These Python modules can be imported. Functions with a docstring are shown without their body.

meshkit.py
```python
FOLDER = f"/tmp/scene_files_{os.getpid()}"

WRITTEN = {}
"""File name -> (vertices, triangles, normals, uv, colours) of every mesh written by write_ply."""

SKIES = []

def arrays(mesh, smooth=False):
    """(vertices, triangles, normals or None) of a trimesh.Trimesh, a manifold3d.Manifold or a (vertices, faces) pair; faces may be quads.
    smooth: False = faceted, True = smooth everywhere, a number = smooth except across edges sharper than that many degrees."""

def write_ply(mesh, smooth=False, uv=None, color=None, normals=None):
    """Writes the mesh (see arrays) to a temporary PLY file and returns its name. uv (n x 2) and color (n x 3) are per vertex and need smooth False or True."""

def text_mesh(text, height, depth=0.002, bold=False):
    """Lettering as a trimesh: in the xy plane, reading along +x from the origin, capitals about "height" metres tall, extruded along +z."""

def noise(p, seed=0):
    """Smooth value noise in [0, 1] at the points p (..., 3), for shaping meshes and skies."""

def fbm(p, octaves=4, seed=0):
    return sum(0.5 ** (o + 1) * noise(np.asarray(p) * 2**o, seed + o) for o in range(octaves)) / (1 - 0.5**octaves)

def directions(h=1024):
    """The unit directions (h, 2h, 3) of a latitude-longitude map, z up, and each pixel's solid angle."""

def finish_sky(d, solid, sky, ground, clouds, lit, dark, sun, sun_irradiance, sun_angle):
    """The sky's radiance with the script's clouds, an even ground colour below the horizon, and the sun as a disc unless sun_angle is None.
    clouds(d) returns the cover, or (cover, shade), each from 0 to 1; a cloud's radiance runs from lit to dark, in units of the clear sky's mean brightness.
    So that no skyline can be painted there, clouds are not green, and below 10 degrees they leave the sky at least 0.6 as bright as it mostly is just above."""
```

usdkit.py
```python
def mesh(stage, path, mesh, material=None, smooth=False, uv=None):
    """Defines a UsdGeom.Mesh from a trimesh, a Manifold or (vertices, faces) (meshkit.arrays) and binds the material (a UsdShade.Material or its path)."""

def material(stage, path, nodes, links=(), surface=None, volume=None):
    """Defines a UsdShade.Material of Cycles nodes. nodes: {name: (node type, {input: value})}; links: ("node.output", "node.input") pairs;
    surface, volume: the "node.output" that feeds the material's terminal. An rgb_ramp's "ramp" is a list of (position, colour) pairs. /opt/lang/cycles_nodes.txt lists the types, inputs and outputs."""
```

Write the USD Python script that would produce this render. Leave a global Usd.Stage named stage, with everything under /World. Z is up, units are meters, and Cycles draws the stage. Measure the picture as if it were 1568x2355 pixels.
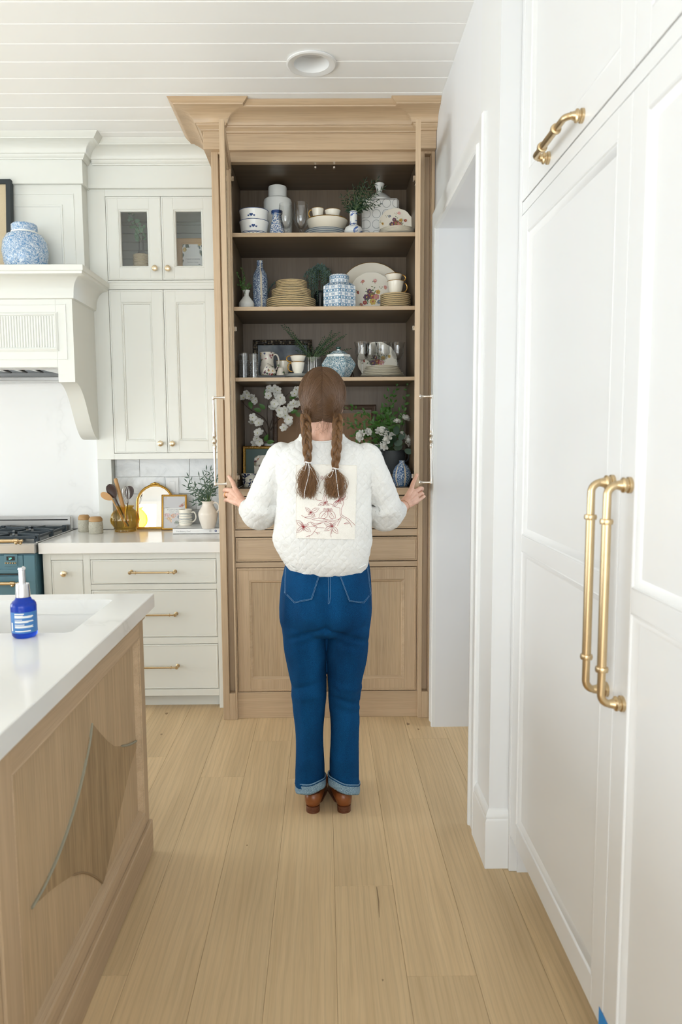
import math, random
import numpy as np, trimesh, manifold3d, usdkit, meshkit
from pxr import Usd, UsdGeom, UsdLux, UsdShade, Gf, Sdf, Vt
stage = Usd.Stage.CreateInMemory()
UsdGeom.SetStageUpAxis(stage, 'Z'); UsdGeom.SetStageMetersPerUnit(stage, 1.0)
UsdGeom.Xform.Define(stage, '/World'); UsdGeom.Scope.Define(stage, '/World/Looks')
PI = math.pi
# ------------------------------------------------------------------ camera, light, exposure
FPX, CX, CY, YAW, PITCH, ROLL, ZC = 1666.3, 760.5, 1177.5, .00925, .10107, .00696, 1.45
def cam_axes():
    cy, sy, cp, sp, cr, sr = math.cos(YAW), math.sin(YAW), math.cos(PITCH), math.sin(PITCH), math.cos(ROLL), math.sin(ROLL)
    f = np.array([sy*cp, cy*cp, -sp]); r = np.array([cy, -sy, 0]); d = np.cross(f, r)
    return np.array([cr*r+sr*d, -sr*r+cr*d, f])
CAMM = cam_axes()
cam = UsdGeom.Camera.Define(stage, '/World/camera')
cam.CreateHorizontalApertureAttr(24.0); cam.CreateVerticalApertureAttr(24.0*2355/1568)
cam.CreateFocalLengthAttr(24.0*FPX/1568); cam.CreateHorizontalApertureOffsetAttr(24.0*(784-CX)/1568)
cam.CreateClippingRangeAttr(Gf.Vec2f(.05, 100)); cam.CreateFStopAttr(4.0); cam.CreateFocusDistanceAttr(3.3)
_m = np.eye(4); _m[0, :3] = CAMM[0]; _m[1, :3] = -CAMM[1]; _m[2, :3] = -CAMM[2]; _m[3, :3] = [0, 0, ZC]
cam.AddTransformOp().Set(Gf.Matrix4d(*_m.ravel().tolist()))
cam.CreateExposureAttr(0.36)
def rect_light(name, pos, direction, w, h, power, color=(1, 1, 1)):
    l = UsdLux.RectLight.Define(stage, '/World/'+name); l.CreateWidthAttr(w); l.CreateHeightAttr(h)
    l.CreateIntensityAttr(power); l.CreateColorAttr(Gf.Vec3f(*color))
    z = -np.array(direction, float); z /= np.linalg.norm(z); x = np.cross([0, 0, 1], z); x /= np.linalg.norm(x); y = np.cross(z, x)
    m = np.eye(4); m[0, :3] = x; m[1, :3] = y; m[2, :3] = z; m[3, :3] = pos
    l.AddTransformOp().Set(Gf.Matrix4d(*m.ravel().tolist())); return l
DAY = (.905, .962, 1.0)
rect_light('daylight_rear_window', (-1.32, -3.86, 1.26), (0, 1, 0), 5.1, 2.3, 2.75, DAY)
rect_light('daylight_side_door', (-5.36, 3.1, 1.15), (1, 0, 0), 1.5, 2.2, 4.2, DAY)
rect_light('daylight_side_window', (-5.36, .2, 1.25), (1, 0, 0), 2.9, 2.2, .5, DAY)
rect_light('daylight_pantry_window', (2.36, 3.0, 1.6), (-1, 0, 0), .9, 1.3, .5, DAY)  # added light that brightens the passage, no window is known there
dome = UsdLux.DomeLight.Define(stage, '/World/sky'); dome.CreateIntensityAttr(1.0); dome.CreateColorAttr(Gf.Vec3f(.9, .96, 1))
# ------------------------------------------------------------------ picture helpers (a pixel of the photo -> a point at a known depth or height)
def pray(x, y): return CAMM.T @ np.array([(x-CX)/FPX, (y-CY)/FPX, 1.])
def WY(x, y, Y): d = pray(x, y); p = d*Y/d[1]; p[2] += ZC; return p
def WZ(x, y, Z): d = pray(x, y); p = d*(Z-ZC)/d[2]; p[2] += ZC; return p
def WX(x, y, X): d = pray(x, y); p = d*X/d[0]; p[2] += ZC; return p
# ------------------------------------------------------------------ mesh helpers
TM = trimesh.Trimesh
def cat(*ms):
    ms = [m for x in ms for m in (x if isinstance(x, (list, tuple)) else [x])]
    return ms[0] if len(ms) == 1 else trimesh.util.concatenate(ms)
def man(m):
    return manifold3d.Manifold(manifold3d.Mesh(np.asarray(m.vertices, np.float32), np.asarray(m.faces, np.uint32)))
def tri(M):
    m = M.to_mesh(); return TM(np.array(m.vert_properties[:, :3], float), np.array(m.tri_verts), process=False)
def bx(x0, x1, y0, y1, z0, z1, b=0.0015):
    x0, x1 = min(x0, x1), max(x0, x1); y0, y1 = min(y0, y1), max(y0, y1); z0, z1 = min(z0, z1), max(z0, z1)
    b = min(b, (x1-x0)*.3, (y1-y0)*.3, (z1-z0)*.3)
    if b <= 0:
        m = trimesh.creation.box([x1-x0, y1-y0, z1-z0]); m.apply_translation([(x0+x1)/2, (y0+y1)/2, (z0+z1)/2]); return m
    pts = []
    for sx, X in ((1, x0), (-1, x1)):
        for sy, Y in ((1, y0), (-1, y1)):
            for sz, Z in ((1, z0), (-1, z1)):
                pts += [(X, Y+sy*b, Z+sz*b), (X+sx*b, Y, Z+sz*b), (X+sx*b, Y+sy*b, Z)]
    return tri(manifold3d.Manifold.hull_points(np.array(pts, np.float64)))
def lathe(prof, n=32, sq=None):
    """revolve (r, z) points; sq(theta) scales the radius"""
    prof = np.array(prof, float); th = np.arange(n)*2*PI/n; k = np.ones(n) if sq is None else np.array([sq(t) for t in th])
    v, rows = [], []
    for r, z in prof:
        if r < 1e-6: rows.append([len(v)]*n); v.append((0, 0, z))
        else: rows.append(list(range(len(v), len(v)+n))); v += [(r*k[i]*math.cos(t), r*k[i]*math.sin(t), z) for i, t in enumerate(th)]
    f = []
    for a, b in zip(rows[:-1], rows[1:]):
        for i in range(n):
            j = (i+1) % n
            if a[i] != a[j]: f.append((a[i], a[j], b[j]))
            if b[i] != b[j]: f.append((a[i], b[j], b[i]))
    return TM(np.array(v), np.array(f), process=False)
def tube(path, r, n=8, caps=True, flat=1.0):
    p = np.array(path, float); m = len(p); r = np.broadcast_to(np.asarray(r, float), (m,))
    t = np.gradient(p, axis=0); t /= np.linalg.norm(t, axis=1)[:, None]+1e-12
    ref = np.array([0, 0, 1.]) if abs(t[0][2]) < .9 else np.array([1., 0, 0])
    u = np.cross(t[0], ref); u /= np.linalg.norm(u); v = []
    for i in range(m):
        u = u-t[i]*(u@t[i]); u /= np.linalg.norm(u)+1e-12; w = np.cross(t[i], u)
        for k in range(n):
            a = 2*PI*k/n; v.append(p[i]+r[i]*(math.cos(a)*u+flat*math.sin(a)*w))
    f = []
    for i in range(m-1):
        for k in range(n):
            a, b = i*n+k, i*n+(k+1) % n; f += [(a, b, b+n), (a, b+n, a+n)]
    if caps:
        v += [p[0], p[-1]]; c0, c1 = len(v)-2, len(v)-1
        for k in range(n): f += [(c0, (k+1) % n, k), (c1, (m-1)*n+k, (m-1)*n+(k+1) % n)]
    return TM(np.array(v), np.array(f), process=False)
def smoothpath(pts, n=24):
    from scipy.interpolate import CubicSpline
    p = np.array(pts, float); s = np.r_[0, np.cumsum(np.linalg.norm(np.diff(p, axis=0), axis=1))]
    if len(p) == 2: return p[0]+(p[1]-p[0])*np.linspace(0, 1, n)[:, None]
    return CubicSpline(s, p)(np.linspace(0, s[-1], n))
def molding(prof, path, closed=False, caps=True):
    """sweep a (out, z) profile polygon along an xy path with mitred corners; out is to the right of travel"""
    p = np.array(path, float); n = len(p); prof = np.array(prof, float); k = len(prof)
    nor = []
    for i in range(n):
        ds = []
        if i > 0 or closed: d = p[i]-p[i-1]; ds.append(d/np.linalg.norm(d))
        if i < n-1 or closed: d = p[(i+1) % n]-p[i]; ds.append(d/np.linalg.norm(d))
        ns = [np.array([d[1], -d[0]]) for d in ds]
        if len(ns) == 1: nor.append(ns[0])
        else: m = ns[0]+ns[1]; nor.append(m*(2/(m@m)))
    v = [(p[i][0]+nor[i][0]*o, p[i][1]+nor[i][1]*o, z) for i in range(n) for o, z in prof]; f = []
    for i in range(n if closed else n-1):
        a0, b0 = i*k, ((i+1) % n)*k
        for j in range(k):
            j2 = (j+1) % k; f += [(a0+j, b0+j, b0+j2), (a0+j, b0+j2, a0+j2)]
    m = TM(np.array(v), np.array(f), process=False)
    if caps and not closed:
        from shapely.geometry import Polygon
        tv, tf = trimesh.creation.triangulate_polygon(Polygon(prof), engine='earcut')
        for i in (0, n-1):
            vv = np.array([(p[i][0]+nor[i][0]*o, p[i][1]+nor[i][1]*o, z) for o, z in tv]); m = cat(m, TM(vv, tf if i else tf[:, ::-1], process=False))
    trimesh.repair.fix_normals(m)
    return m
def rframe(x0, x1, z0, z1, prof):
    """rectangular frame facing -y: prof = [(inset, y)] closed polygon, mitred around the rectangle"""
    k = len(prof); v = []
    for cx, cz, sx, sz in ((x0, z0, 1, 1), (x1, z0, -1, 1), (x1, z1, -1, -1), (x0, z1, 1, -1)):
        v += [(cx+sx*i, y, cz+sz*i) for i, y in prof]
    f = []
    for c in range(4):
        a0, b0 = c*k, ((c+1) % 4)*k
        for j in range(k):
            j2 = (j+1) % k; f += [(a0+j, b0+j, b0+j2), (a0+j, b0+j2, a0+j2)]
    m = TM(np.array(v), np.array(f), process=False); trimesh.repair.fix_normals(m); return m
def extrude_xz(poly, y0, y1):
    from shapely.geometry import Polygon
    m = trimesh.creation.extrude_polygon(poly if hasattr(poly, 'area') else Polygon(poly), abs(y1-y0), engine='earcut')
    v = np.array(m.vertices); m2 = TM(np.c_[v[:, 0], min(y0, y1)+v[:, 2], v[:, 1]], m.faces[:, ::-1], process=False); return m2
def xf(m, R=None, t=(0, 0, 0)):
    m = m.copy()
    if R is not None: m.vertices = np.asarray(m.vertices) @ np.asarray(R).T
    m.vertices = np.asarray(m.vertices)+np.array(t); return m
def rot(axis, deg):
    return trimesh.transformations.rotation_matrix(math.radians(deg), {'x': [1, 0, 0], 'y': [0, 1, 0], 'z': [0, 0, 1]}.get(axis, axis))[:3, :3]
RWALL = np.array([[0, 1, 0], [-1, 0, 0], [0, 0, 1.]])      # local front (-y) turned to face -x
def ball(c, r, sub=2, s=(1, 1, 1)):
    m = trimesh.creation.icosphere(sub, 1.0); m.vertices = np.asarray(m.vertices)*r*np.array(s)+np.array(c); return m
# ------------------------------------------------------------------ prims
USED = {}
def path_for(parent, name):
    base = parent+'/'+name; k = USED.get(base, 0); USED[base] = k+1
    return base if k == 0 else f'{base}_{k:03d}'
def meta(prim, **kw):
    for k, v in kw.items():
        if v: prim.SetCustomDataByKey(k, v)
class Thing:
    def __init__(self, name, label, category, loc=(0, 0, 0), group=None, kind=None, rz=0, parent='/World'):
        self.path = path_for(parent, name); self.loc = np.array(loc, float); self.x = UsdGeom.Xform.Define(stage, self.path)
        self.x.AddTranslateOp().Set(Gf.Vec3d(*map(float, loc)))
        if rz: self.x.AddRotateZOp().Set(float(rz))
        self.prim = self.x.GetPrim(); self.cat = category; self.lab = label
        meta(self.prim, label=label, category=category, group=group, kind=kind)
    def part(self, name, mesh, mat, smooth=30, world=True, parent=None, label=None, uv=None, kind=None):
        m = mesh if not world else xf(mesh, None, -self.loc)
        p = path_for(parent or self.path, name)
        usdkit.mesh(stage, p, m, '/World/Looks/'+mat, smooth=smooth if uv is None else True, uv=uv)
        meta(stage.GetPrimAtPath(p), label=label, kind=kind); return p
    def copy(self, loc, label, rz=0, group=None, scale=None):
        c = UsdGeom.Xform.Define(stage, path_for('/World', self.path.split('/')[2])); pr = c.GetPrim()
        pr.GetReferences().AddInternalReference(self.path); pr.SetInstanceable(True)
        c.ClearXformOpOrder(); c.AddTranslateOp().Set(Gf.Vec3d(*map(float, loc)))
        c.AddRotateZOp().Set(float(rz))
        if scale is not None: c.AddScaleOp().Set(Gf.Vec3f(*map(float, scale)))
        meta(pr, label=label, category=self.cat, group=group or self.prim.GetCustomDataByKey('group')); return c
def solo(name, mesh, mat, label, category, group=None, smooth=30, uv=None, kind=None):
    p = path_for('/World', name); usdkit.mesh(stage, p, mesh, '/World/Looks/'+mat, smooth=smooth if uv is None else True, uv=uv)
    meta(stage.GetPrimAtPath(p), label=label, category=category, group=group, kind=kind); return p
def struct(name, label=None): return Thing(name, label, None, kind='structure')
def structm(name, mesh, mat, smooth=30, label=None):
    p = path_for('/World', name); usdkit.mesh(stage, p, mesh, '/World/Looks/'+mat, smooth=smooth); meta(stage.GetPrimAtPath(p), kind='structure', label=label)
def curves(path, strands, widths, mat):
    c = UsdGeom.BasisCurves.Define(stage, path); c.CreateTypeAttr('cubic'); c.CreateBasisAttr('catmullRom'); c.CreateWrapAttr('pinned')
    pts = np.vstack(strands).astype(np.float32); c.CreatePointsAttr(Vt.Vec3fArray.FromNumpy(pts))
    c.CreateCurveVertexCountsAttr(Vt.IntArray.FromNumpy(np.array([len(s) for s in strands], np.int32)))
    c.CreateWidthsAttr(Vt.FloatArray.FromNumpy(np.hstack(widths).astype(np.float32))); c.SetWidthsInterpolation('vertex')
    UsdShade.MaterialBindingAPI.Apply(c.GetPrim()).Bind(UsdShade.Material.Get(stage, '/World/Looks/'+mat))
# ------------------------------------------------------------------ materials
def C(r, g, b): return tuple((x/255/12.92 if x <= 10 else ((x/255+.055)/1.055)**2.4) for x in (r, g, b))
def MAT(name, nodes, links=(), surface='p.BSDF'): usdkit.material(stage, '/World/Looks/'+name, nodes, links, surface=surface)
def plain(name, col, rough=.5, metal=0, bump=0, bscale=300, **kw):
    n = {'p': ('principled_bsdf', {'base_color': col, 'roughness': rough, 'metallic': metal, **kw})}; l = []
    if bump:
        n.update({'g': ('texture_coordinate', {}), 'n': ('noise_texture', {'scale': bscale, 'detail': 3}), 'b': ('bump', {'strength': bump, 'distance': .002})})
        l = [('g.object', 'n.vector'), ('n.fac', 'b.height'), ('b.normal', 'p.normal')]
    MAT(name, n, l)
def wood(name, dark, light, axis, rough=.42, rnd=.0, cath=0.0, streak=.5, space='position', bump=.12, across=34):
    sc = {'x': (1.3, across, across), 'y': (across, 1.3, across), 'z': (across, across, 1.3)}[axis]
    sf = {'x': (7, 420, 420), 'y': (420, 7, 420), 'z': (420, 420, 7)}[axis]
    n = {'g': ('geometry', {}), 'oi': ('object_info', {}), 'off': ('vector_math', {'math_type': 'scale', 'vector1': (37., 53., 71.)}),
         'ad': ('vector_math', {'math_type': 'add'}), 'm1': ('mapping', {'scale': sc}), 'm2': ('mapping', {'scale': sf}), 'm3': ('mapping', {'scale': tuple(x*.16 if x > 2 else x*.7 for x in sc)}),
         'n1': ('noise_texture', {'scale': 1.0, 'detail': 5, 'roughness': .6, 'distortion': .4}), 'n2': ('noise_texture', {'scale': 1.0, 'detail': 2}),
         'n3': ('noise_texture', {'scale': 1.0, 'detail': 2}), 'r1': ('rgb_ramp', {'ramp': [(.3, dark), (.7, light)]}),
         'r2': ('rgb_ramp', {'ramp': [(.34, (1-streak*.55,)*3), (.5, (1, 1, 1))]}), 'mx': ('mix', {'mix_type': 'multiply', 'fac': 1.0}),
         'r3': ('rgb_ramp', {'ramp': [(.3, (.9, .9, .9)), (.7, (1.06, 1.06, 1.06))]}), 'mx3': ('mix', {'mix_type': 'multiply', 'fac': 1.0}),
         'b': ('bump', {'strength': bump, 'distance': .001}), 'p': ('principled_bsdf', {'roughness': rough}),
         'hs': ('hsv', {}), 'mr': ('map_range', {'from_min': 0, 'from_max': 1, 'to_min': 1-rnd, 'to_max': 1+rnd})}
    l = [('oi.random', 'off.scale'), ('off.vector', 'ad.vector2'), ('g.position', 'ad.vector1'), ('ad.vector', 'm1.vector'), ('ad.vector', 'm2.vector'), ('ad.vector', 'm3.vector'),
         ('m1.vector', 'n1.vector'), ('m2.vector', 'n2.vector'), ('m3.vector', 'n3.vector'), ('n1.fac', 'r1.fac'), ('n2.fac', 'r2.fac'), ('r1.color', 'mx.color1'), ('r2.color', 'mx.color2'),
         ('n3.fac', 'r3.fac'), ('mx.color', 'mx3.color1'), ('r3.color', 'mx3.color2'), ('oi.random', 'mr.value'), ('mr.result', 'hs.value'), ('mx3.color', 'hs.color'),
         ('hs.color', 'p.base_color'), ('n2.fac', 'b.height'), ('b.normal', 'p.normal')]
    if cath:
        n.update({'w': ('wave_texture', {'wave_type': 'rings', 'rings_direction': axis, 'scale': 34, 'distortion': 7.0, 'detail': 2.0, 'detail_scale': .55, 'detail_roughness': .5}),
                  'm4': ('mapping', {'scale': tuple(.10 if x < 2 else 1.0 for x in sc)}), 'r4': ('rgb_ramp', {'ramp': [(0, (1-cath,)*3), (.4, (1, 1, 1))]}), 'mx4': ('mix', {'mix_type': 'multiply', 'fac': 1.0})})
        l += [('ad.vector', 'm4.vector'), ('m4.vector', 'w.vector'), ('w.fac', 'r4.fac'), ('mx3.color', 'mx4.color1'), ('r4.color', 'mx4.color2')]
        l = [x for x in l if x != ('mx3.color', 'hs.color')]+[('mx4.color', 'hs.color')]
    MAT(name, n, l)
def veined(name, base, vein, scale=1.6, width=.012, rough=.12, amount=.55):
    MAT(name, {'g': ('geometry', {}), 'm': ('mapping', {'rotation': (.5, .4, .7)}), 'n': ('noise_texture', {'scale': scale, 'detail': 5, 'roughness': .55, 'distortion': .6}),
               's': ('math', {'math_type': 'subtract', 'value2': .5}), 'a': ('math', {'math_type': 'absolute'}), 'r': ('rgb_ramp', {'ramp': [(0, (amount,)*3), (width, (amount*.35,)*3), (width*5, (0, 0, 0))]}),
               'n2': ('noise_texture', {'scale': scale*1.3, 'detail': 2}), 'r2': ('rgb_ramp', {'ramp': [(.45, (0, 0, 0)), (.62, (1, 1, 1))]}), 'mm': ('math', {'math_type': 'multiply'}),
               'mx': ('mix', {'color1': base, 'color2': vein}), 'p': ('principled_bsdf', {'roughness': rough})},
        [('g.position', 'm.vector'), ('m.vector', 'n.vector'), ('n.fac', 's.value1'), ('s.value', 'a.value1'), ('a.value', 'r.fac'), ('g.position', 'n2.vector'), ('n2.fac', 'r2.fac'),
         ('r.color', 'mm.value1'), ('r2.color', 'mm.value2'), ('mm.value', 'mx.fac'), ('mx.color', 'p.base_color')])
def thin_glass(name, tint=(.97, .98, .98), rim=.12, rimcol=(.7, .72, .74), gloss_rough=.02, base=.04):
    """clear sheet or vessel wall: passes light straight on, reflects by a two-sided Schlick term"""
    MAT(name, {'t': ('transparent_bsdf', {'color': tint}), 't2': ('transparent_bsdf', {'color': rimcol}), 'lw': ('layer_weight', {'blend': .5}), 'p3': ('math', {'math_type': 'power', 'value2': 3.0}), 'mu': ('math', {'math_type': 'multiply', 'value2': rim}), 'm0': ('mix_closure', {}),
               'p5': ('math', {'math_type': 'power', 'value2': 5.0}), 'sc': ('math', {'math_type': 'multiply_add', 'value2': .55, 'value3': base}), 'gl': ('glossy_bsdf', {'color': (1, 1, 1), 'roughness': gloss_rough}), 'm': ('mix_closure', {})},
        [('lw.facing', 'p3.value1'), ('p3.value', 'mu.value1'), ('mu.value', 'm0.fac'), ('t.BSDF', 'm0.closure1'), ('t2.BSDF', 'm0.closure2'), ('lw.facing', 'p5.value1'), ('p5.value', 'sc.value1'), ('sc.value', 'm.fac'), ('m0.closure', 'm.closure1'), ('gl.BSDF', 'm.closure2')], surface='m.closure')
def speckle(name, base, ink, scale=60, thr=.5, soft=.03, rough=.18, distort=1.2, detail=2.0, second=None, kind='noise'):
    """glazed ceramic with an all-over brushed pattern"""
    n = {'t': ('texture_coordinate', {}), 'n': ('noise_texture', {'scale': scale, 'detail': detail, 'distortion': distort}), 'r': ('rgb_ramp', {'ramp': [(thr-soft, (0, 0, 0)), (thr+soft, (1, 1, 1))]}),
         'mx': ('mix', {'color1': base, 'color2': ink}), 'p': ('principled_bsdf', {'roughness': rough})}
    l = [('t.object', 'n.vector'), ('n.fac', 'r.fac'), ('r.color', 'mx.fac'), ('mx.color', 'p.base_color')]
    MAT(name, n, l)
def floral(name, base, cols, scale=45, density=.34, rough=.18):
    """scattered small flowers and leaves on glazed ceramic"""
    stops = []
    for i, c in enumerate(cols): stops += [(i/len(cols), c), ((i+1)/len(cols)-.001, c)]
    MAT(name, {'t': ('texture_coordinate', {}), 'dn': ('noise_texture', {'scale': scale*1.6, 'detail': 2}), 'dv': ('vector_math', {'math_type': 'scale', 'scale': .6/scale}), 'da': ('vector_math', {'math_type': 'add'}),
               'v': ('voronoi_texture', {'scale': scale, 'feature': 'f1'}), 'r': ('rgb_ramp', {'ramp': [(density, (1, 1, 1)), (density+.06, (0, 0, 0))]}),
               'big': ('noise_texture', {'scale': scale*.28, 'detail': 1}), 'rb': ('rgb_ramp', {'ramp': [(.46, (0, 0, 0)), (.50, (1, 1, 1))]}), 'mm': ('math', {'math_type': 'multiply'}),
               'sp': ('separate_color', {}), 'cr': ('rgb_ramp', {'ramp': stops}), 'in': ('noise_texture', {'scale': scale*5, 'detail': 2}), 'ri': ('rgb_ramp', {'ramp': [(.35, (.55, .55, .55)), (.65, (1.25, 1.25, 1.25))]}),
               'mi': ('mix', {'mix_type': 'multiply', 'fac': 1.0}), 'mx': ('mix', {'color1': base}), 'p': ('principled_bsdf', {'roughness': rough})},
        [('t.object', 'dn.vector'), ('dn.color', 'dv.vector1'), ('t.object', 'da.vector1'), ('dv.vector', 'da.vector2'), ('da.vector', 'v.vector'), ('v.distance', 'r.fac'), ('t.object', 'big.vector'), ('big.fac', 'rb.fac'), ('r.color', 'mm.value1'), ('rb.color', 'mm.value2'),
         ('v.color', 'sp.color'), ('sp.r', 'cr.fac'), ('t.object', 'in.vector'), ('in.fac', 'ri.fac'), ('cr.color', 'mi.color1'), ('ri.color', 'mi.color2'), ('mm.value', 'mx.fac'), ('mi.color', 'mx.color2'), ('mx.color', 'p.base_color')])
def leafmat(name, a, b, rough=.45, trans=.25):
    MAT(name, {'o': ('geometry', {}), 'r': ('rgb_ramp', {'ramp': [(0, a), (1, b)]}), 'p': ('principled_bsdf', {'roughness': rough}), 't': ('translucent_bsdf', {}), 'm': ('mix_closure', {'fac': trans})},
        [('o.random_per_island', 'r.fac'), ('r.color', 'p.base_color'), ('r.color', 't.color'), ('p.BSDF', 'm.closure1'), ('t.BSDF', 'm.closure2')], surface='m.closure')
plain('wall_white', C(226, 227, 226), .55); plain('paint_white', C(229, 230, 229), .38)
plain('cabinet_cream', C(223, 225, 219), .4); plain('cabinet_white', C(226, 227, 227), .36); plain('gap_dark', C(70, 66, 58), .8)
plain('ceiling_paint', C(246, 247, 246), .5); plain('hall_white', C(226, 227, 228), .5)
W1, W2 = C(184, 158, 127), C(199, 174, 143)
wood('oak_z', W1, W2, 'z', rnd=.03, streak=.22, across=55); wood('oak_x', W1, W2, 'x', rnd=.03, streak=.22, across=55); wood('oak_y', W1, W2, 'y', rnd=.03, streak=.22, across=55)
wood('oak_panel', C(184, 158, 124), C(201, 176, 143), 'z', rnd=.02, across=90, streak=.4)
wood('oak_shaded', C(98, 81, 62), C(113, 96, 76), 'z', rnd=.0, streak=.3); wood('oak_shaded_x', C(94, 77, 58), C(109, 92, 72), 'x', rnd=.0, streak=.3)  # same oak darkened in its colour to stand for shade inside the hutch
wood('curved_patch_wood', C(150, 124, 92), C(182, 156, 120), 'z', across=45, streak=.8)
wood('plank_oak', C(204, 176, 135), C(217, 190, 149), 'y', rough=.5, rnd=.045, cath=.085, streak=.14, across=44, bump=.03)
veined('quartz', C(236, 236, 233), C(196, 196, 192), scale=1.3, width=.009, rough=.14, amount=.4)
veined('marble_slab', C(238, 239, 238), C(176, 178, 178), scale=1.0, width=.006, rough=.09, amount=.28)
MAT('marble_tile', {'g': ('geometry', {}), 'oi': ('object_info', {}), 'sc': ('vector_math', {'math_type': 'scale', 'vector1': (31., 17., 23.)}), 'ad': ('vector_math', {'math_type': 'add'}), 'n': ('noise_texture', {'scale': 5, 'detail': 6, 'roughness': .65, 'distortion': 1.5}),
    'r': ('rgb_ramp', {'ramp': [(.32, C(206, 209, 209)), (.5, C(234, 236, 235)), (.7, C(243, 244, 243))]}), 'mr': ('map_range', {'to_min': .88, 'to_max': 1.03}), 'h': ('hsv', {}), 'p': ('principled_bsdf', {'roughness': .22})},
    [('oi.random', 'sc.scale'), ('sc.vector', 'ad.vector2'), ('g.position', 'ad.vector1'), ('ad.vector', 'n.vector'), ('n.fac', 'r.fac'), ('oi.random', 'mr.value'), ('mr.result', 'h.value'), ('r.color', 'h.color'), ('h.color', 'p.base_color')])
plain('grout', C(226, 226, 222), .8)
plain('brass', C(203, 180, 142), .3, 1.0); plain('brass_dark', C(184, 150, 92), .35, 1.0); plain('champagne', C(222, 205, 176), .3, 1.0); plain('nickel', C(226, 218, 206), .13, 1.0); plain('gold_leaf', C(200, 158, 78), .32, 1.0, bump=.25, bscale=200)
plain('steel', C(206, 206, 204), .28, 1.0); plain('chrome', C(225, 225, 230), .1, 1.0); plain('iron', C(46, 58, 66), .5); plain('black', C(24, 24, 24), .4); plain('soft_black', C(38, 46, 50), .6)
plain('enamel_blue', C(86, 124, 138), .3); plain('sink_white', C(236, 236, 234), .15); plain('plastic_white', C(240, 240, 238), .3)
plain('tape_blue', C(28, 140, 222), .6)
thin_glass('pane_glass', tint=(.965, .975, .97), rim=.3); thin_glass('clear_glass', tint=(.985, .99, .99), rim=.42, rimcol=(.42, .45, .47), base=.05); thin_glass('rib_glass', tint=(.985, .992, .995), rim=.25, rimcol=(.6, .68, .72), gloss_rough=.08, base=.10)
# ------------------------------------------------------------------ floor of planks
fl = struct('floor', 'wide pale oak plank floor')
fl.part('subfloor', bx(-5.5, 2.6, -4.2, 4.6, -.06, -.014, 0), 'plank_oak')
random.seed(3)
PW = .1895; xs = [.0245+PW*k for k in range(-8, 10)]
joints = {-4: [1.841, 3.9], -3: [.9, 3.0], -2: [1.1, 3.369], -1: [1.0, 2.98], 0: [.6, 2.224], 1: [1.822, 3.9], 2: [1.25, 3.38], 3: [2.3]}
for k, x0 in zip(range(-8, 10), xs):
    js = [-.6]+joints.get(k, [random.uniform(.3, 1.4), random.uniform(2.2, 3.4)])+[4.42]
    for a, b in zip(js[:-1], js[1:]):
        fl.part('plank', bx(x0+.0003, x0+PW-.0003, a+.0003, b-.0003, -.014, 0, .0006), 'plank_oak', smooth=False)
MAT('knot', {'p': ('principled_bsdf', {'base_color': C(146, 122, 92), 'roughness': .6})})
def knot(px, py, r):
    p = WZ(px, py, 0); a = np.linspace(0, 2*PI, 14, endpoint=False); rr = r*(1+.25*np.sin(3*a+px))
    m = trimesh.creation.extrude_polygon(__import__('shapely').Polygon(np.c_[p[0]+rr*np.cos(a), p[1]+1.8*rr*np.sin(a)]), .0004, engine='earcut'); m.apply_translation([0, 0, .0001]); return m
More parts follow.
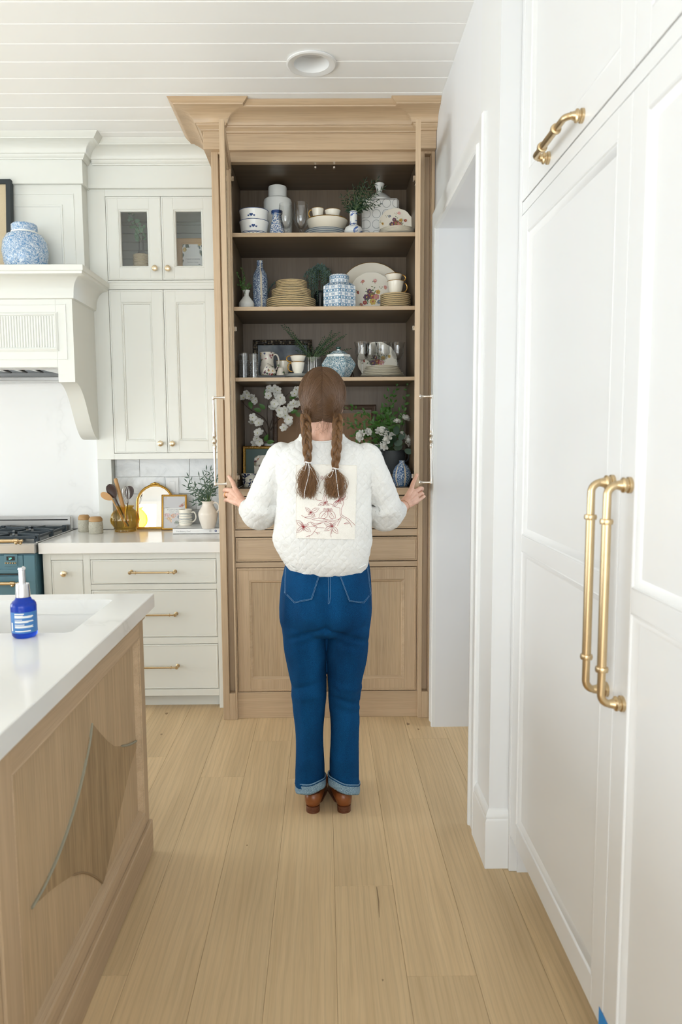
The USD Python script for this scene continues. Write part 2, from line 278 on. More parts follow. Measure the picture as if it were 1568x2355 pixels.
fl.part('knot', cat([knot(*a) for a in ((938, 1665, .008), (962, 1677, .005), (371, 1689, .005), (568, 1944, .0022), (880, 2254, .002), (383, 1641, .007))]), 'knot', kind='stuff')
c0, c1 = WZ(866, 2040, 0), WZ(872, 2110, 0)
fl.part('crack', tube([c0+[0, 0, .0002], (c0+c1)/2+[.002, 0, .0002], c1+[0, 0, .0002]], [.0012, .0022, .0005], 6), 'knot')
# ------------------------------------------------------------------ ceiling boards with a recessed light
ce = struct('ceiling', 'white painted tongue and groove board ceiling')
LX, LY = WZ(716, 145, 3.0)[:2]
hole = manifold3d.Manifold.cylinder(.4, .082, .082, 40).translate([LX, LY, 2.8])
ce.part('upper_ceiling', tri(man(bx(-5.5, 2.6, -4.2, 4.6, 3.02, 3.1, 0))-hole), 'ceiling_paint', smooth=False)
BW = .1375
for k in range(-8, 13):
    y0 = 2.751+BW*k
    # v-groove board: lower face z=3.0 with 4 mm chamfers along its long edges
    pr = [(y0+.0004, 3.02), (y0+.0004, 3.0045), (y0+.0045, 3.0), (y0+BW-.0045, 3.0), (y0+BW-.0004, 3.0045), (y0+BW-.0004, 3.02)]
    v = [(x, y, z) for x in (-5.4, .6) for y, z in pr]; n = 6
    f = [(i, (i+1) % n, n+(i+1) % n) for i in range(n)]+[(i, n+(i+1) % n, n+i) for i in range(n)]+[(0, i+1, i) for i in range(1, n-1)]+[(n, n+i, n+i+1) for i in range(1, n-1)]
    m = TM(np.array(v), np.array(f), process=False); trimesh.repair.fix_normals(m)
    if abs(y0+BW/2-LY) < .2: m = tri(man(m)-hole)
    ce.part('ceiling_board', m, 'ceiling_paint', smooth=False)
ce.part('upper_slab', bx(-5.4, .6, -4.1, 2.751-8*BW, 3.0, 3.02, 0), 'ceiling_paint')
can = Thing('ceiling_downlight', 'round white recessed downlight, switched off, in the board ceiling', 'ceiling light', (LX, LY, 3.0))
can.part('trim_ring', lathe([(.078, .002), (.098, .002), (.104, -.002), (.1045, -.006), (.098, -.009), (.086, -.0075), (.0735, -.004), (.0725, .0), (.078, .002)], 48), 'paint_white', world=False)
can.part('baffle', lathe([(.0735, -.002), (.070, .012), (.066, .035), (.064, .058), (.0815, .06), (.0815, .001)], 48), 'paint_white', world=False)
plain('lens_grey', C(214, 214, 214), .6, bump=.5, bscale=120)
can.part('lens', lathe([(0, .056), (.04, .0545), (.064, .05), (.064, .059), (0, .06)], 40), 'lens_grey', world=False)
# ------------------------------------------------------------------ walls
XW = .55
structm('wall_back', bx(-5.5, .56, 4.43, 4.6, 0, 3.02, 0), 'wall_white')
wr = struct('wall_right', 'white painted right wall with a cased opening')
wr.part('far_jamb', bx(XW, 2.4, 3.52, 4.6, 0, 3.02, 0), 'hall_white'); wr.part('header', bx(XW, 2.4, 2.605, 3.52, 2.43, 3.02, 0), 'hall_white')
wr.part('near_jamb', bx(XW-.002, .70, 2.325, 2.605, 0, 3.02, .002), 'wall_white')
wr.part('return_wall', bx(.70, 2.4, 2.4, 2.605, 0, 3.02, 0), 'hall_white')
wr.part('rear_run', bx(1.3, 1.42, -4.2, 2.4, 0, 3.02, 0), 'wall_white')
pw = struct('wall_pantry'); pw.part('wall_panel', cat(bx(2.4, 2.5, 2.4, 2.55, 0, 3.02, 0), bx(2.4, 2.5, 3.45, 4.6, 0, 3.02, 0), bx(2.4, 2.5, 2.55, 3.45, 0, .95, 0), bx(2.4, 2.5, 2.55, 3.45, 2.25, 3.02, 0)), 'wall_white')
wl = struct('wall_left'); X0, X1 = -5.5, -5.4
wl.part('wall_panel', cat(bx(X0, X1, 3.85, 4.6, 0, 3.02, 0), bx(X0, X1, 2.35, 3.85, 2.27, 3.02, 0), bx(X0, X1, 1.65, 2.35, 0, 3.02, 0), bx(X0, X1, -1.25, 1.65, 0, .13, 0), bx(X0, X1, -1.25, 1.65, 2.37, 3.02, 0), bx(X0, X1, -4.2, -1.25, 0, 3.02, 0)), 'wall_white')
wf = struct('wall_front')
wf.part('wall_panel', cat(bx(-5.5, -3.9, -4.0, -3.9, 0, 3.02, 0), bx(1.25, 1.42, -4.0, -3.9, 0, 3.02, 0), bx(-3.9, 1.25, -4.0, -3.9, 0, .11, 0), bx(-3.9, 1.25, -4.0, -3.9, 2.41, 3.02, 0)), 'wall_white')
w1 = struct('window_1')
for k in range(5): w1.part('window_frame', rframe(-3.9+1.03*k, -3.9+1.03*(k+1), .11, 2.41, [(0, -3.9), (.06, -3.9), (.06, -3.84), (0, -3.84)]), 'paint_white')
for k in range(5): w1.part('glazing_bar', cat(bx(-3.9+1.03*(k+.5)-.012, -3.9+1.03*(k+.5)+.012, -3.89, -3.85, .14, 2.38, 0), bx(-3.9+1.03*k, -3.9+1.03*(k+1), -3.89, -3.85, 1.3, 1.324, 0)), 'paint_white')
# casing round the opening and baseboards
CP = [(0, 0), (0, .016), (.006, .020), (.016, .020), (.022, .012), (.05, .012), (.07, .016), (.088, .018), (.094, .012), (.094, 0)]   # (across, out)
t1 = struct('trim_1', 'white moulded casing round the opening')
m = molding(CP, [(3.52, 0), (3.52, 2.43), (2.605, 2.43), (2.605, 0)]); vv = np.array(m.vertices)
m = TM(np.c_[XW-vv[:, 2], vv[:, 0], vv[:, 1]], m.faces, process=False); trimesh.repair.fix_normals(m); t1.part('casing', m, 'paint_white')
t1.part('corner_bead', bx(XW-.003, .615, 2.3235, 2.3255, .2, 3.0, 0), 'cabinet_white')
BP = [(0, 0), (.016, 0), (.016, .165), (.012, .174), (.014, .184), (.010, .196), (.005, .204), (0, .207)]
structm('baseboard_right', molding(BP, [(XW-.001, 2.511), (XW-.001, 2.325), (.625, 2.325)]), 'paint_white')
structm('baseboard_passage', cat(bx(2.39, 2.4, 2.61, 3.5, 0, .2), bx(.71, 2.39, 2.605, 2.615, 0, .2)), 'paint_white')
# ------------------------------------------------------------------ cabinet part builders (local: x across, z up, front faces -y at y=0, thickness behind)
def slab_front(w, h, t=.02, bead=.006):
    return cat(bx(0, w, 0, t, 0, h, .0015), rframe(.0, w, .0, h, [(0, 0), (0, -.002), (bead-.0015, -.002), (bead, 0)])) if bead else bx(0, w, 0, t, 0, h, .0015)
def panel_frame(w, h, st, t=.022, rail_b=None, rail_t=None):
    rb, rt = rail_b or st, rail_t or st
    return [bx(0, st, 0, t, 0, h, .001), bx(w-st, w, 0, t, 0, h, .001), bx(st, w-st, 0, t, 0, rb, .001), bx(st, w-st, 0, t, h-rt, h, .001)]
def sticking(x0, x1, z0, z1, y0=0.0, d=.012, w=.016):
    return rframe(x0, x1, z0, z1, [(-.001, y0+.001), (.003, y0-.0005), (.006, y0+.003), (.010, y0+.0035), (w, y0+d), (w, y0+d+.004), (-.001, y0+d+.004)])
def knob_mesh():                      # axis along -y, base at origin
    m = lathe([(0, 0), (.0085, 0), (.0085, .003), (.0055, .006), (.005, .014), (.009, .018), (.0145, .0225), (.0165, .027), (.015, .032), (.009, .0355), (0, .0365)], 24)
    return xf(m, rot('x', 90))
def bar_pull(L, out=.034, r=.0048):   # along x centred, stands off along -y
    ms = [tube([(-L/2-.006, -out, 0), (L/2+.006, -out, 0)], r, 12)]
    for s in (-1, 1):
        ms.append(xf(lathe([(.010, 0), (.010, .003), (.007, .005), (.0055, .012), (.0055, out-.006), (.009, out-.003), (.0095, out+.004), (.006, out+.009), (0, out+.010)], 16), rot('x', 90), (s*L/2, 0, 0)))
        ms.append(xf(lathe([(r, 0), (.0078, .001), (.0078, .005), (r, .006)], 16), rot('y', 90), (s*L/2-s*.030-.003, -out, 0)))
    return cat(ms)
def appliance_pull(L, out=.046, r=.0095):   # vertical, base plates at z=0 and z=L, elbows to a thicker grip
    ms = []
    e = .045
    for z0, s in ((0, 1), (L, -1)):
        ms.append(xf(lathe([(0, 0), (.0165, 0), (.0165, .006), (.013, .008), (.013, .011), (.0155, .013), (.0155, .016), (.011, .019), (.009, .026), (.0085, .030)], 20), rot('x', 90), (0, 0, z0)))
        arc = [(0, -.028, z0)]+[(0, -(out-.02)-.02*math.sin(a), z0+s*(.02-.02*math.cos(a))) for a in np.linspace(0, PI/2, 8)]+[(0, -out, z0+s*(e+.03))]
        ms.append(tube(arc, .0082, 12))
        zz = z0+s*(e+.028)
        ms.append(xf(lathe([(.008, -.006), (.0125, -.005), (.0135, 0), (.0125, .005), (.008, .006)], 20), None, (0, -out, zz)))
    ms.append(tube([(0, -out, e+.03), (0, -out, L-e-.03)], r, 16)); return cat(ms)
# ------------------------------------------------------------------ china hutch
HL, HR, YF, YP = -.53, .548, 3.66, 3.64
OPL, OPR = -.455, .476
h = Thing('china_hutch', 'tall pale oak china hutch with crown, glass doors swung open', 'china cabinet', (0, 3.66, 0))
h.part('side_panel', bx(HL, HL+.02, 3.66, 4.10, 0, 2.93), 'oak_z'); h.part('side_panel', bx(HR-.02, HR, 3.66, 4.10, 0, 2.93), 'oak_z')
for a, b, c0, c1 in ((HL, -.457, -.497, -.4655), (.478, HR, .498, .531)):
    zc0, zc1 = .141, 2.812
    h.part('pilaster', cat(bx(a, c0, YP, 3.69, 0, 2.84), bx(c1, b, YP, 3.69, 0, 2.84), bx(c0, c1, YP, 3.69, 0, zc0), bx(c0, c1, YP, 3.69, zc1, 2.84), bx(c0-.001, c1+.001, YP+.044, 3.69, zc0, zc1, 0)), 'oak_z')
h.part('base_board', bx(-.457, .478, YF, 3.69, 0, .139), 'oak_x'); 
for z0, z1 in ((.796, .823), (.954, .989), (1.163, 1.2)): h.part('rail', bx(-.457, .478, YF, 3.70, z0, z1), 'oak_x')
h.part('top_rail', bx(-.457, .478, YF, 3.70, 2.783, 2.86), 'oak_x'); h.part('face_stile', bx(-.457, OPL+.002, YF+.001, 3.70, .139, 2.783), 'oak_z'); h.part('face_stile', bx(OPR-.002, .478, YF+.001, 3.70, .139, 2.783), 'oak_z')
h.part('frieze', cat(bx(-.56, -.474, 3.605, 3.70, 2.822, 2.925), bx(.462, .5485, 3.605, 3.70, 2.822, 2.925), bx(-.474, .462, 3.632, 3.70, 2.828, 2.925), bx(-.56, -.53, 3.70, 4.09, 2.822, 2.925)), 'oak_x')
cr = [(0, 2.903), (.010, 2.903), (.011, 2.909), (.015, 2.912), (.024, 2.921), (.026, 2.9225), (.0275, 2.927), (.034, 2.9285)]
cr += [(.036+.078*(1-math.cos(a)), 2.930+.044*math.sin(a)) for a in np.linspace(.1, PI/2, 9)][0:9]
cr += [(.117, 2.976), (.118, 2.980), (.124, 2.983), (.133, 2.991), (.140, 2.9995), (-.02, 2.9995), (-.02, 2.903)]
h.part('crown', molding(cr, [(-.56, 4.09), (-.56, 3.605), (-.474, 3.605), (-.474, 3.632), (.462, 3.632), (.462, 3.605), (.5495, 3.605)]), 'oak_x', smooth=35)
IL, IR, YB = -.44, .46, 4.085
h.part('back_panel', bx(IL-.02, IR+.02, YB, YB+.012, 1.15, 2.80), 'oak_shaded')
h.part('inner_side', bx(IL-.018, IL, 3.70, YB, 1.2, 2.80), 'oak_shaded'); h.part('inner_side', bx(IR, IR+.018, 3.70, YB, 1.2, 2.80), 'oak_shaded')
h.part('inner_top', bx(IL, IR, 3.70, YB, 2.79, 2.806), 'oak_shaded_x'); h.part('deck', bx(IL, IR, 3.70, YB, 1.18, 1.2), 'oak_shaded_x'); h.part('deck', bx(-.457, .478, YF, 3.70, 1.2, 1.2005, 0), 'oak_shaded_x')
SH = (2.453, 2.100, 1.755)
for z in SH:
    h.part('shelf', cat(bx(IL, IR, 3.675, YB, z-.018, z, .001)), 'oak_shaded_x'); 
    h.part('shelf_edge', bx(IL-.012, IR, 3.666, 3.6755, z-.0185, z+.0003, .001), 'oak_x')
h.part('carcass', cat(bx(-.457, .478, 3.70, 3.71, .1, 1.17, 0)), 'gap_dark')
def cup_hinge(x, z, s):
    return cat(bx(x, x+s*.010, 3.672, 3.69, z-.012, z+.012), bx(x-s*.004, x, 3.655, 3.70, z-.028, z+.028))
for py, s in ((412, 1), (757, 1), (1098, 1)):
    z = WY(537, py, 3.68)[2]; h.part('cup_hinge', cup_hinge(IL+.003, z, 1), 'nickel'); h.part('cup_hinge', cup_hinge(IR-.003, z, -1), 'nickel')
for px_ in (725, 768):
    p = WY(px_, 379, 3.72); h.part('door_catch', cat(bx(p[0]-.006, p[0]+.006, 3.715, 3.73, 2.772, 2.79), xf(lathe([(0, -.006), (.005, -.006), (.005, .006), (0, .006)], 12), rot('x', 90), (p[0], 3.713, 2.775))), 'nickel')
def hutch_drawer(z0, z1):
    d = h.part('drawer', xf(slab_front(OPR-OPL-.008, z1-z0-.003), None, (OPL+.004, YF+.001, z0+.0015)), 'oak_x'); 
    h.part('drawer_bead', rframe(OPL+.010, OPR-.010, z0+.008, z1-.008, [(0, YF+.001), (.001, YF-.0015), (.004, YF-.0015), (.0055, YF+.001)]), 'oak_x', parent=d)
hutch_drawer(.992, 1.160); hutch_drawer(.826, .951)
mid = (OPL+OPR)/2
for a, b in ((OPL+.004, mid-.0015), (mid+.0015, OPR-.004)):
    w, hh, z0 = b-a, .793-.142, .142
    d = h.part('cupboard_door', xf(cat(panel_frame(w, hh, .062)), None, (a, YF+.001, z0)), 'oak_z')
    h.part('door_molding', xf(sticking(.062, w-.062, .062, hh-.062), None, (a, YF+.001, z0)), 'oak_x', parent=d)
    h.part('door_panel', xf(bx(.06, w-.06, .012, .018, .06, hh-.06, 0), None, (a, YF+.001, z0)), 'oak_panel', parent=d)
    h.part('door_bead', xf(rframe(.007, w-.007, .007, hh-.007, [(0, 0), (.001, -.0025), (.004, -.0025), (.0055, 0)]), None, (a, YF+.001, z0)), 'oak_z', parent=d)
# glass doors, hinged at the stiles and swung towards the room
DZ0, DZ1, DW = 1.19, 2.787, .464
HZ0, HZ1 = WY(507, 1113, 3.235)[2], WY(507, 915, 3.235)[2]
def turned_pull():
    L = HZ1-HZ0; out = .052; prof = [(0, -.007), (.005, -.005), (.0055, 0), (.005, .004), (.0035, .008)]
    half = [(.0042, .012), (.0048, .05), (.0066, L/2-.045), (.0085, L/2-.030), (.0095, L/2-.022), (.006, L/2-.016), (.005, L/2-.013)]
    pr = [(0, -.008), (.006, -.006), (.007, 0), (.006, .006), (.004, .009)]+half+[(.0085, L/2-.009), (.0115, L/2), (.0085, L/2+.009)]
    pr += [(r, L-z) for r, z in half[::-1]]+[(.004, L-.009), (.006, L-.006), (.007, L), (.006, L+.006), (0, L+.008)]
    ms = [xf(lathe(pr, 20), None, (0, -out, 0))]
    for z in (0, L): ms.append(xf(lathe([(.0115, 0), (.0115, .003), (.008, .005), (.0058, .012), (.0048, .03), (.0055, out-.004)], 18), rot('x', 90), (0, 0, z)))
    return cat(ms)
for s, hx, ang in ((1, -.4585, -86.4), (-1, .4800, 82.7)):
    R = rot('z', ang); t = np.array([hx, 3.6595, 0])
    def P(m, R=R, t=t, s=s):
        m = m.copy()
        if s < 0: m.vertices = np.asarray(m.vertices)*[-1, 1, 1]; m.faces = np.asarray(m.faces)[:, ::-1]
        return xf(m, R, t)
    fr = h.part('glass_door', P(cat([xf(m_, None, (0, 0, DZ0)) for m_ in panel_frame(DW, DZ1-DZ0, .052)])), 'oak_z', label='open glazed oak door hinged at the hutch stile')
    h.part('door_molding', P(xf(sticking(.052, DW-.052, .052, DZ1-DZ0-.052, d=.009, w=.010), None, (0, 0, DZ0))), 'oak_z', parent=fr)
    h.part('glass_pane', P(bx(.05, DW-.05, .0100, .0120, DZ0+.05, DZ1-.05, 0)), 'pane_glass', smooth=False, parent=fr)
    h.part('door_pull', P(xf(turned_pull(), None, (DW-.035, 0, HZ0))), 'nickel', smooth=40, parent=fr, label='polished turned door pull')
# ------------------------------------------------------------------ right: panelled refrigerator wall
XF = .611
fr = Thing('fridge_cabinet', 'white panelled built-in fridge cabinet with long brass pulls', 'cabinet', (XF, 1.5, 0))
def onR(m, y, z=0, x=XF): return xf(m, RWALL, (x, y, z))
fr.part('carcass', cat(bx(XF+.024, 1.3, -.95, 2.30, .10, 3.0, 0)), 'cabinet_white'); fr.part('end_panel', bx(XF-.0005, 1.3, 2.292, 2.322, 0, 3.0), 'cabinet_white')
fr.part('toe_kick', bx(XF+.075, 1.3, -.95, 2.292, 0, .10, 0), 'cabinet_white'); fr.part('toe_return', bx(XF+.025, 1.3, 2.286, 2.2925, 0, .1, 0), 'cabinet_white')
def tall_door(y0, y1, z0, z1, panels, pull=None, name='door'):
    w, hh, st = y0-y1, z1-z0, .068
    zs = sorted([z0]+[z for p in panels for z in p]+[z1]); ms = [bx(0, st, 0, .023, 0, hh, .0015), bx(w-st, w, 0, .023, 0, hh, .0015)]
    ms += [bx(st, w-st, 0, .023, a-z0, b-z0, .001) for a, b in zip(zs[0::2], zs[1::2])]
    d = fr.part(name, onR(cat(ms), y0, z0), 'cabinet_white')
    for a, b in panels:
        fr.part('door_molding', onR(sticking(st, w-st, a-z0, b-z0, d=.011, w=.022), y0, z0), 'cabinet_white', parent=d)
        fr.part('door_panel', onR(bx(st-.002, w-st+.002, .011, .019, a-z0, b-z0, 0), y0, z0), 'cabinet_white', parent=d)
    return d
ys = [(2.289, 1.4875), (1.4845, .683), (.680, -.1)]
ds = []
for i, (a, b) in enumerate(ys):
    ds.append((tall_door(a, b, .131, 2.122, [(.205, 1.100), (1.148, 2.060)], name='fridge_door'), tall_door(a, b, 2.164, 2.98, [(2.235, 2.905)], name='upper_door')))
HB, HT = WX(1432, 1618, XF)[2], WX(1452, 1116, XF)[2]
fr.part('long_pull', onR(appliance_pull(HT-HB), 1.523, HB), 'brass', smooth=40, parent=ds[0][0], label='long brass appliance pull on the farther door')
fr.part('long_pull', onR(appliance_pull(HT-HB), 1.436, HB), 'brass', smooth=40, parent=ds[1][0], label='long brass appliance pull on the nearer door')
ua, ub = WX(1262, 362, XF), WX(1340, 268, XF)
pl = appliance_pull(ua[1]-ub[1], out=.040); pl = xf(pl, rot('y', 90)); pl = xf(pl, None, (0, 0, 0))
fr.part('short_pull', onR(pl, ua[1], (ua[2]+ub[2])/2), 'brass', smooth=40, parent=ds[0][1], label='short brass pull on the upper door')
fr.part('middle_rail', bx(XF+.0015, XF+.03, -.95, 2.29, 2.125, 2.161, .001), 'cabinet_white'); fr.part('upper_fill', bx(XF+.004, XF+.03, -.95, 2.29, 2.9805, 3.0, 0), 'cabinet_white')
ta = WX(1380, 2318, XF); solo('masking_tape', cat(bx(XF-.0016, XF-.0009, 1.452, ta[1]+.004, .12, ta[2], .0002)), 'tape_blue', 'strip of bright blue masking tape stuck low on the white fridge door', 'tape')
# ------------------------------------------------------------------ left: upper cabinets
YU = 4.05
up = Thing('wall_cabinet', 'cream wall cabinet with two glazed doors above two tall panel doors', 'cabinet', (-.88, YU, 1.34))
UX0, UX1 = -1.31, -.53
up.part('side_panel', bx(-1.262, -1.246, YU+.022, 4.43, 1.342, 2.92, 0), 'cabinet_cream'); up.part('bottom_panel', bx(-1.262, UX1, YU+.022, 4.40, 1.342, 1.36), 'cabinet_cream'); up.part('side_panel', bx(UX1-.018, UX1, YU+.02, 4.40, 1.36, 2.9, 0), 'cabinet_cream')
up.part('top_panel', bx(-1.246, UX1-.018, YU+.02, 4.40, 2.71, 2.73, 0), 'cabinet_cream'); up.part('middle_panel', bx(-1.246, UX1-.018, YU+.02, 4.40, 2.295, 2.312, 0), 'cabinet_cream')
ff = [bx(-1.259, -1.163, YU, YU+.022, 1.342, 2.80), bx(-.573, UX1, YU, YU+.022, 1.342, 2.80)]+[bx(-1.163, -.573, YU, YU+.022, a, b) for a, b in ((1.342, 1.376), (2.263, 2.286), (2.299, 2.311), (2.751, 2.80))]+[bx(-1.163, -.573, YU+.003, YU+.022, 2.286, 2.299, 0)]
up.part('face_frame', cat(ff), 'cabinet_cream')
up.part('frieze', bx(-1.32, UX1, YU-.022, YU+.02, 2.786, 2.925), 'cabinet_cream')
cw = [(0, 2.900), (.008, 2.900), (.009, 2.906), (.014, 2.909), (.019, 2.917), (.021, 2.923), (.028, 2.925)]+[(.03+.062*(1-math.cos(a)), 2.926+.047*math.sin(a)) for a in np.linspace(.1, PI/2, 8)]+[(.094, 2.977), (.098, 2.979), (.112, 2.992), (.118, 2.9995), (-.02, 2.9995), (-.02, 2.900)]
CYF = YU-.022
up.part('crown', molding(cw, [(-1.215, CYF), (-.54, CYF)]), 'cabinet_cream', smooth=35)
def cream_door(T, x0, x1, z0, z1, y, st, glazed=False, knob=None):
    w, hh = x1-x0, z1-z0
    d = T.part('glazed_door' if glazed else 'panel_door', xf(cat(panel_frame(w, hh, st)), None, (x0, y+.0005, z0)), 'cabinet_cream')
    T.part('door_bead', xf(rframe(.004, w-.004, .004, hh-.004, [(0, 0), (.0005, -.0015), (.004, -.0015), (.005, 0)]), None, (x0, y+.0005, z0)), 'cabinet_cream', parent=d)
    T.part('door_molding', xf(sticking(st, w-st, st, hh-st, d=.010, w=.014), None, (x0, y+.0005, z0)), 'cabinet_cream', parent=d)
    if glazed: T.part('glass_pane', xf(bx(st-.002, w-st+.002, .012, .0145, st-.002, hh-st+.002, 0), None, (x0, y, z0)), 'pane_glass', smooth=False, parent=d)
    else: T.part('door_panel', xf(bx(st-.002, w-st+.002, .010, .016, st-.002, hh-st+.002, 0), None, (x0, y+.0005, z0)), 'cabinet_cream', parent=d)
    if knob: T.part('knob', xf(knob_mesh(), None, (knob[0], y, knob[1])), 'champagne', smooth=40, parent=d)
cream_door(up, -1.161, -.8665, 2.313, 2.749, YU, .063, True, (-.902, 2.370)); cream_door(up, -.8645, -.575, 2.313, 2.749, YU, .063, True, (-.832, 2.369))
cream_door(up, -1.161, -.8665, 1.378, 2.261, YU, .063, False, (-.900, 1.429)); cream_door(up, -.8645, -.575, 1.378, 2.261, YU, .063, False, (-.834, 1.428))
plain('board_sage', C(150, 156, 148), .6)
for k in range(9):
    z0 = 2.313+.0475*k; up.part('back_board', bx(-1.245, UX1-.018, 4.375, 4.39, z0+.0008, min(z0+.0467, 2.71), .002), 'board_sage')
up.part('leg_panel', bx(-1.351, -1.268, 4.347, 4.42, .916, 1.47, .001), 'cabinet_cream')
# ------------------------------------------------------------------ range hood
hd = Thing('range_hood', 'cream painted wooden range hood with mantel shelf, fluted panel and corbel', 'range hood', (-2.0, 3.9, 1.75))
HX = -1.2445; YH = 3.70; YC = 3.965; HXL = -3.1
hd.part('chimney', cat(bx(HXL, -1.258, YC, 4.36, 2.345, 2.79)), 'cabinet_cream')
pz = [WY(100, 440, YC)[2], 2.346]
hd.part('chimney_frame', cat(rframe(HXL+.12, -1.302, 2.2, 2.738, [(0, YC), (0, YC-.003), (.004, YC-.003), (.005, YC)]), rframe(HXL+.20, -1.362, 2.1, 2.683, [(0, YC), (.002, YC-.004), (.008, YC-.004), (.014, YC)])), 'cabinet_cream')
hd.part('frieze', cat(bx(HXL, -1.243, YC-.022, 4.05, 2.782, 2.92)), 'cabinet_cream')
hd.part('crown', molding(cw, [(HXL, YC-.022), (-1.243, YC-.022), (-1.243, 4.06)]), 'cabinet_cream', smooth=35)
MZ = 2.297
mp = [(0, MZ), (.085, MZ), (.088, MZ-.002), (.088, MZ-.028), (.082, MZ-.031), (.080, MZ-.042), (.074, MZ-.044)]+[(.07-.055*math.sin(a), MZ-.046-.075*(1-math.cos(a))) for a in np.linspace(0, PI/2, 8)]+[(.012, MZ-.145), (0, MZ-.15)]
hd.part('mantel', molding(mp, [(HXL, YH), (HX, YH), (HX, 4.06)]), 'cabinet_cream', smooth=35)
hd.part('mantel_top', bx(HXL, HX, YH, 4.06, MZ-.02, MZ-.0002, 0), 'cabinet_cream')
hd.part('front_board', cat(bx(HXL, HX-.0835, YH, YH+.025, 1.815, 2.17, .001)), 'cabinet_cream')
hd.part('top_board', bx(HXL, HX-.02, YH+.02, 4.36, 2.12, 2.14, 0), 'cabinet_cream')
hd.part('panel_molding', cat(rframe(HXL+.12, -1.277, 1.853, 2.124, [(0, YH), (0, YH-.003), (.003, YH-.003), (.004, YH+.001)]), rframe(HXL+.2, -1.318, 1.893, 2.086, [(0, YH+.001), (0, YH-.002), (.010, YH-.008), (.014, YH-.008), (.016, YH+.001)])), 'cabinet_cream')
fx = np.arange(-1.337, -2.1, -.0135)
hd.part('fluted_panel', cat([xf(lathe([(0, 1.913), (.0055, 1.913), (.0055, 2.066), (0, 2.066)], 10), None, (x, YH+.001, 0)) for x in fx]), 'cabinet_cream', kind='stuff')
cpoly = [(YH, 2.14), (YH, 1.741)]+[(WX(px_, py_, HX)[1], WX(px_, py_, HX)[2]) for px_, py_ in ((182, 884), (192, 900), (199, 925), (206, 960), (213, 985), (221, 1000))]
cpoly = [(y, z) for y, z in cpoly if y < 4.055]+[(4.052, 1.455), (4.0505, 2.14)]
from shapely.geometry import Polygon
# under curve: S-shaped lower edge from the front foot back to the wall
q = smoothpath([(YH, 1.741), (YH+.055, 1.728), (3.84, 1.655), (3.93, 1.525), (4.01, 1.46), (4.05, 1.452), (4.36, 1.452)], 30)
poly = Polygon([(YH, 2.17)]+[(min(max(y, YH), 4.36), z) for y, z in q]+[(4.36, 2.17)]).buffer(0)
cm_ = trimesh.creation.extrude_polygon(poly, .083, engine='earcut'); vv = np.array(cm_.vertices)
cm_ = TM(np.c_[HX-.083+vv[:, 2], vv[:, 0], vv[:, 1]], cm_.faces, process=False); trimesh.repair.fix_normals(cm_)
hd.part('corbel', cm_, 'cabinet_cream', smooth=25)
hd.part('vent_liner', cat(bx(HXL, HX-.09, YH+.09, 3.83, 1.815, 1.825), bx(HXL, HX-.09, 4.2, 4.36, 1.79, 1.81), bx(HX-.22, HX-.083, YH+.025, 4.36, 1.817, 1.83, 0), bx(HXL, HX-.083, YH+.024, YH+.09, 1.816, 1.826, 0)), 'steel')
for k in range(9): hd.part('baffle_slat', xf(bx(-.022, .022, 3.83, 4.2, -.004, .004), rot('y', 28), (-1.52-.09*k, 0, 1.845)), 'steel')
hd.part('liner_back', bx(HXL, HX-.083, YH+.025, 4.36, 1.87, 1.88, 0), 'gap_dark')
# ------------------------------------------------------------------ backsplash
bs = Thing('slab_backsplash', 'polished white marble slab behind the range', 'backsplash', (-2, 4.37, .9))
bs.part('slab', bx(-3.4, -1.35, 4.385, 4.43, .916, 1.85, .0005), 'marble_slab')
tl = Thing('tile_backsplash', 'grey white marble tile backsplash in the counter niche', 'backsplash', (-.85, 4.38, .9))
tl.part('grout', bx(-1.27, -.53, 4.419, 4.429, .9145, 1.345, 0), 'grout')
tz = [.9145, 1.026, 1.130, 1.228, 1.345]; tz = [.9145]+[WY(300, py_, 4.41)[2] for py_ in (1174, 1136, 1097)]+[1.345]
offs = [(.0, ), (.1,), (.05,), (.16,)]
cuts = [[-.90, -.66], [-1.04, -.78], [WY(380, 1110, 4.41)[0]-.31, WY(380, 1110, 4.41)[0]], [WY(321, 1080, 4.41)[0], WY(436, 1080, 4.41)[0]]]
for r_ in range(4):
    e = [-1.267]+cuts[r_]+[-.535]
    for a, b in zip(e[:-1], e[1:]): tl.part('tile', bx(a+.0008, b-.0008, 4.41, 4.42, tz[r_]+.0008, tz[r_+1]-.0008, .0012), 'marble_tile', smooth=False)
ox, oz = WY(397, 1120, 4.408)[0], WY(397, 1120, 4.408)[2]
ot = Thing('wall_outlet', 'white outlet plate on the niche tiles behind the gilt mirror', 'outlet', (ox, 4.41, oz))
ot.part('plate', bx(ox-.038, ox+.038, 4.404, 4.4095, oz-.058, oz+.058, .002), 'plastic_white'); ot.part('insert', bx(ox-.017, ox+.017, 4.4015, 4.405, oz-.034, oz+.034, .001), 'plastic_white')
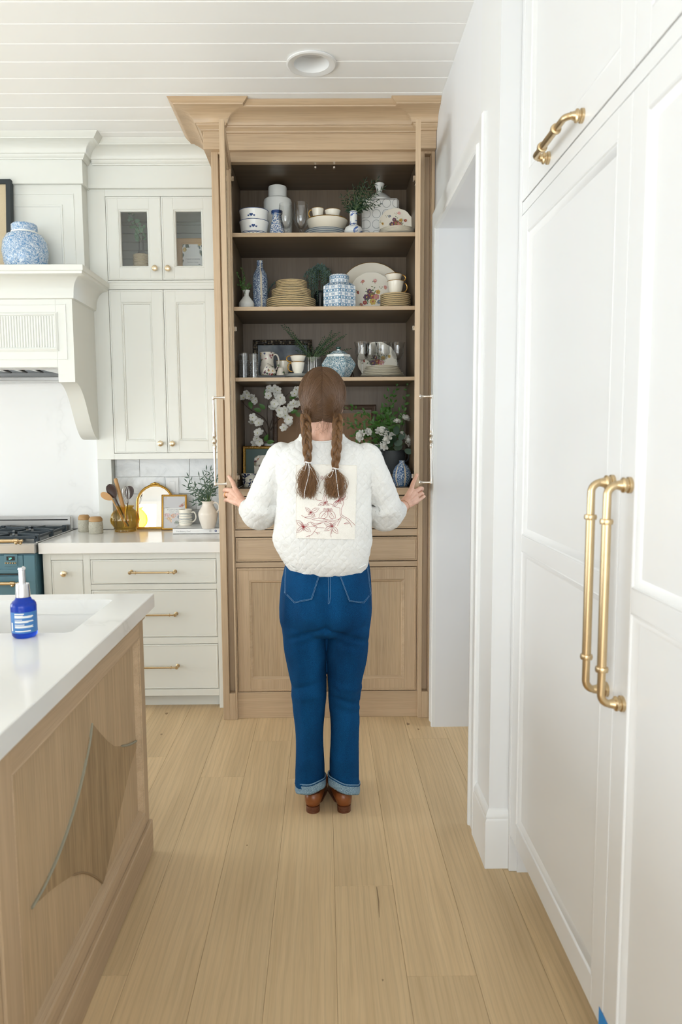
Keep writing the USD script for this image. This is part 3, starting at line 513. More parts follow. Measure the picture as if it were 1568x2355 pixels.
# ------------------------------------------------------------------ base cabinets and counter
YB0 = 3.81; BX0 = -1.49
bc = Thing('base_cabinet', 'cream base cabinet with drawers and slim brass pulls', 'cabinet', (-1.0, YB0, 0))
rails = [(BX0, -1.4505), (-1.280, -1.2435), (-.5745, -.532)]
fz = [bx(a, b, YB0, YB0+.022, .07 if i < 2 else 0.0, .856) for i, (a, b) in enumerate(rails)]
fz += [bx(-1.4505, -1.280, YB0, YB0+.022, .818, .856), bx(-1.4505, -1.280, YB0, YB0+.022, .07, .107)]
fz += [bx(-1.2435, -.5745, YB0, YB0+.022, a, b) for a, b in ((.07, .107), (.357, .394), (.655, .686), (.820, .856))]
bc.part('face_frame', cat(fz), 'cabinet_cream'); bc.part('carcass', bx(BX0, -.532, YB0+.022, 4.39, .07, .855, 0), 'gap_dark'); bc.part('toe_kick', bx(BX0, -.575, 3.865, 3.88, 0, .07, 0), 'cabinet_cream'); bc.part('side_panel', bx(BX0-.003, BX0, YB0, 4.39, .0, .855), 'cabinet_cream')
def drawer(x0, x1, z0, z1, pull):
    d = bc.part('drawer', xf(cat(bx(0, x1-x0, 0, .02, 0, z1-z0, .0015)), None, (x0, YB0+.0005, z0)), 'cabinet_cream')
    bc.part('drawer_bead', xf(rframe(.004, x1-x0-.004, .004, z1-z0-.004, [(0, 0), (.0005, -.0018), (.004, -.0018), (.0055, 0)]), None, (x0, YB0+.0005, z0)), 'cabinet_cream', parent=d)
    if pull == 'knob': bc.part('knob', xf(knob_mesh(), None, ((x0+x1)/2-.012, YB0, .749)), 'champagne', smooth=40, parent=d)
    else: bc.part('bar_pull', xf(bar_pull(.232), None, (-.910, YB0, pull)), 'brass', smooth=40, parent=d)
drawer(-1.449, -1.2815, .109, .816, 'knob'); drawer(-1.242, -.576, .688, .818, .753); drawer(-1.242, -.576, .396, .653, .524); drawer(-1.242, -.576, .109, .355, .238)
ct = Thing('countertop', 'thick white quartz worktop on the cream base cabinet', 'countertop', (-1.0, 4.1, .857)); ct.part('slab', bx(-1.502, -.5315, 3.78, 4.409, .857, .914, .0015), 'quartz')
# ------------------------------------------------------------------ range
rg = Thing('range_cooker', 'blue enamelled range with brass rails and black iron grates', 'cooker', (-2.1, 3.9, 0))
RX = -1.509; YR = 3.775
rg.part('body', cat(bx(-2.6, RX-.004, YR, 4.33, .08, .862, .003)), 'enamel_blue')
rg.part('side_trim', cat(bx(-1.575, RX-.006, YR-.012, YR+.01, .08, .855, .004)), 'enamel_blue'); rg.part('control_panel', bx(-2.5, -1.5765, YR-.010, YR+.004, .755, .855, .004), 'enamel_blue')
def zR(py, y=YR): return WY(40, py, y)[2]
rg.part('door_rail', cat(bx(-2.5, -1.577, YR-.022, YR+.004, zR(1317), zR(1308), .003)), 'enamel_blue'); rg.part('oven_gap', bx(-2.5, -1.578, YR-.002, YR+.003, zR(1322), zR(1317), 0), 'gap_dark')
rg.part('oven_door', bx(-2.5, -1.580, YR-.020, YR+.004, .30, zR(1324), .004), 'enamel_blue')
rg.part('top_fascia', bx(-2.6, RX, YR-.022, 3.82, .863, .912, .003), 'steel'); rg.part('hob_tray', bx(-2.6, RX, 3.81, 4.34, .895, .910, .001), 'steel')
rg.part('hob_rim', cat(bx(RX-.012, RX, 3.80, 4.34, .908, .919, .001), bx(-2.6, RX, YR-.022, 3.81, .9105, .9165, .001)), 'steel')
rg.part('back_guard', cat(bx(-2.6, RX-.004, 4.31, 4.355, .90, WY(60, 1188, 4.31)[2], .002)), 'steel'); rg.part('guard_slot', bx(-2.6, RX-.02, 4.306, 4.311, WY(60, 1197, 4.31)[2], WY(60, 1194.5, 4.31)[2], 0), 'black')
def rail(pyc, xr, off):
    z = WY(20, pyc, YR-off)[2]; xe = WY(xr, pyc, YR-off)[0]
    pr = [(0, 0), (.006, .001), (.0085, .006), (.0085, .010), (.005, .013), (.005, .022), (.010, .025), (.0115, .034), (.0115, .048), (.0095, .05), (.0095, .9), (0, .9)]
    m = xf(lathe(pr, 18), rot('y', -90), (xe, YR-off, z))
    post = cat(tube([(xe-.036, YR-off, z), (xe-.030, YR-off+.02, z-.014), (xe-.030, YR-.015, z-.016)], [.008, .006, .009], 10), ball((xe-.036, YR-off-.002, z-.010), .009), ball((xe-.012, YR-off-.002, z-.013), .006))
    return cat(m, post)
rg.part('towel_rail', rail(1244, 53, .055), 'brass', smooth=40); rg.part('oven_handle', rail(1342, 45, .05), 'brass', smooth=40)
a, b = WY(9, 1275, YR-.012), WY(41, 1302, YR-.012)
rg.part('clock_plate', xf(bx(a[0], b[0], 0, .004, b[2], a[2], .003), None, (0, YR-.013, 0)), 'enamel_blue')
a, b = WY(14.5, 1280, YR-.014), WY(34, 1289, YR-.014)
ds_ = rg.part('display', bx(a[0], b[0], YR-.0145, YR-.012, b[2], a[2], .0006), 'black')
MAT('lit_digits', {'p': ('emission', {'color': (.25, 1.0, .85), 'strength': 1.2})}, surface='p.emission')
txt = meshkit.text_mesh('1P', .010, .0004, True); txt.apply_translation(-txt.bounds.mean(0)); txt = xf(txt, rot('x', 90), ((a[0]+b[0])/2-.002, YR-.0149, (a[2]+b[2])/2))
rg.part('digits', txt, 'lit_digits', smooth=False, parent=ds_, label='glowing teal digits')
for k in range(5):
    p = WY(13+5.6*k, 1295, YR-.014); rg.part('button', xf(lathe([(.0048, 0), (.0048, .002), (.003, .005), (0, .0056)], 14), rot('x', 90), (p[0], YR-.013, p[2])), 'brass')
# iron grates: frames, fingers and burners
def grate(cx, cy, w, d):
    z0, z1 = .930, .944; ms = []
    for sx in (-1, 1): ms.append(bx(cx+sx*w/2-.006, cx+sx*w/2+.006, cy-d/2, cy+d/2, z0, z1, .002))
    for sy in (-1, 0, 1): ms.append(bx(cx-w/2, cx+w/2, cy+sy*d/2-.006, cy+sy*d/2+.006, z0, z1, .002))
    for bxx, by in ((cx, cy-d/4), (cx, cy+d/4)):
        for k in range(8):
            a = PI/4*k+PI/8; e = min(w/2/abs(math.cos(a)+1e-6), d/4/abs(math.sin(a)+1e-6)); r0 = .032
            ms.append(xf(bx(r0, e, -.006, .006, z0+.002, z1+.006, .002), rot('z', math.degrees(a)), (bxx, by, 0)))
    for sx in (-1, 1):
        for sy in (-1, 0, 1): ms.append(bx(cx+sx*w/2-.012, cx+sx*w/2+.012, cy+sy*(d/2-.012)-.012, cy+sy*(d/2-.012)+.012, .912, .952, .003))
    return cat(ms)
def burner(x, y): return cat(xf(lathe([(.058, .910), (.055, .918), (.04, .922), (.04, .927), (.034, .930), (0, .931)], 24), None, (x, y, 0)))
for k in range(3):
    cx_ = -1.70-.36*k
    g_ = rg.part('grate', grate(cx_, 4.06, .33, .44), 'iron', smooth=False)
    for sy in (-.11, .11): rg.part('burner', burner(cx_, 4.06+sy), 'iron', parent=g_)
# ------------------------------------------------------------------ island
IX, IY = -.598, 2.505
isl = Thing('kitchen_island', 'oak kitchen island with panelled side and thick quartz top', 'island', (-1.2, 1.4, 0))
zs_ = WX(355, 1397, IX)[2]
sc = [WZ(258, 1379, .914), WZ(166, 1455, .914)]
sx1 = (sc[0][0]+sc[1][0])/2; sy1, sy0 = sc[0][1], sc[1][1]
top = man(bx(-2.2, IX, -.4, IY, zs_, .914, .002))
def rrect(x0, x1, y0, y1, z0, z1, r):
    from shapely.geometry import box as sbox
    m = trimesh.creation.extrude_polygon(sbox(x0+r, y0+r, x1-r, y1-r).buffer(r, quad_segs=8), z1-z0, engine='earcut'); m.apply_translation([0, 0, z0]); return m
isl.part('worktop', tri(top-man(rrect(-1.75, sx1, sy0, sy1, .8, 1.0, .02))), 'quartz')
outer = man(rrect(-1.77, sx1+.02, sy0-.02, sy1+.02, .66, zs_-.0005, .03)); inner = man(rrect(-1.752, sx1+.002, sy0-.002, sy1+.002, .675, 1.0, .03))
isl.part('sink', tri(outer-inner), 'sink_white')
BXI, BYI = -.626, 2.445
isl.part('body', bx(-2.15, BXI-.03, -.35, BYI-.03, .02, .64, 0), 'oak_z'); isl.part('side_core', bx(BXI-.05, BXI-.03, -.35, BYI-.03, .64, zs_-.001, 0), 'oak_z')
isl.part('end_panel', bx(-2.15, BXI-.001, BYI-.03, BYI, 0, zs_-.001), 'oak_z')
def onI(m, y, z=0): return xf(m, np.array([[0, -1, 0], [1, 0, 0], [0, 0, 1.]]), (BXI, y, z))      # local -y faces +x, local x runs +y
# side facing +x: stiles, rails, moulding and a flat panel
iy0, iy1, iz1 = .55, BYI, zs_-.001
st = [bx(iy1-.052-iy0, iy1-iy0, 0, .03, 0, iz1), bx(1.545-iy0-.60, 1.635-iy0-.55-.0, 0, .03, 0, iz1)] if False else [bx(iy1-.05-iy0, iy1-iy0, 0, .03, 0, iz1)]
ya, yb = WX(30, 1850, BXI)[1], iy1-.05          # near end of the panel, far end
zb, zt = .165, iz1-.075
isl.part('stile', onI(bx(yb, iy1, 0, .03, 0, iz1), 0), 'oak_z'); isl.part('stile', onI(bx(ya-.075, ya, 0, .03, 0, iz1), 0), 'oak_z')
isl.part('rail', onI(bx(ya, yb, 0, .03, zt, iz1), 0), 'oak_y'); isl.part('rail', onI(bx(ya, yb, 0, .03, 0, zb), 0), 'oak_y')
isl.part('panel_molding', onI(sticking(ya, yb, zb, zt, d=.022, w=.018), 0), 'oak_y'); isl.part('side_board', onI(bx(ya-.005, yb+.005, .0205, .028, zb-.005, zt+.005, 0), 0), 'oak_panel')
isl.part('baseboard', onI(molding([(0, 0), (.012, 0), (.012, .105), (.006, .115), (0, .118)], [(iy0, .0), (iy1, .0)]) if False else bx(iy0, iy1, -.012, .002, 0, .118, .003), 0), 'oak_y'); isl.part('top_bead', onI(bx(iy0, iy1, -.008, .002, iz1-.024, iz1, .002), 0), 'oak_y')
isl.part('near_panel', onI(bx(iy0-.9, ya-.078, .006, .03, .0, iz1, .001), 0), 'oak_z')
# invented curved patch on the side board: darker wood with grey edge strips
def LI(px_, py_): p = WX(px_, py_, BXI-.020); return (p[1], p[2])
in_top = [LI(211, 1663), LI(228, 1684), LI(246, 1704), LI(262, 1716), LI(280, 1716), LI(300, 1712), LI(320, 1700)]
in_right = [LI(300, 1760), LI(279, 1850), LI(262, 1930), LI(237, 2032)]
in_bot = [LI(222, 2018), LI(205, 2010), LI(187, 2008), LI(165, 2014), LI(140, 2030), LI(115, 2048), LI(72, 2088)]
in_left = [LI(125, 1985), LI(160, 1890), LI(190, 1780)]
poly = Polygon(in_top+in_right+in_bot+in_left).buffer(0)
m = trimesh.creation.extrude_polygon(poly, .002, engine='earcut'); vv = np.array(m.vertices)
m = TM(np.c_[BXI-.0207+vv[:, 2], vv[:, 0], vv[:, 1]], m.faces, process=False); trimesh.repair.fix_normals(m)
isl.part('carved_inlay', m, 'curved_patch_wood', smooth=False, label='added darker curved patch on the island side board')
plain('patch_edge_grey', C(150, 146, 128), .7)
lp = [np.array([BXI-.0187, y, z]) for y, z in [in_top[0]]+in_left[::-1]+[in_bot[-1]]]
isl.part('inlay_edge', tube(smoothpath(lp, 20), [.003]+[.0045]*18+[.004], 6), 'patch_edge_grey', label='grey edge strip of the added patch')
lp = [np.array([BXI-.0187, y, z]) for y, z in (LI(277, 1716), LI(292, 1714), LI(308, 1707), LI(321, 1697))]; isl.part('inlay_edge', tube(smoothpath(lp, 12), [.001]+[.004]*9+[.003, .001], 6), 'patch_edge_grey')
lp = [np.array([BXI-.0187, y, z]) for y, z in (LI(165, 2014), LI(190, 2007), LI(212, 2013), LI(237, 2032))]; isl.part('inlay_edge', tube(smoothpath(lp, 12), [.001]+[.003]*9+[.003, .001], 6), 'knot')
# ------------------------------------------------------------------ ceramics and glass materials
def angz(nodes, links, ku, kv):
    """object-space angle and height -> u, v"""
    nodes.update({'t': ('texture_coordinate', {}), 'sx': ('separate_xyz', {}), 'at': ('math', {'math_type': 'arctan2'}), 'u': ('math', {'math_type': 'multiply', 'value2': ku}), 'v': ('math', {'math_type': 'multiply', 'value2': kv})})
    links += [('t.object', 'sx.vector'), ('sx.x', 'at.value1'), ('sx.y', 'at.value2'), ('at.value', 'u.value1'), ('sx.z', 'v.value1')]
def lattice(name, base, ink, ku, kv):
    """overlapping-circle trellis drawn round a jar, with a small diamond in every opening"""
    n, l = {}, []; angz(n, l, ku, kv)
    n.update({'fu': ('math', {'math_type': 'fraction'}), 'fv': ('math', {'math_type': 'fraction'}), 'c': ('combine_xyz', {})}); l += [('u.value', 'fu.value1'), ('v.value', 'fv.value1'), ('fu.value', 'c.x'), ('fv.value', 'c.y')]; prev = None
    n['us'] = ('math', {'math_type': 'add', 'value2': 40.0}); l = [x for x in l if x != ('u.value', 'fu.value1')]+[('u.value', 'us.value1'), ('us.value', 'fu.value1')]
    for i, (cx, cy, R) in enumerate(((0, 0, .707), (1, 0, .707), (0, 1, .707), (1, 1, .707), (.5, .5, .13), (.5, 0, .1), (.5, 1, .1), (0, .5, .1), (1, .5, .1))):
        n[f'd{i}'] = ('vector_math', {'math_type': 'distance', 'vector2': (cx, cy, 0)}); n[f's{i}'] = ('math', {'math_type': 'subtract', 'value2': R}); n[f'a{i}'] = ('math', {'math_type': 'absolute'}); l += [('c.vector', f'd{i}.vector1'), (f'd{i}.value', f's{i}.value1'), (f's{i}.value', f'a{i}.value1')]
        if prev: n[f'm{i}'] = ('math', {'math_type': 'minimum'}); l += [(prev, f'm{i}.value1'), (f'a{i}.value', f'm{i}.value2')]; prev = f'm{i}.value'
        else: prev = 'a0.value'
    n.update({'r': ('rgb_ramp', {'ramp': [(0, (1, 1, 1)), (.028, (1, 1, 1)), (.05, (0, 0, 0))]}), 'mx': ('mix', {'color1': base, 'color2': ink}), 'p': ('principled_bsdf', {'roughness': .18})})
    MAT(name, n, l+[(prev, 'r.fac'), ('r.color', 'mx.fac'), ('mx.color', 'p.base_color')])
def striped(name, base, ink, cream, k, scale, phase=0.0, width=.86):
    n, l = {}, []; angz(n, l, k, 1.0)
    n.update({'ph': ('math', {'math_type': 'add', 'value2': phase}), 'c': ('math', {'math_type': 'cosine'}), 'r': ('rgb_ramp', {'ramp': [(width-.02, (0, 0, 0)), (width+.02, (1, 1, 1))]}), 'n': ('noise_texture', {'scale': scale, 'detail': 2, 'distortion': 1.0}), 'rn': ('rgb_ramp', {'ramp': [(.44, base), (.5, ink)]}),
              'mx': ('mix', {'color2': cream}), 'p': ('principled_bsdf', {'roughness': .3})})
    MAT(name, n, l+[('u.value', 'ph.value1'), ('ph.value', 'c.value1'), ('c.value', 'r.fac'), ('t.object', 'n.vector'), ('n.fac', 'rn.fac'), ('rn.color', 'mx.color1'), ('r.color', 'mx.fac'), ('mx.color', 'p.base_color')])
CW_, CREAM = C(232, 232, 226), C(242, 234, 216)
plain('china_white', C(242, 242, 237), .2); plain('china_cream', CREAM, .2); plain('china_ivory', C(245, 239, 224), .22); plain('stoneware', C(224, 224, 218), .5, bump=.3); plain('gold_glaze', C(196, 152, 78), .3, .6); plain('band_blue', C(44, 74, 128), .25); plain('band_slate', C(112, 128, 142), .3)
plain('straw_plate', C(242, 231, 206), .3); plain('straw_edge', C(216, 192, 148), .35); plain('lid_white', C(238, 240, 236), .22); plain('lid_green', C(22, 70, 62), .2); plain('black_clay', C(58, 63, 67), .65, bump=.4); plain('glaze_grey', C(190, 196, 196), .3)
speckle('scroll_blue', C(222, 226, 226), C(70, 108, 160), scale=70, thr=.5, distort=2.4); speckle('chinoiserie', C(216, 224, 224), C(92, 132, 150), scale=95, thr=.49, distort=2.6); speckle('ginger_blue', C(220, 228, 234), C(92, 140, 186), scale=85, thr=.48, distort=1.8, detail=3, soft=.14)
speckle('sprig_blue', C(230, 232, 230), C(58, 96, 168), scale=30, thr=.57, distort=1.4); speckle('navy_vine', C(228, 226, 214), C(34, 48, 88), scale=62, thr=.55, distort=1.0); speckle('grey_mottle', C(206, 212, 212), C(140, 154, 160), scale=60, thr=.52, soft=.08)
lattice('lattice_blue', C(228, 234, 238), C(84, 132, 168), 2.3873, 28.0)
striped('stripe_bottle', C(196, 206, 212), C(36, 66, 108), C(190, 180, 160), 4, 260, .9, .88); striped('stripe_vase', C(190, 208, 222), C(40, 88, 142), C(206, 198, 180), 6, 190, 1.6, .87)
FL = [C(150, 66, 68), C(206, 168, 84), C(92, 116, 80), C(170, 110, 118), C(98, 108, 140), C(110, 126, 92), C(120, 84, 96)]
floral('floral_china', C(232, 226, 212), FL, scale=64, density=.44); floral('floral_small', C(228, 220, 206), FL, scale=60, density=.36)
MAT('ring_jar', {'t': ('texture_coordinate', {}), 's': ('separate_xyz', {}), 'c': ('combine_xyz', {}), 'ad': ('math', {'math_type': 'add'}), 'v': ('voronoi_texture', {'dimensions': '2D', 'scale': 19.0, 'randomness': 0.0}), 'r': ('rgb_ramp', {'ramp': [(.37, (0, 0, 0)), (.39, (1, 1, 1)), (.42, (1, 1, 1)), (.44, (0, 0, 0))]}),
    'mx': ('mix', {'color1': C(238, 238, 234), 'color2': C(186, 188, 186)}), 'b': ('bump', {'strength': .5, 'distance': .003}), 'p': ('principled_bsdf', {'roughness': .3})},
    [('t.object', 's.vector'), ('s.x', 'ad.value1'), ('s.y', 'ad.value2'), ('ad.value', 'c.x'), ('s.z', 'c.y'), ('c.vector', 'v.vector'), ('v.distance', 'r.fac'), ('r.color', 'mx.fac'), ('mx.color', 'p.base_color'), ('r.color', 'b.height'), ('b.normal', 'p.normal')])
thin_glass('amber_glass', tint=(.95, .84, .50), rim=.5, rimcol=(.78, .52, .16), gloss_rough=.04)
leafmat('leaf_dark', C(30, 58, 34), C(52, 86, 48)); leafmat('leaf_fresh', C(70, 116, 44), C(128, 170, 78)); leafmat('leaf_grey', C(92, 116, 112), C(148, 168, 162), .6); leafmat('leaf_olive', C(74, 98, 82), C(140, 158, 140), .55); leafmat('leaf_euca', C(110, 150, 118), C(160, 194, 160)); leafmat('petal_white', C(244, 244, 238), C(252, 252, 247), .6, .25)
plain('stem_brown', C(62, 48, 36), .7); plain('stem_green', C(82, 104, 60), .6); plain('dark_wood', C(58, 34, 24), .35); plain('pale_wood', C(196, 150, 96), .5); plain('wood_lid', C(178, 140, 92), .5, bump=.3, bscale=80); speckle('stone_cellar', C(190, 186, 170), C(168, 164, 148), scale=110, thr=.5, soft=.2, rough=.7)
# ------------------------------------------------------------------ shapes
def pot(outer, t=.0035, n=36, sq=None):
    """closed-walled vessel from an outer profile [(r, z)...] that starts on the axis and ends at the lip"""
    o = [(r, z) for r, z in outer]; inn = [(max(r-t, .0005), z) for r, z in o[1:]][::-1]
    inn[-1] = (inn[-1][0], inn[-1][1]+t); return lathe(o+inn+[(0, inn[-1][1])], n, sq)
def plate_mesh(r, h=.02, n=40, wav=0, wn=12):
    sq = (lambda t: 1+wav*abs(math.sin(wn*t/2))) if wav else None
    return lathe([(0, .002), (r*.55, .002), (r*.57, 0), (r*.60, 0), (r*.62, .004), (r*.80, h*.55), (r*.99, h*.93), (r, h), (r*.99, h*1.06), (r*.80, h*.72), (r*.6, .008), (0, .006)], n, sq)
def zplate(q, h): return float(np.interp(q, [0, .6, .8, .99, 1], [.006, .008, h*.72, h*1.06, h]))
for nm_, c_ in (('rose', C(166, 72, 74)), ('pink', C(206, 140, 138)), ('violet', C(104, 72, 96)), ('yellow', C(212, 178, 92)), ('slate', C(124, 136, 156)), ('green', C(96, 122, 86)), ('olive', C(138, 138, 96))): plain('print_'+nm_, c_, .35)
def bouquet(T, r, h, seed, R, t, cy=-.12, wv=None):
    """printed posy on a plate: flat petals and leaves lying on the glaze, one part per ink"""
    rng = random.Random(seed); inks = {}
    def put(x, y, d, L, W, ink):
        q = min(.97, math.hypot(x, y)); P0 = np.array([x*r, y*r, zplate(q, h)+.0011]); n_ = np.array([-x, -y, 1.4 if q > .62 else 60.]); inks.setdefault(ink, []).append(rleaf(P0, (d[0], d[1], (.45*(x*d[0]+y*d[1])/max(q, .05) if q > .62 else 0)), L*r, W*r, up=n_, n=8, flat=.0))
    def flower(x, y, s, ink):
        a0 = rng.uniform(0, 6)
        for k in range(6): a = a0+k*PI/3; put(x+math.cos(a)*s*.12, y+math.sin(a)*s*.12, (math.cos(a), math.sin(a)), s*.62, s*.6, ink)
        for k in range(3): a = a0+k*2.1; put(x, y, (math.cos(a), math.sin(a)), s*.3, s*.25, 'yellow' if ink != 'yellow' else 'rose')
    def sprig(x, y, a, n, s):
        for k in range(n): put(x+math.cos(a)*s*k, y+math.sin(a)*s*k, (math.cos(a+(1 if k % 2 else -1)), math.sin(a+(1 if k % 2 else -1))), s*1.3, s*.5, rng.choice(['green', 'olive', 'green']))
    for k in range(9): a = rng.uniform(0, 2*PI); sprig(rng.uniform(-.2, .2), cy+rng.uniform(-.2, .2), a, rng.randint(4, 6), .085)
    for x, y, s, ink in ((0, cy, .26, 'rose'), (-.24, cy-.08, .22, 'violet'), (.22, cy-.06, .2, 'pink'), (.05, cy-.3, .22, 'yellow'), (-.1, cy+.22, .17, 'violet'), (.3, cy+.18, .16, 'yellow'), (-.32, cy-.34, .15, 'rose'), (.36, cy-.3, .15, 'slate')): flower(x, y, s, ink)
    for k in range(7):
        a = 2*PI*k/7+.4; q = rng.uniform(.62, .8); x, y = q*math.cos(a), q*math.sin(a); sprig(x-.1, y, rng.uniform(0, 6), 3, .06); flower(x, y, rng.uniform(.10, .15), rng.choice(['rose', 'slate', 'pink', 'violet', 'yellow']))
    for ink, ms in inks.items(): T.part('print', xf(cat(ms), R, t), 'print_'+ink, world=False, kind='stuff', smooth=False)
def rleaf(p, d, L, W, up=(0, 0, 1), n=10, flat=1.0):
    """rounded leaf or petal"""
    d = np.array(d, float); d /= np.linalg.norm(d)+1e-9; s = np.cross(d, up); s /= np.linalg.norm(s)+1e-9; u = np.cross(s, d)
    c = np.array(p)+d*L*.5; v = [c-u*.08*L*flat]
    for k in range(n): a = 2*PI*k/n; v.append(c+d*L*.5*math.cos(a)+s*W*.5*math.sin(a)+u*.06*L*math.cos(2*a)*flat)
    return TM(np.array(v), np.array([(0, 1+k, 1+(k+1) % n) for k in range(n)]), process=False)
def rim_ring(r, z, t=.0012, n=40): 
    return lathe([(r-t, z), (r, z-t), (r+t, z), (r, z+t), (r-t, z)], n)
def handle(r0, z0, z1, out, t=.004, ang=0.0):
    a = [(r0-.002, 0, z1), (r0+out*.55, 0, z1+.006), (r0+out, 0, z1-(z1-z0)*.25), (r0+out*.8, 0, z0+(z1-z0)*.25), (r0-.002, 0, z0)]
    return xf(tube(smoothpath(a, 16), t, 8), rot('z', ang))
ORD = ['topmost', 'second from the top', 'third from the top', 'fourth from the top', 'fifth from the top', 'sixth from the top', 'seventh from the top', 'eighth from the top', 'ninth from the top', 'tenth from the top']
def dims(l, r, y, Y): a, b = WY(l, y, Y), WY(r, y, Y); return (a[0]+b[0])/2, (b[0]-a[0])/2
def zat(x, y, Y): return WY(x, y, Y)[2]
S1, S2, S3, S4 = 2.4535, 2.1005, 1.7555, 1.2008
def stack(name, cat_, n, x, y, z0, pitch, maker, where, group):
    """n alike pieces, each its own object; maker(thing) fills the first"""
    first = None
    for k in range(n):
        lab = f'{where}, {ORD[n-1-k]}' if k < n-1 or n == 1 else f'{where}, topmost'
        if n == 1: lab = where
        if k < n-1: lab = f'{where}, {"bottom one" if k == 0 else ORD[n-1-k]}'
        if first is None: first = Thing(name, lab, cat_, (x, y, z0), group=group); maker(first)
        else: first.copy((x, y, z0+pitch*k), lab, rz=36*k)
    return z0+pitch*n
# ---- top shelf
x, r = dims(549, 618, 487, 3.80)
zt = zat(583, 487, 3.80); hb = (zt-S1)*.62
def bowl(T, x=0):
    T.part('bowl', pot([(0, 0), (r*.80, 0), (r*.83, .004), (r*.86, hb*.3), (r*.93, hb*.8), (r, hb)], .004, 40), 'china_white', world=False, smooth=40)
    for z_, rr in ((hb*.30, .862), (hb*.36, .868), (hb-.001, .995)): T.part('band', rim_ring(r*rr, z_, .0013), 'band_blue', world=False)
    th = np.linspace(0, 2*PI, 40); hx_ = np.c_[16*np.sin(th)**3, 13*np.cos(th)-5*np.cos(2*th)-2*np.cos(3*th)-np.cos(4*th)]*.00055
    ms = []
    for ang, sc_, dx, dz in ((-84, 1, 0, 0), (-92, .55, -.016, -.004), (-76, .55, .016, -.004)):
        hm = extrude_xz(hx_*sc_, -.0012, .0012); a_ = math.radians(-88)+dx/r; rr = r*.915
        ms.append(xf(xf(hm, rot('x', -6)), rot('z', math.degrees(a_)+90), (rr*math.cos(a_), rr*math.sin(a_), hb*.62+dz)))
    T.part('heart_print', cat(ms), 'band_blue', world=False, smooth=False)
b1 = Thing('bowl', 'lower blue-heart stoneware bowl with a dark leafy band on the top shelf', 'bowl', (x, 3.80, S1), group='blue-heart bowls'); bowl(b1)
b1.part('leafy_band', lathe([(r*.845, hb*.08), (r*.858, hb*.08), (r*.87, hb*.24), (r*.858, hb*.24)], 40), 'navy_vine', world=False)
b2 = Thing('bowl', 'upper blue-heart stoneware bowl nested in its twin on the top shelf', 'bowl', (x, 3.80, S1+zt-S1-hb), group='blue-heart bowls', rz=-8); bowl(b2)
x, r = dims(606, 671, 470, 3.96); zt, zs2, zl = zat(638, 430, 3.96), zat(638, 459, 3.96), zat(638, 456, 3.96)
T = Thing('lidded_jar', 'tall plain white jar with a drum lid on the top shelf', 'jar', (x, 3.96, S1)); hs = zs2-S1
T.part('body', lathe([(0, 0), (r*.95, 0), (r, .006), (r, hs-.016), (r*.96, hs-.005), (r*.88, hs), (r*.6, hs+.001), (0, hs+.001)], 40), 'lid_white', world=False)
rl = dims(616, 659, 440, 3.96)[1]; T.part('lid', lathe([(0, hs+.0015), (rl*.97, hs+.0015), (rl, hs+.004), (rl, zt-S1-.008), (rl*.96, zt-S1-.002), (rl*.85, zt-S1), (0, zt-S1)], 40), 'lid_white', world=False)
x, r = dims(619, 655, 515, 3.80); zt = zat(637, 486, 3.80)-S1; rn = dims(624, 649, 486, 3.80)[1]
T = Thing('scroll_vase', 'small blue scroll-pattern vase with a flared square lip', 'vase', (x, 3.80, S1))
T.part('body', pot([(0, 0), (r*.85, 0), (r, zt*.12), (r*.98, zt*.25), (r*.86, zt*.5), (r*.62, zt*.78), (rn*.82, zt*.86), (rn, zt*.90), (rn*1.02, zt)], .003), 'scroll_blue', world=False); T.part('lip_band', lathe([(rn*1.0, zt*.9), (rn*1.04, zt*.91), (rn*1.05, zt*1.002), (rn*.9, zt*1.004), (rn*.9, zt*.9)], 36), 'band_blue', world=False)
def wineglass(nm, lab, x, y, z0, rb, hb0, hb1, rt, group, short=True):
    T = Thing(nm, lab, 'glass', (x, y, z0), group=group); H = hb1-hb0
    T.part('bowl', lathe([(.004, hb0), (rb*.55, hb0+H*.06), (rb*.88, hb0+H*.22), (rb, hb0+H*.42), (rb*.95, hb0+H*.7), (rt, hb0+H), (rt-.0012, hb0+H), (rb*.95-.0015, hb0+H*.7), (rb-.0015, hb0+H*.42), (rb*.5, hb0+H*.09), (.003, hb0+.004)], 36), 'clear_glass', world=False)
    T.part('stem', lathe([(.0045, hb0+.002), (.012, hb0-.002), (.013, hb0-.006), (.006, hb0-.014), (.0045, .02), (.0055, .008), (.02, .003), (rb*.85, .0015), (rb*.85, 0), (0, 0)], 28), 'clear_glass', world=False)
    return T
x, r = dims(640, 674, 500, 3.745); zt = zat(657, 469, 3.745)-S1
wineglass('wine_glass', 'tulip wine glass in front of the small scroll vase', x, 3.745, S1, r, .038, zt, r*.86, 'tulip wine glasses')
x, r = dims(675, 709.5, 500, 3.745); zt = zat(692, 467, 3.745)-S1
wineglass('wine_glass', 'tulip wine glass standing against the slate-rimmed plates', x, 3.745, S1, r, .038, zt, r*.86, 'tulip wine glasses')
x, r = dims(700, 797, 527, 3.86)
def slate(T): T.part('plate', plate_mesh(r, .016), 'china_white', world=False); T.part('rim_band', rim_ring(r, .016, .0016), 'band_slate', world=False)
zz = stack('dinner_plate', 'plate', 5, x, 3.86, S1, .0088, slate, 'slate-rimmed white plate under the cream serving bowl', 'slate-rimmed plates')
x2, r2 = dims(703, 800, 506, 3.86); zt = zat(752, 505, 3.83); T = Thing('serving_bowl', 'wide cream serving bowl with a gold rim on the slate-rimmed plates', 'bowl', (x2, 3.86, zz+.008))
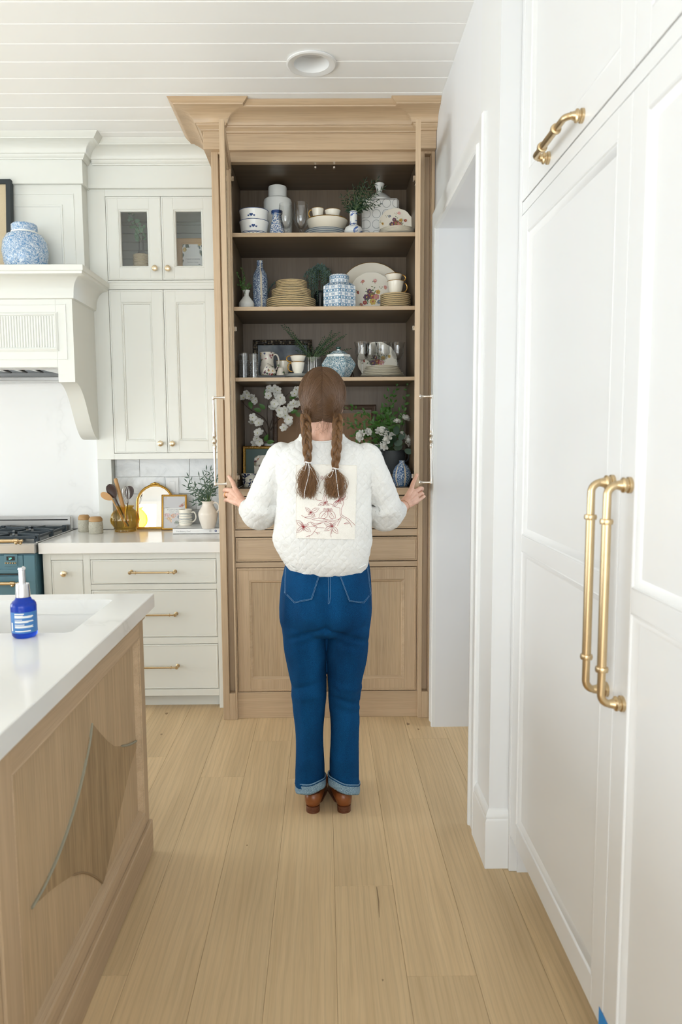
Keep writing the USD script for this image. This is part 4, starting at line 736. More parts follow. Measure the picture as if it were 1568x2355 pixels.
hb = zt-zz-.008; T.part('bowl', pot([(0, 0), (r2*.5, 0), (r2*.55, .004), (r2*.86, hb*.45), (r2*.95, hb*.8), (r2, hb)], .003, 44), 'china_cream', world=False, smooth=40); T.part('gold_rim', rim_ring(r2-.001, hb, .0022, 44), 'gold_glaze', world=False)
def teacup(T, r, hh, hout=.022, ang=0, foot=.6, mat='china_ivory', gold=True):
    T.part('cup', pot([(0, 0), (r*foot*.9, 0), (r*foot, .003), (r*foot*.97, .006), (r*.80, hh*.35), (r*.9, hh*.7), (r, hh)], .0022, 36), mat, world=False, smooth=40)
    if gold: T.part('gold_rim', rim_ring(r-.0008, hh, .0017, 36), 'gold_glaze', world=False)
    if hout: T.part('handle', handle(r*.86, hh*.22, hh*.82, hout, .0032, ang), 'gold_glaze' if gold else mat, world=False)
for nm, (l, rr_, y0, y1), lab, tilt in (('left', (716, 745, 481, 503), 'small gold-rimmed cup with a handle lying in the cream serving bowl', 10), ('right', (746, 784, 485, 504), 'small gold-rimmed cup without visible handle in the serving bowl', 0)):
    x, r = dims(l, rr_, y0, 3.83); z0 = zat(x, y1+8, 3.83); z0 = zz+.008+hb-.014; hh = zat(730, y0, 3.83)-z0-.012
    T = Thing('saucer', f'gold-rimmed saucer under {"the handled" if tilt else "the handleless"} small cup in the serving bowl', 'saucer', (x, 3.83, z0)); T.part('plate', plate_mesh(r*.98, .012), 'china_ivory', world=False); T.part('gold_rim', rim_ring(r*.98, .012, .0022), 'gold_glaze', world=False)
    T = Thing('cup', lab, 'cup', (x, 3.83, z0+.0125)); teacup(T, r*.98, hh, .02 if tilt else 0, 170)
x, r = dims(791, 834, 520, 3.76); zt = zat(812, 487, 3.76)-S1; rn = dims(803, 821, 490, 3.76)[1]; vx1 = (x, 3.76, S1+zt)
T = Thing('bud_vase', 'blue and white long-necked bud vase holding leafy sprays', 'vase', (x, 3.76, S1))
T.part('body', pot([(0, 0), (r*.6, 0), (r*.64, .004), (r*.95, zt*.16), (r, zt*.26), (r*.86, zt*.38), (rn*1.05, zt*.47), (rn*.92, zt*.55), (rn*.98, zt*.97), (rn*1.05, zt)], .0025), 'sprig_blue', world=False, smooth=40); T.part('neck_band', rim_ring(rn*1.02, zt*.97, .0014), 'band_blue', world=False); T.part('neck_band', rim_ring(rn*1.04, zt*.5, .0012), 'band_blue', world=False)
x, r = dims(831, 915, 490, 3.965); zb, zd, zk0, zk = zat(872, 458, 3.93)-S1, zat(872, 440, 3.95)-S1, zat(872, 437, 3.95)-S1, zat(872, 417, 3.95)-S1
T = Thing('lidded_jar', 'square white jar embossed with rings, domed lid and flared knob', 'jar', (x, 3.985, S1))
T.part('body', bx(-r, r, -.083, .083, 0, zb, .012), 'ring_jar', world=False); rd = dims(841, 903, 450, 3.95)[1]
T.part('lid', lathe([(0, zb), (rd, zb), (rd*1.02, zb+.004), (rd*.97, zb+.010), (rd*.8, zb+.022), (rd*.75, zb+.024), (rd*.5, zd-.006), (rd*.2, zd), (0, zd)], 36), 'lid_white', world=False)
rk = dims(859, 883, 420, 3.95)[1]; T.part('knob', lathe([(rk*.9, zd-.008), (rk*.55, zk0), (rk*.6, zk0+(zk-zk0)*.35), (rk*.95, zk-.008), (rk, zk-.003), (rk*.9, zk), (0, zk)], 28), 'lid_white', world=False)
x, r = dims(868, 950, 510, 3.86); 
T = Thing('scalloped_plate', 'scalloped floral plate standing on edge behind cream plates, top shelf', 'plate', (x+.002, 3.858, S1+.001))
T.part('plate', xf(plate_mesh(r*.93, .014, 60, .035, 10), rot('x', 76), (0, 0, r*.93)), 'china_ivory', world=False, smooth=40); bouquet(T, r*.93, .014, 3, rot('x', 76), (0, 0, r*.93), cy=.1)
x, r = dims(871, 953, 530, 3.785)
def scal(T): T.part('plate', plate_mesh(r*.97, .013, 60, .03, 10), 'china_ivory', world=False, smooth=40)
stack('dessert_plate', 'plate', 5, x, 3.766, S1, .0058, scal, 'cream scalloped plate in the short stack on the top shelf', 'cream scalloped plates, top shelf')
# ---- second shelf
x, r = dims(549, 584.5, 690, 3.79); zt = zat(566, 668, 3.79)-S2; rn = dims(559, 573, 670, 3.79)[1]; vx2 = (x, 3.79, S2+zt)
T = Thing('bud_vase', 'small white stoneware bud vase with a flared lip', 'vase', (x, 3.79, S2)); T.part('body', pot([(0, 0), (r*.9, 0), (r*.98, .004), (r, zt*.3), (r*.95, zt*.42), (r*.55, zt*.62), (rn*.78, zt*.74), (rn*.8, zt*.85), (rn*1.25, zt)], .003), 'stoneware', world=False, smooth=40)
x, r = dims(581, 616, 680, 3.84); zt, zs2 = zat(598, 600, 3.84)-S2, zat(598, 634, 3.84)-S2; rn = dims(591, 606, 605, 3.84)[1]
T = Thing('bottle_vase', 'tall dark blue speckled bottle vase with pale vertical stripes', 'vase', (x, 3.84, S2)); T.part('body', pot([(0, 0), (r*.9, 0), (r*.99, .006), (r, zs2*.5), (r, zs2*.9), (r*.9, zs2+.004), (rn*1.2, zs2+.032), (rn*.95, zs2+.046), (rn*.95, zt-.003), (rn, zt)], .003, 40), 'stripe_bottle', world=False, smooth=40)
Yp = 3.83; z0 = S2
for tier, (l, rr_, y0, n_) in enumerate(((613, 725, 690, 6), (625, 714, 668, 6), (635, 705, 648, 6))):
    x, r = dims(l, rr_, y0, Yp); ztop = [zat(669, 680, Yp-.1), zat(669, 659.5, Yp-.08), zat(669, 640, Yp-.07)][tier]
    pit = (ztop-z0-.004)/n_
    def straw(T): T.part('plate', plate_mesh(r, pit*.9), 'straw_plate', world=False); T.part('edge_band', rim_ring(r, pit*.72, pit*.33), 'straw_edge', world=False)
    z0 = stack('stacked_plate', 'plate', n_, x, Yp, z0, pit, straw, ['large straw-coloured plate in the lowest tier of the three-tier stack', 'middle-sized straw-coloured plate in the middle tier of the stack', 'small straw-coloured plate in the top tier of the stack'][tier], ['large straw plates', 'middle straw plates', 'small straw plates'][tier])
x, r = dims(741, 819, 685, 3.80); zs2, zl0, zt = zat(780, 662, 3.80)-S2, zat(780, 652, 3.80)-S2, zat(780, 634, 3.80)-S2; rl = dims(754, 800, 645, 3.80)[1]
def hexq(t): 
    a = (t+PI/6) % (PI/3)-PI/6; return .93/math.cos(a)
T = Thing('ginger_jar', 'six-sided blue and white lattice jar with a round lid', 'jar', (x, 3.80, S2))
T.part('body', lathe([(0, 0), (r*.96, 0), (r, .006), (r, zs2*.92), (r*.985, zs2), (r*.72, zl0-.004), (r*.6, zl0-.002), (0, zl0-.002)], 72, hexq), 'lattice_blue', world=False, smooth=25)
T.part('shoulder_band', rim_ring(r*.99, zs2*.95, .0018, 40), 'band_blue', world=False) if False else None
T.part('lid', lathe([(0, zl0-.0015), (rl*1.0, zl0-.0015), (rl*1.02, zl0+.003), (rl, zl0+.008), (rl, zt-.006), (rl*.93, zt), (0, zt+.002)], 40), 'lattice_blue', world=False)
x, r = dims(784, 923, 660, 4.02); zt = zat(850, 607, 4.04); hh = (zt-S2)/2
T = Thing('platter', 'large oval cream platter with a gold rim leaning against the back', 'platter', (x, 4.015, S2))
def oval(t): return 1/math.sqrt((math.cos(t))**2+(math.sin(t)*r/hh/1.02)**2)
pm = plate_mesh(r, .02, 72); vv = np.array(pm.vertices); vv[:, 1] *= hh/r*1.01; pm.vertices = vv
RX_ = rot('x', 80); T.part('plate', xf(pm, RX_, (0, 0, hh)), 'china_cream', world=False, smooth=40)
rg_ = rim_ring(r, .02, .0022, 72); vv = np.array(rg_.vertices); vv[:, 1] *= hh/r*1.01; rg_.vertices = vv; T.part('gold_rim', xf(rg_, RX_, (0, 0, hh)), 'gold_glaze', world=False)
x, r = dims(803, 905, 670, 3.95); zt = zat(850, 626, 3.95); r = (zt-S2)/2
T = Thing('floral_plate', 'round floral plate propped in front of the oval platter', 'plate', (x, 3.945, S2)); T.part('plate', xf(plate_mesh(r, .014, 60, .02, 12), rot('x', 78), (0, 0, r)), 'china_ivory', world=False, smooth=40); bouquet(T, r, .014, 5, rot('x', 78), (0, 0, r))
x, r = dims(875, 943, 690, 3.80); ztop = zat(909, 671, 3.73); pit = (ztop-S2-.003)/8
def gsauc(T): T.part('plate', plate_mesh(r, pit*.9), 'straw_plate', world=False); T.part('edge_band', rim_ring(r, pit*.72, pit*.33), 'straw_edge', world=False)
z0 = stack('saucer', 'saucer', 8, x, 3.80, S2, pit, gsauc, 'gold-rimmed saucer in the stack under the ivory teacups', 'gold-rimmed saucers, second shelf')
xc, rc = dims(890, 929, 650, 3.80); zc1 = zat(909, 645, 3.77); T = Thing('teacup', 'ivory gold-rimmed teacup standing on the gold saucers, second shelf', 'cup', (xc, 3.80, z0)); teacup(T, rc, zc1-z0, .024, 12)
xc2, rc2 = dims(886, 925, 630, 3.80); zc2 = zat(905, 628, 3.77); T = Thing('teacup', 'ivory gold-rimmed teacup tilted inside its twin, second shelf', 'cup', (xc2, 3.80, zc1-.006)); teacup(T, rc2, zc2-zc1+.004, .024, 8)
# ---- third shelf
for i, (l, rr_, y0) in enumerate(((572.5, 594.5, 814), (549, 572, 812), (526, 548, 813))):
    x, r = dims(l, rr_, 840, 3.78); x = x if i < 2 else -.412; zt = zat(560, y0, 3.77)-S3
    lab = ['hobnail glass tumbler beside the floral jug', 'hobnail glass tumbler between its two twins', 'hobnail glass tumbler by the left cabinet side'][i]
    T = Thing('hobnail_tumbler', lab, 'glass', (x, 3.78 if i < 2 else 3.835, S3), group='hobnail tumblers')
    T.part('tumbler', pot([(0, 0), (r*.82, 0), (r*.85, .004), (r*.93, zt)], .003, 28), 'rib_glass', world=False)
    T.part('hobnail', cat([ball((r*.88*math.cos(a), r*.88*math.sin(a), z_), .0042, 1) for j, z_ in enumerate(np.arange(.010, zt*.72, .0105)) for a in np.arange(0, 2*PI, PI/6)+(j % 2)*PI/12]), 'rib_glass', world=False, kind='stuff')
xb, xe = WY(597, 861, 3.88)[0], WY(657, 861, 3.88)[0]; zt0 = zat(620, 858, 3.78)-S3
T = Thing('tray', 'low black lacquer tray under the floral china', 'tray', ((xb+xe)/2, 3.88, S3)); T.part('tray', cat(bx(-(xe-xb)/2-.01, (xe-xb)/2, -.10, .10, .004, .010), rframe(0, 0, 0, 0, [(0, 0), (0, .001), (.001, 0)]) if False else bx(-(xe-xb)/2-.014, (xe-xb)/2+.004, -.104, -.098, 0, .02), bx(-(xe-xb)/2-.014, (xe-xb)/2+.004, .098, .104, 0, .02), bx(-(xe-xb)/2-.014, -(xe-xb)/2-.008, -.1, .1, 0, .02), bx((xe-xb)/2-.002, (xe-xb)/2+.004, -.1, .1, 0, .02)), 'black', world=False)
zt_ = S3+.0105
x, r = dims(597, 631, 812, 3.90); zt = zat(614, 810, 3.88)-zt_
T = Thing('floral_jug', 'tall floral china jug standing on the black tray', 'jug', (x, 3.90, zt_)); T.part('body', pot([(0, 0), (r*.7, 0), (r*.75, .004), (r*1.0, zt*.3), (r*.98, zt*.45), (r*.85, zt*.62), (r*.9, zt*.85), (r*1.05, zt)], .003), 'floral_small', world=False, smooth=40); T.part('handle', handle(r*.85, zt*.3, zt*.88, .028, .0045, -5), 'floral_small', world=False)
x, r = dims(606, 634, 845, 3.84); 
T = Thing('floral_cup', 'floral china cup tipped on its side in front of the jug', 'cup', (x, 3.84, zt_+.031)); cp_ = pot([(0, 0), (.018, 0), (.02, .004), (.033, .022), (.037, .06)], .0025, 32); R_ = rot('y', -62)@rot('z', 20)
T.part('cup', xf(xf(cp_, None, (0, 0, -.03)), R_), 'floral_small', world=False, smooth=40); T.part('handle', xf(xf(handle(.030, -.015, .022, .022, .0032, 30), None, (0, 0, 0)), R_), 'floral_small', world=False)
x, r = dims(634, 656, 840, 3.84); T = Thing('floral_cup', 'floral china cup turned upside down on the black tray', 'cup', (x, 3.84, zt_)); T.part('cup', xf(pot([(0, 0), (.014, 0), (.016, .004), (r*.9, .03), (r, .052)], .0025, 32), rot('x', 180), (0, 0, .052)), 'floral_small', world=False, smooth=40)
x, r = dims(634, 668, 830, 3.95); zt = zat(650, 829, 3.93)-S3; T = Thing('bowl', 'cream gold-rimmed bowl half hidden behind the stacked teacups', 'bowl', (x, 3.96, S3)); T.part('bowl', pot([(0, 0), (r*.6, 0), (r*.63, zt*.4), (r*.9, zt*.6), (r, zt)], .003), 'china_cream', world=False, smooth=40); T.part('gold_rim', rim_ring(r, zt, .0018), 'gold_glaze', world=False)
x, r = dims(652, 711, 861, 3.79)
def psauc(T): T.part('plate', plate_mesh(r, .007), 'china_white', world=False)
z0 = stack('saucer', 'saucer', 4, x-.002, 3.80, S3, .0062, psauc, 'plain white saucer under the pair of teacups, third shelf', 'plain white saucers')
xc, rc = dims(669, 700.5, 835, 3.79); zc1 = zat(685, 832, 3.76); T = Thing('teacup', 'ivory gold-rimmed teacup on plain white saucers, third shelf', 'cup', (xc, 3.79, z0+.001)); teacup(T, rc, zc1-z0-.001, .022, 172)
xc, rc = dims(667, 703, 822, 3.79); zc2 = zat(683, 817, 3.76); T = Thing('teacup', 'ivory gold-rimmed teacup stacked slightly askew in its twin, third shelf', 'cup', (xc, 3.79, zc1-.004)); teacup(T, rc*1.02, zc2-zc1+.004, .024, 175)
x, r = dims(697, 740, 845, 3.86); zt = zat(718, 822, 3.84)-S3; vx3 = (x, 3.86, S3+zt)
T = Thing('ribbed_vase', 'low ribbed glass vase holding dark green sprigs', 'vase', (x, 3.86, S3)); T.part('body', pot([(0, 0), (r*.95, 0), (r, .004), (r, zt)], .003, 96, lambda t: 1+.025*math.cos(24*t)), 'rib_glass', world=False, smooth=40)
x, r = dims(739, 817.6, 840, 3.80); zr, zb = zat(777, 822, 3.80)-S3, zat(777, 840, 3.80)-S3; zk = zat(778, 797, 3.80)-S3
def octq(t):
    a = (t+PI/8) % (PI/4)-PI/8; return .96/math.cos(a)
T = Thing('tureen', 'blue and white chinoiserie lidded tureen with a dark green knob', 'tureen', (x, 3.80, S3)); 
T.part('body', lathe([(0, 0), (r*.55, 0), (r*.58, .005), (r*.72, zb*.25), (r*.97, zb*.8), (r*1.02, zb), (r*.97, zb*1.15), (r*.74, zr), (0, zr)], 64, octq), 'chinoiserie', world=False, smooth=22)
rl = dims(748, 801, 822, 3.80)[1]; T.part('lid', lathe([(0, zr+.001), (rl*1.0, zr+.001), (rl*1.03, zr+.006), (rl*.98, zr+.012), (rl*.85, zr+.014), (rl*.45, zr+.032), (rl*.18, zr+.036), (0, zr+.036)], 64, octq), 'chinoiserie', world=False, smooth=22); T.part('lid_rim', lathe([(rl*.98, zr+.0005), (rl*1.05, zr+.001), (rl*1.06, zr+.010), (rl*.97, zr+.0135), (rl*.96, zr+.01)], 64, octq), 'lid_white', world=False)
kb = lathe([(0, zr+.034), (.008, zr+.034), (.0085, zr+.04), (.006, zr+.042)], 20); T.part('knob_stem', kb, 'lid_white', world=False); T.part('knob', lathe([(.006, zr+.041), (.012, zr+.046), (.0125, zr+.052), (.008, zk-.004), (.002, zk), (0, zk)], 20), 'lid_green', world=False)
for i, (l, rr_, y0, y1, Y_, lab) in enumerate(((814, 851, 787, 830, 3.80, 'flared crystal goblet nearest the tureen'), (834, 868, 788, 832, 3.90, 'crystal goblet behind the gap between the front goblets'), (862, 899, 787, 829, 3.83, 'flared crystal goblet in front of the standing floral plate centre'), (897.5, 931, 788.5, 828, 3.86, 'flared crystal goblet nearest the right cabinet side'))):
    x, r = dims(l, rr_, y0, Y_); wineglass('goblet', lab, x, Y_, S3, r*.86, zat(x*0+850, y1, Y_)-S3, zat(850, y0, Y_)-S3, r, 'crystal goblets')
x, r = dims(821, 913, 830, 3.99); zt = zat(867, 787, 3.99); r = (zt-S3)/2
T = Thing('floral_plate', 'scalloped floral plate standing behind the crystal goblets', 'plate', (x, 3.985, S3)); T.part('plate', xf(plate_mesh(r, .014, 60, .025, 12), rot('x', 79), (0, 0, r)), 'china_ivory', world=False, smooth=40); bouquet(T, r, .014, 9, rot('x', 79), (0, 0, r), cy=.0)
ex = WY(809, 850, 4.0)[0]; T = Thing('plate_easel', 'small brown wooden easel behind the tureen', 'easel', (ex, 3.93, S3)); T.part('leg', tube([(-.012, .02, 0), (.0, .02, .05)], .003, 6), 'stem_brown', world=False); T.part('leg', tube([(.014, -.02, 0), (.0, .02, .05)], .003, 6), 'stem_brown', world=False)
x, r = dims(826, 931.5, 855, 3.78); ztop = zat(878, 840, 3.72); pit = (ztop-S3-.002)/7
for k in range(7):
    rk_ = r*(1-.046*k); lab = f'cream scalloped plate in the tapering stack before the goblets, {"topmost" if k == 6 else ("bottom one" if k == 0 else ORD[6-k])}'
    T = Thing('dessert_plate', lab, 'plate', (x+.001*(k % 3), 3.80, S3+pit*k), group='tapering scalloped plates'); T.part('plate', plate_mesh(rk_*.985, pit*1.3, 60, .022, 12), 'china_ivory', world=False, smooth=40)
# ---- framed painting on the third shelf
def picframe(nm, lab, cat_, l, r_, t, b, Y0, z0, fw, ft, mat, inner, inner_mat, tilt=6, glass=False, extra=None, hide_b=None):
    xl, xr = WY(l, (t+b)/2, Y0)[0], WY(r_, (t+b)/2, Y0)[0]; zt = WY((l+r_)/2, t, Y0)[2]; w, hh = xr-xl, (zt-z0)/math.cos(math.radians(tilt))
    T = Thing(nm, lab, cat_, ((xl+xr)/2, Y0, z0)); R = rot('x', -tilt)
    P = lambda m: xf(m, R)
    T.part('frame', P(rframe(-w/2, w/2, 0, hh, [(0, .0), (0, -ft*.6), (fw*.18, -ft), (fw*.45, -ft*.72), (fw*.8, -ft*.85), (fw, -ft*.4), (fw, 0)])), mat, world=False)
    T.part(inner, P(bx(-w/2+fw*.9, w/2-fw*.9, -.004, 0, fw*.9, hh-fw*.9, 0)), inner_mat, world=False); return T, w, hh, R
MAT('storm_sky', {'t': ('texture_coordinate', {}), 'n': ('noise_texture', {'scale': 9, 'detail': 5, 'distortion': .6}), 'r': ('rgb_ramp', {'ramp': [(.3, C(66, 74, 84)), (.55, C(108, 116, 124)), (.75, C(160, 158, 152))]}), 'p': ('principled_bsdf', {'roughness': .5})}, [('t.object', 'n.vector'), ('n.fac', 'r.fac'), ('r.color', 'p.base_color')])
MAT('carved_bronze', {'t': ('texture_coordinate', {}), 'v': ('voronoi_texture', {'scale': 70}), 'r': ('rgb_ramp', {'ramp': [(.1, C(132, 118, 92)), (.5, C(52, 46, 40))]}), 'b': ('bump', {'strength': 1.0, 'distance': .004, 'invert': True}), 'p': ('principled_bsdf', {'roughness': .4, 'metallic': .3})}, [('t.object', 'v.vector'), ('v.distance', 'r.fac'), ('r.color', 'p.base_color'), ('v.distance', 'b.height'), ('b.normal', 'p.normal')])
picframe('framed_painting', 'carved dark frame holding a stormy grey-blue sky painting, third shelf', 'painting', 581, 717.5, 781, 868, 4.035, S3, .028, .016, 'carved_bronze', 'canvas', 'storm_sky')
# ---- deck of the hutch
plain('kraft_board', C(152, 120, 92), .8); wood('walnut', C(74, 56, 44), C(100, 78, 62), 'x')
picframe('framed_board', 'brown kraft board in a walnut frame leaning at the back', 'framed board', 627, 866, 931, 1106, 4.055, S4, .028, .016, 'walnut', 'board', 'kraft_board', tilt=5)
plain('mat_teal', C(62, 84, 80), .5)
T, w, hh, R = picframe('framed_print', 'gilt beaded frame with a teal mount and dark floral print', 'framed print', 558, 672, 1026, 1107, 3.88, S4, .016, .014, 'gold_leaf', 'mount', 'mat_teal', tilt=7)
bd = [ball((x_, -.0125, z_), .0032, 1) for x_ in np.arange(-w/2+.008, w/2, .0085) for z_ in (hh-.008,)]+[ball((x_, -.0125, z_), .0032, 1) for z_ in np.arange(.01, hh-.012, .0085) for x_ in (-w/2+.008, w/2-.008)]
T.part('bead', xf(cat(bd), R), 'brass', world=False, kind='stuff')
floral('dark_floral', C(220, 214, 202), [C(70, 30, 40), C(92, 48, 50), C(160, 96, 58), C(58, 66, 52), C(84, 40, 52), C(130, 120, 96)], scale=38, density=.5, rough=.6)
th = np.linspace(0, 2*PI, 60, endpoint=False); ew, eh = w/2-.052, hh/2-.046
sup = np.c_[np.sign(np.cos(th))*np.abs(np.cos(th))**.35*ew, np.sign(np.sin(th))*np.abs(np.sin(th))**.35*eh]*(1+.012*np.sin(17*th)[:, None]); T.part('deckled_print', xf(xf(extrude_xz(sup, -.006, -.004), None, (.008, 0, hh/2-.004)), R), 'dark_floral', world=False)
x, r = dims(555, 590, 1100, 3.80); zt = zat(572, 1089, 3.80)-S4; T = Thing('planter_cup', 'cream planter cup with a navy leafy pattern in the left front corner', 'cup', (x, 3.80, S4)); T.part('cup', pot([(0, 0), (r*.72, 0), (r*.76, .004), (r*.95, zt*.82), (r*.96, zt*.84), (r, zt*.86), (r*1.02, zt)], .003), 'navy_vine', world=False, smooth=40)
zr_ = zat(905, 1090, 3.88)
xa, xb2 = WY(852, 1100, 3.9)[0], .445; T = Thing('riser', 'low brown wooden riser under the black pot', 'riser', ((xa+xb2)/2, 3.94, S4)); T.part('board', bx(-(xb2-xa)/2, (xb2-xa)/2, -.11, .12, zr_-S4-.018, zr_-S4, .002), 'oak_shaded_x', world=False); T.part('foot', bx(-(xb2-xa)/2, -(xb2-xa)/2+.018, -.11, .12, 0, zr_-S4-.018, .001), 'oak_shaded_x', world=False); T.part('foot', bx((xb2-xa)/2-.018, (xb2-xa)/2, -.11, .12, 0, zr_-S4-.018, .001), 'oak_shaded_x', world=False); T.part('front_board', bx(-(xb2-xa)/2+.018, (xb2-xa)/2-.018, -.108, -.098, 0, zr_-S4-.018, .001), 'oak_shaded_x', world=False)
x, r = dims(879.5, 931, 1060, 3.91); zt = zat(905, 1036, 3.88)-zr_; vx4 = (x, 3.91, zr_+zt)
T = Thing('black_pot', 'matt black clay pot with two loop handles', 'pot', (x, 3.91, zr_+.0005)); T.part('body', pot([(0, 0), (r*.7, 0), (r*.74, .005), (r*.98, zt*.5), (r*1.0, zt*.75), (r*.94, zt)], .004), 'black_clay', world=False, smooth=40); T.part('loop_handle', handle(r*.93, zt*.5, zt*.92, .026, .0048, 0), 'black_clay', world=False); T.part('loop_handle', handle(r*.93, zt*.5, zt*.92, .026, .0048, 180), 'black_clay', world=False)
x, r = dims(854, 890, 1060, 3.985); zt = zat(870, 1021, 3.985)-zr_; T = Thing('lidded_jar', 'grey mottled jar with a white lid behind the black pot', 'jar', (x, 3.988, zr_+.0005)); T.part('body', pot([(0, 0), (r*.7, 0), (r*.95, zt*.3), (r, zt*.6), (r*.9, zt*.85), (r*.62, zt*.9)], .003), 'grey_mottle', world=False, smooth=40); T.part('lid', lathe([(0, zt*.9), (r*.66, zt*.9), (r*.66, zt), (0, zt)], 30), 'lid_white', world=False)
x, r = dims(902, 946, 1095, 3.765); zt = zat(924, 1059, 3.765)-S4; rn = dims(918, 931, 1060, 3.765)[1]
T = Thing('gourd_vase', 'rounded blue speckled vase with cream vertical stripes by the right hand', 'vase', (x, 3.765, S4)); T.part('body', pot([(0, 0), (r*.62, 0), (r*.68, .004), (r*.95, zt*.26), (r, zt*.42), (r*.93, zt*.58), (r*.66, zt*.78), (rn*1.1, zt*.88), (rn*.95, zt*.94), (rn*1.02, zt)], .003, 48), 'stripe_vase', world=False, smooth=40)
# ------------------------------------------------------------------ plants
def leaf(p, d, L, W, up=(0, 0, 1), fold=.25, curl=.15, n=4):
    """one pointed leaf from p along d"""
    d = np.array(d, float); d /= np.linalg.norm(d)+1e-9; s = np.cross(d, up); s /= np.linalg.norm(s)+1e-9; u = np.cross(s, d)
    v, f = [], []
    for i in range(n+1):
        t = i/n; w = W/2*math.sin(PI*min(1, (.08+.92*t))**.85) if i < n else 0.0; c = np.array(p)+d*L*t-u*curl*L*t*t
        v += [c+s*w+u*fold*w, c, c-s*w+u*fold*w]
    for i in range(n):
        a = 3*i; f += [(a, a+1, a+4), (a, a+4, a+3), (a+1, a+2, a+5), (a+1, a+5, a+4)]
    return TM(np.array(v), np.array(f), process=False)
def rv(rng, s=1.0): return np.array([rng.uniform(-s, s) for _ in range(3)])
def spray(rng, path, L, W, step, kind=leaf, spread=.9, taper=True, start=.2):
    """leaves along both sides of a stem"""
    p = np.array(path); seg = np.linalg.norm(np.diff(p, axis=0), axis=1); S = np.r_[0, np.cumsum(seg)]; out = []; s = S[-1]*start; k = 0
    while s < S[-1]:
        q = np.array([np.interp(s, S, p[:, i]) for i in range(3)]); i = min(np.searchsorted(S, s), len(p)-1); t = p[i]-p[i-1]; t /= np.linalg.norm(t)+1e-9
        side = np.cross(t, [0, -1, .2]); side /= np.linalg.norm(side)+1e-9
        sc_ = (1-.45*s/S[-1] if taper else 1)*rng.uniform(.75, 1.15)
        out.append(kind(q, t*rng.uniform(.4, .9)+side*spread*(1 if k % 2 else -1)+rv(rng, .35), L*sc_, W*sc_, up=(rng.uniform(-.4, .4), -1, rng.uniform(-.2, .7)))); s += step*rng.uniform(.7, 1.3); k += 1
    out.append(kind(p[-1], p[-1]-p[-2]+rv(rng, .0005), L*.6, W*.6, up=(0, -1, .3))); return out
def bend(rng, a, b, sag=.1, n=9):
    a, b = np.array(a, float), np.array(b, float); m1 = a+(b-a)*.35+np.array([0, 0, 1])*np.linalg.norm(b-a)*sag+rv(rng, .006); return smoothpath([a, m1, a+(b-a)*.7+np.array([0, 0, 1])*np.linalg.norm(b-a)*sag*.8+rv(rng, .006), b], n)
def greenery(nm, lab, cat_, base, tips, Y, mat, L, W, step, seed, stem_mat='stem_green', sr=.0014, kind=leaf, each=False, spread=.9, start=.2, depth=.05, sag=.06):
    rng = random.Random(seed); T = Thing(nm, lab, cat_, tuple(base)); L_ = []; S_ = []
    for tip in tips:
        px_, py_ = tip[:2]; Yt = Y+(tip[2] if len(tip) > 2 else rng.uniform(-depth, depth)); e = WY(px_, py_, Yt); b = np.array(base)+np.array([rng.uniform(-.006, .006), rng.uniform(-.006, .006), -.02])
        p = bend(rng, b, e, sag); S_.append(tube(p, np.linspace(sr*1.3, sr*.5, len(p)), 5)); L_ += spray(rng, p, L, W, step, kind, spread, start=start)
    for s_ in ([cat(S_)] if not each else S_): T.part('stem', s_, stem_mat, smooth=False)
    if each:
        for m in L_: T.part('leaf', m, mat, smooth=True)
    else: T.part('foliage', cat(L_), mat, smooth=True, kind='stuff')
    return T
greenery('leafy_sprays', 'dark green bamboo-leaved sprays in the blue and white bud vase', 'greenery', (vx1[0], vx1[1], vx1[2]),
    [(787, 452), (800, 440), (790, 470), (812, 432), (826, 424), (840, 415), (855, 420), (868, 412), (882, 432), (850, 450), (866, 462), (845, 475), (872, 470), (815, 450), (830, 444), (836, 432), (803, 462), (858, 438)], 3.77, 'leaf_dark', .034, .0075, .010, 11, start=.12)
greenery('bud_sprig', 'small sprig with round green buds in the white bud vase', 'greenery', vx2, [(545, 628), (555, 618), (562, 640), (552, 648), (572, 652), (577, 655), (548, 655), (566, 660)], 3.79, 'leaf_fresh', .011, .011, .008, 12, kind=rleaf, start=.45)
# trailing grey-green plant behind the plates
T = Thing('trailing_plant', 'grey-green trailing plant hanging in a mound between plates and lattice jar', 'plant', tuple(WY(732, 640, 3.97)), rz=0); rng = random.Random(5); L_ = []; S_ = []
for k in range(46):
    a = rng.uniform(-1, 1); top = WY(735+a*22, 612+14*a*a+rng.uniform(-6, 8), 3.975+rng.uniform(-.05, .05)); e = WY(735+a*rng.uniform(24, 44), rng.uniform(640, 699), 3.965+rng.uniform(-.045, .05))
    p = smoothpath([WY(733, 626, 3.98), top, (top*.4+e*.6)+[a*.012, -.01, .012], e], 9); S_.append(tube(p, .0009, 4)); L_ += spray(rng, p, .0095, .0085, .0068, rleaf, .9, start=.15)
T.part('stem', cat(S_), 'stem_green', smooth=False); T.part('foliage', cat(L_), 'leaf_grey', smooth=True, kind='stuff')
plain('smoke_glass', C(40, 46, 46), .08); x_, r_ = dims(722, 752, 690, 3.97); T.part('pot', lathe([(0, S2), (r_*.8, S2), (r_, S2+.05), (r_, S2+.10), (r_*.7, S2+.13), (0, S2+.13)], 28), 'smoke_glass', world=False) if False else None
T2 = Thing('plant_pot', 'dark smoky glass pot inside the trailing grey-green plant', 'pot', (x_, 3.985, S2)); T2.part('pot', pot([(0, 0), (r_*.8, 0), (r_, .05), (r_, .11), (r_*.75, .135)], .003), 'smoke_glass', world=False)
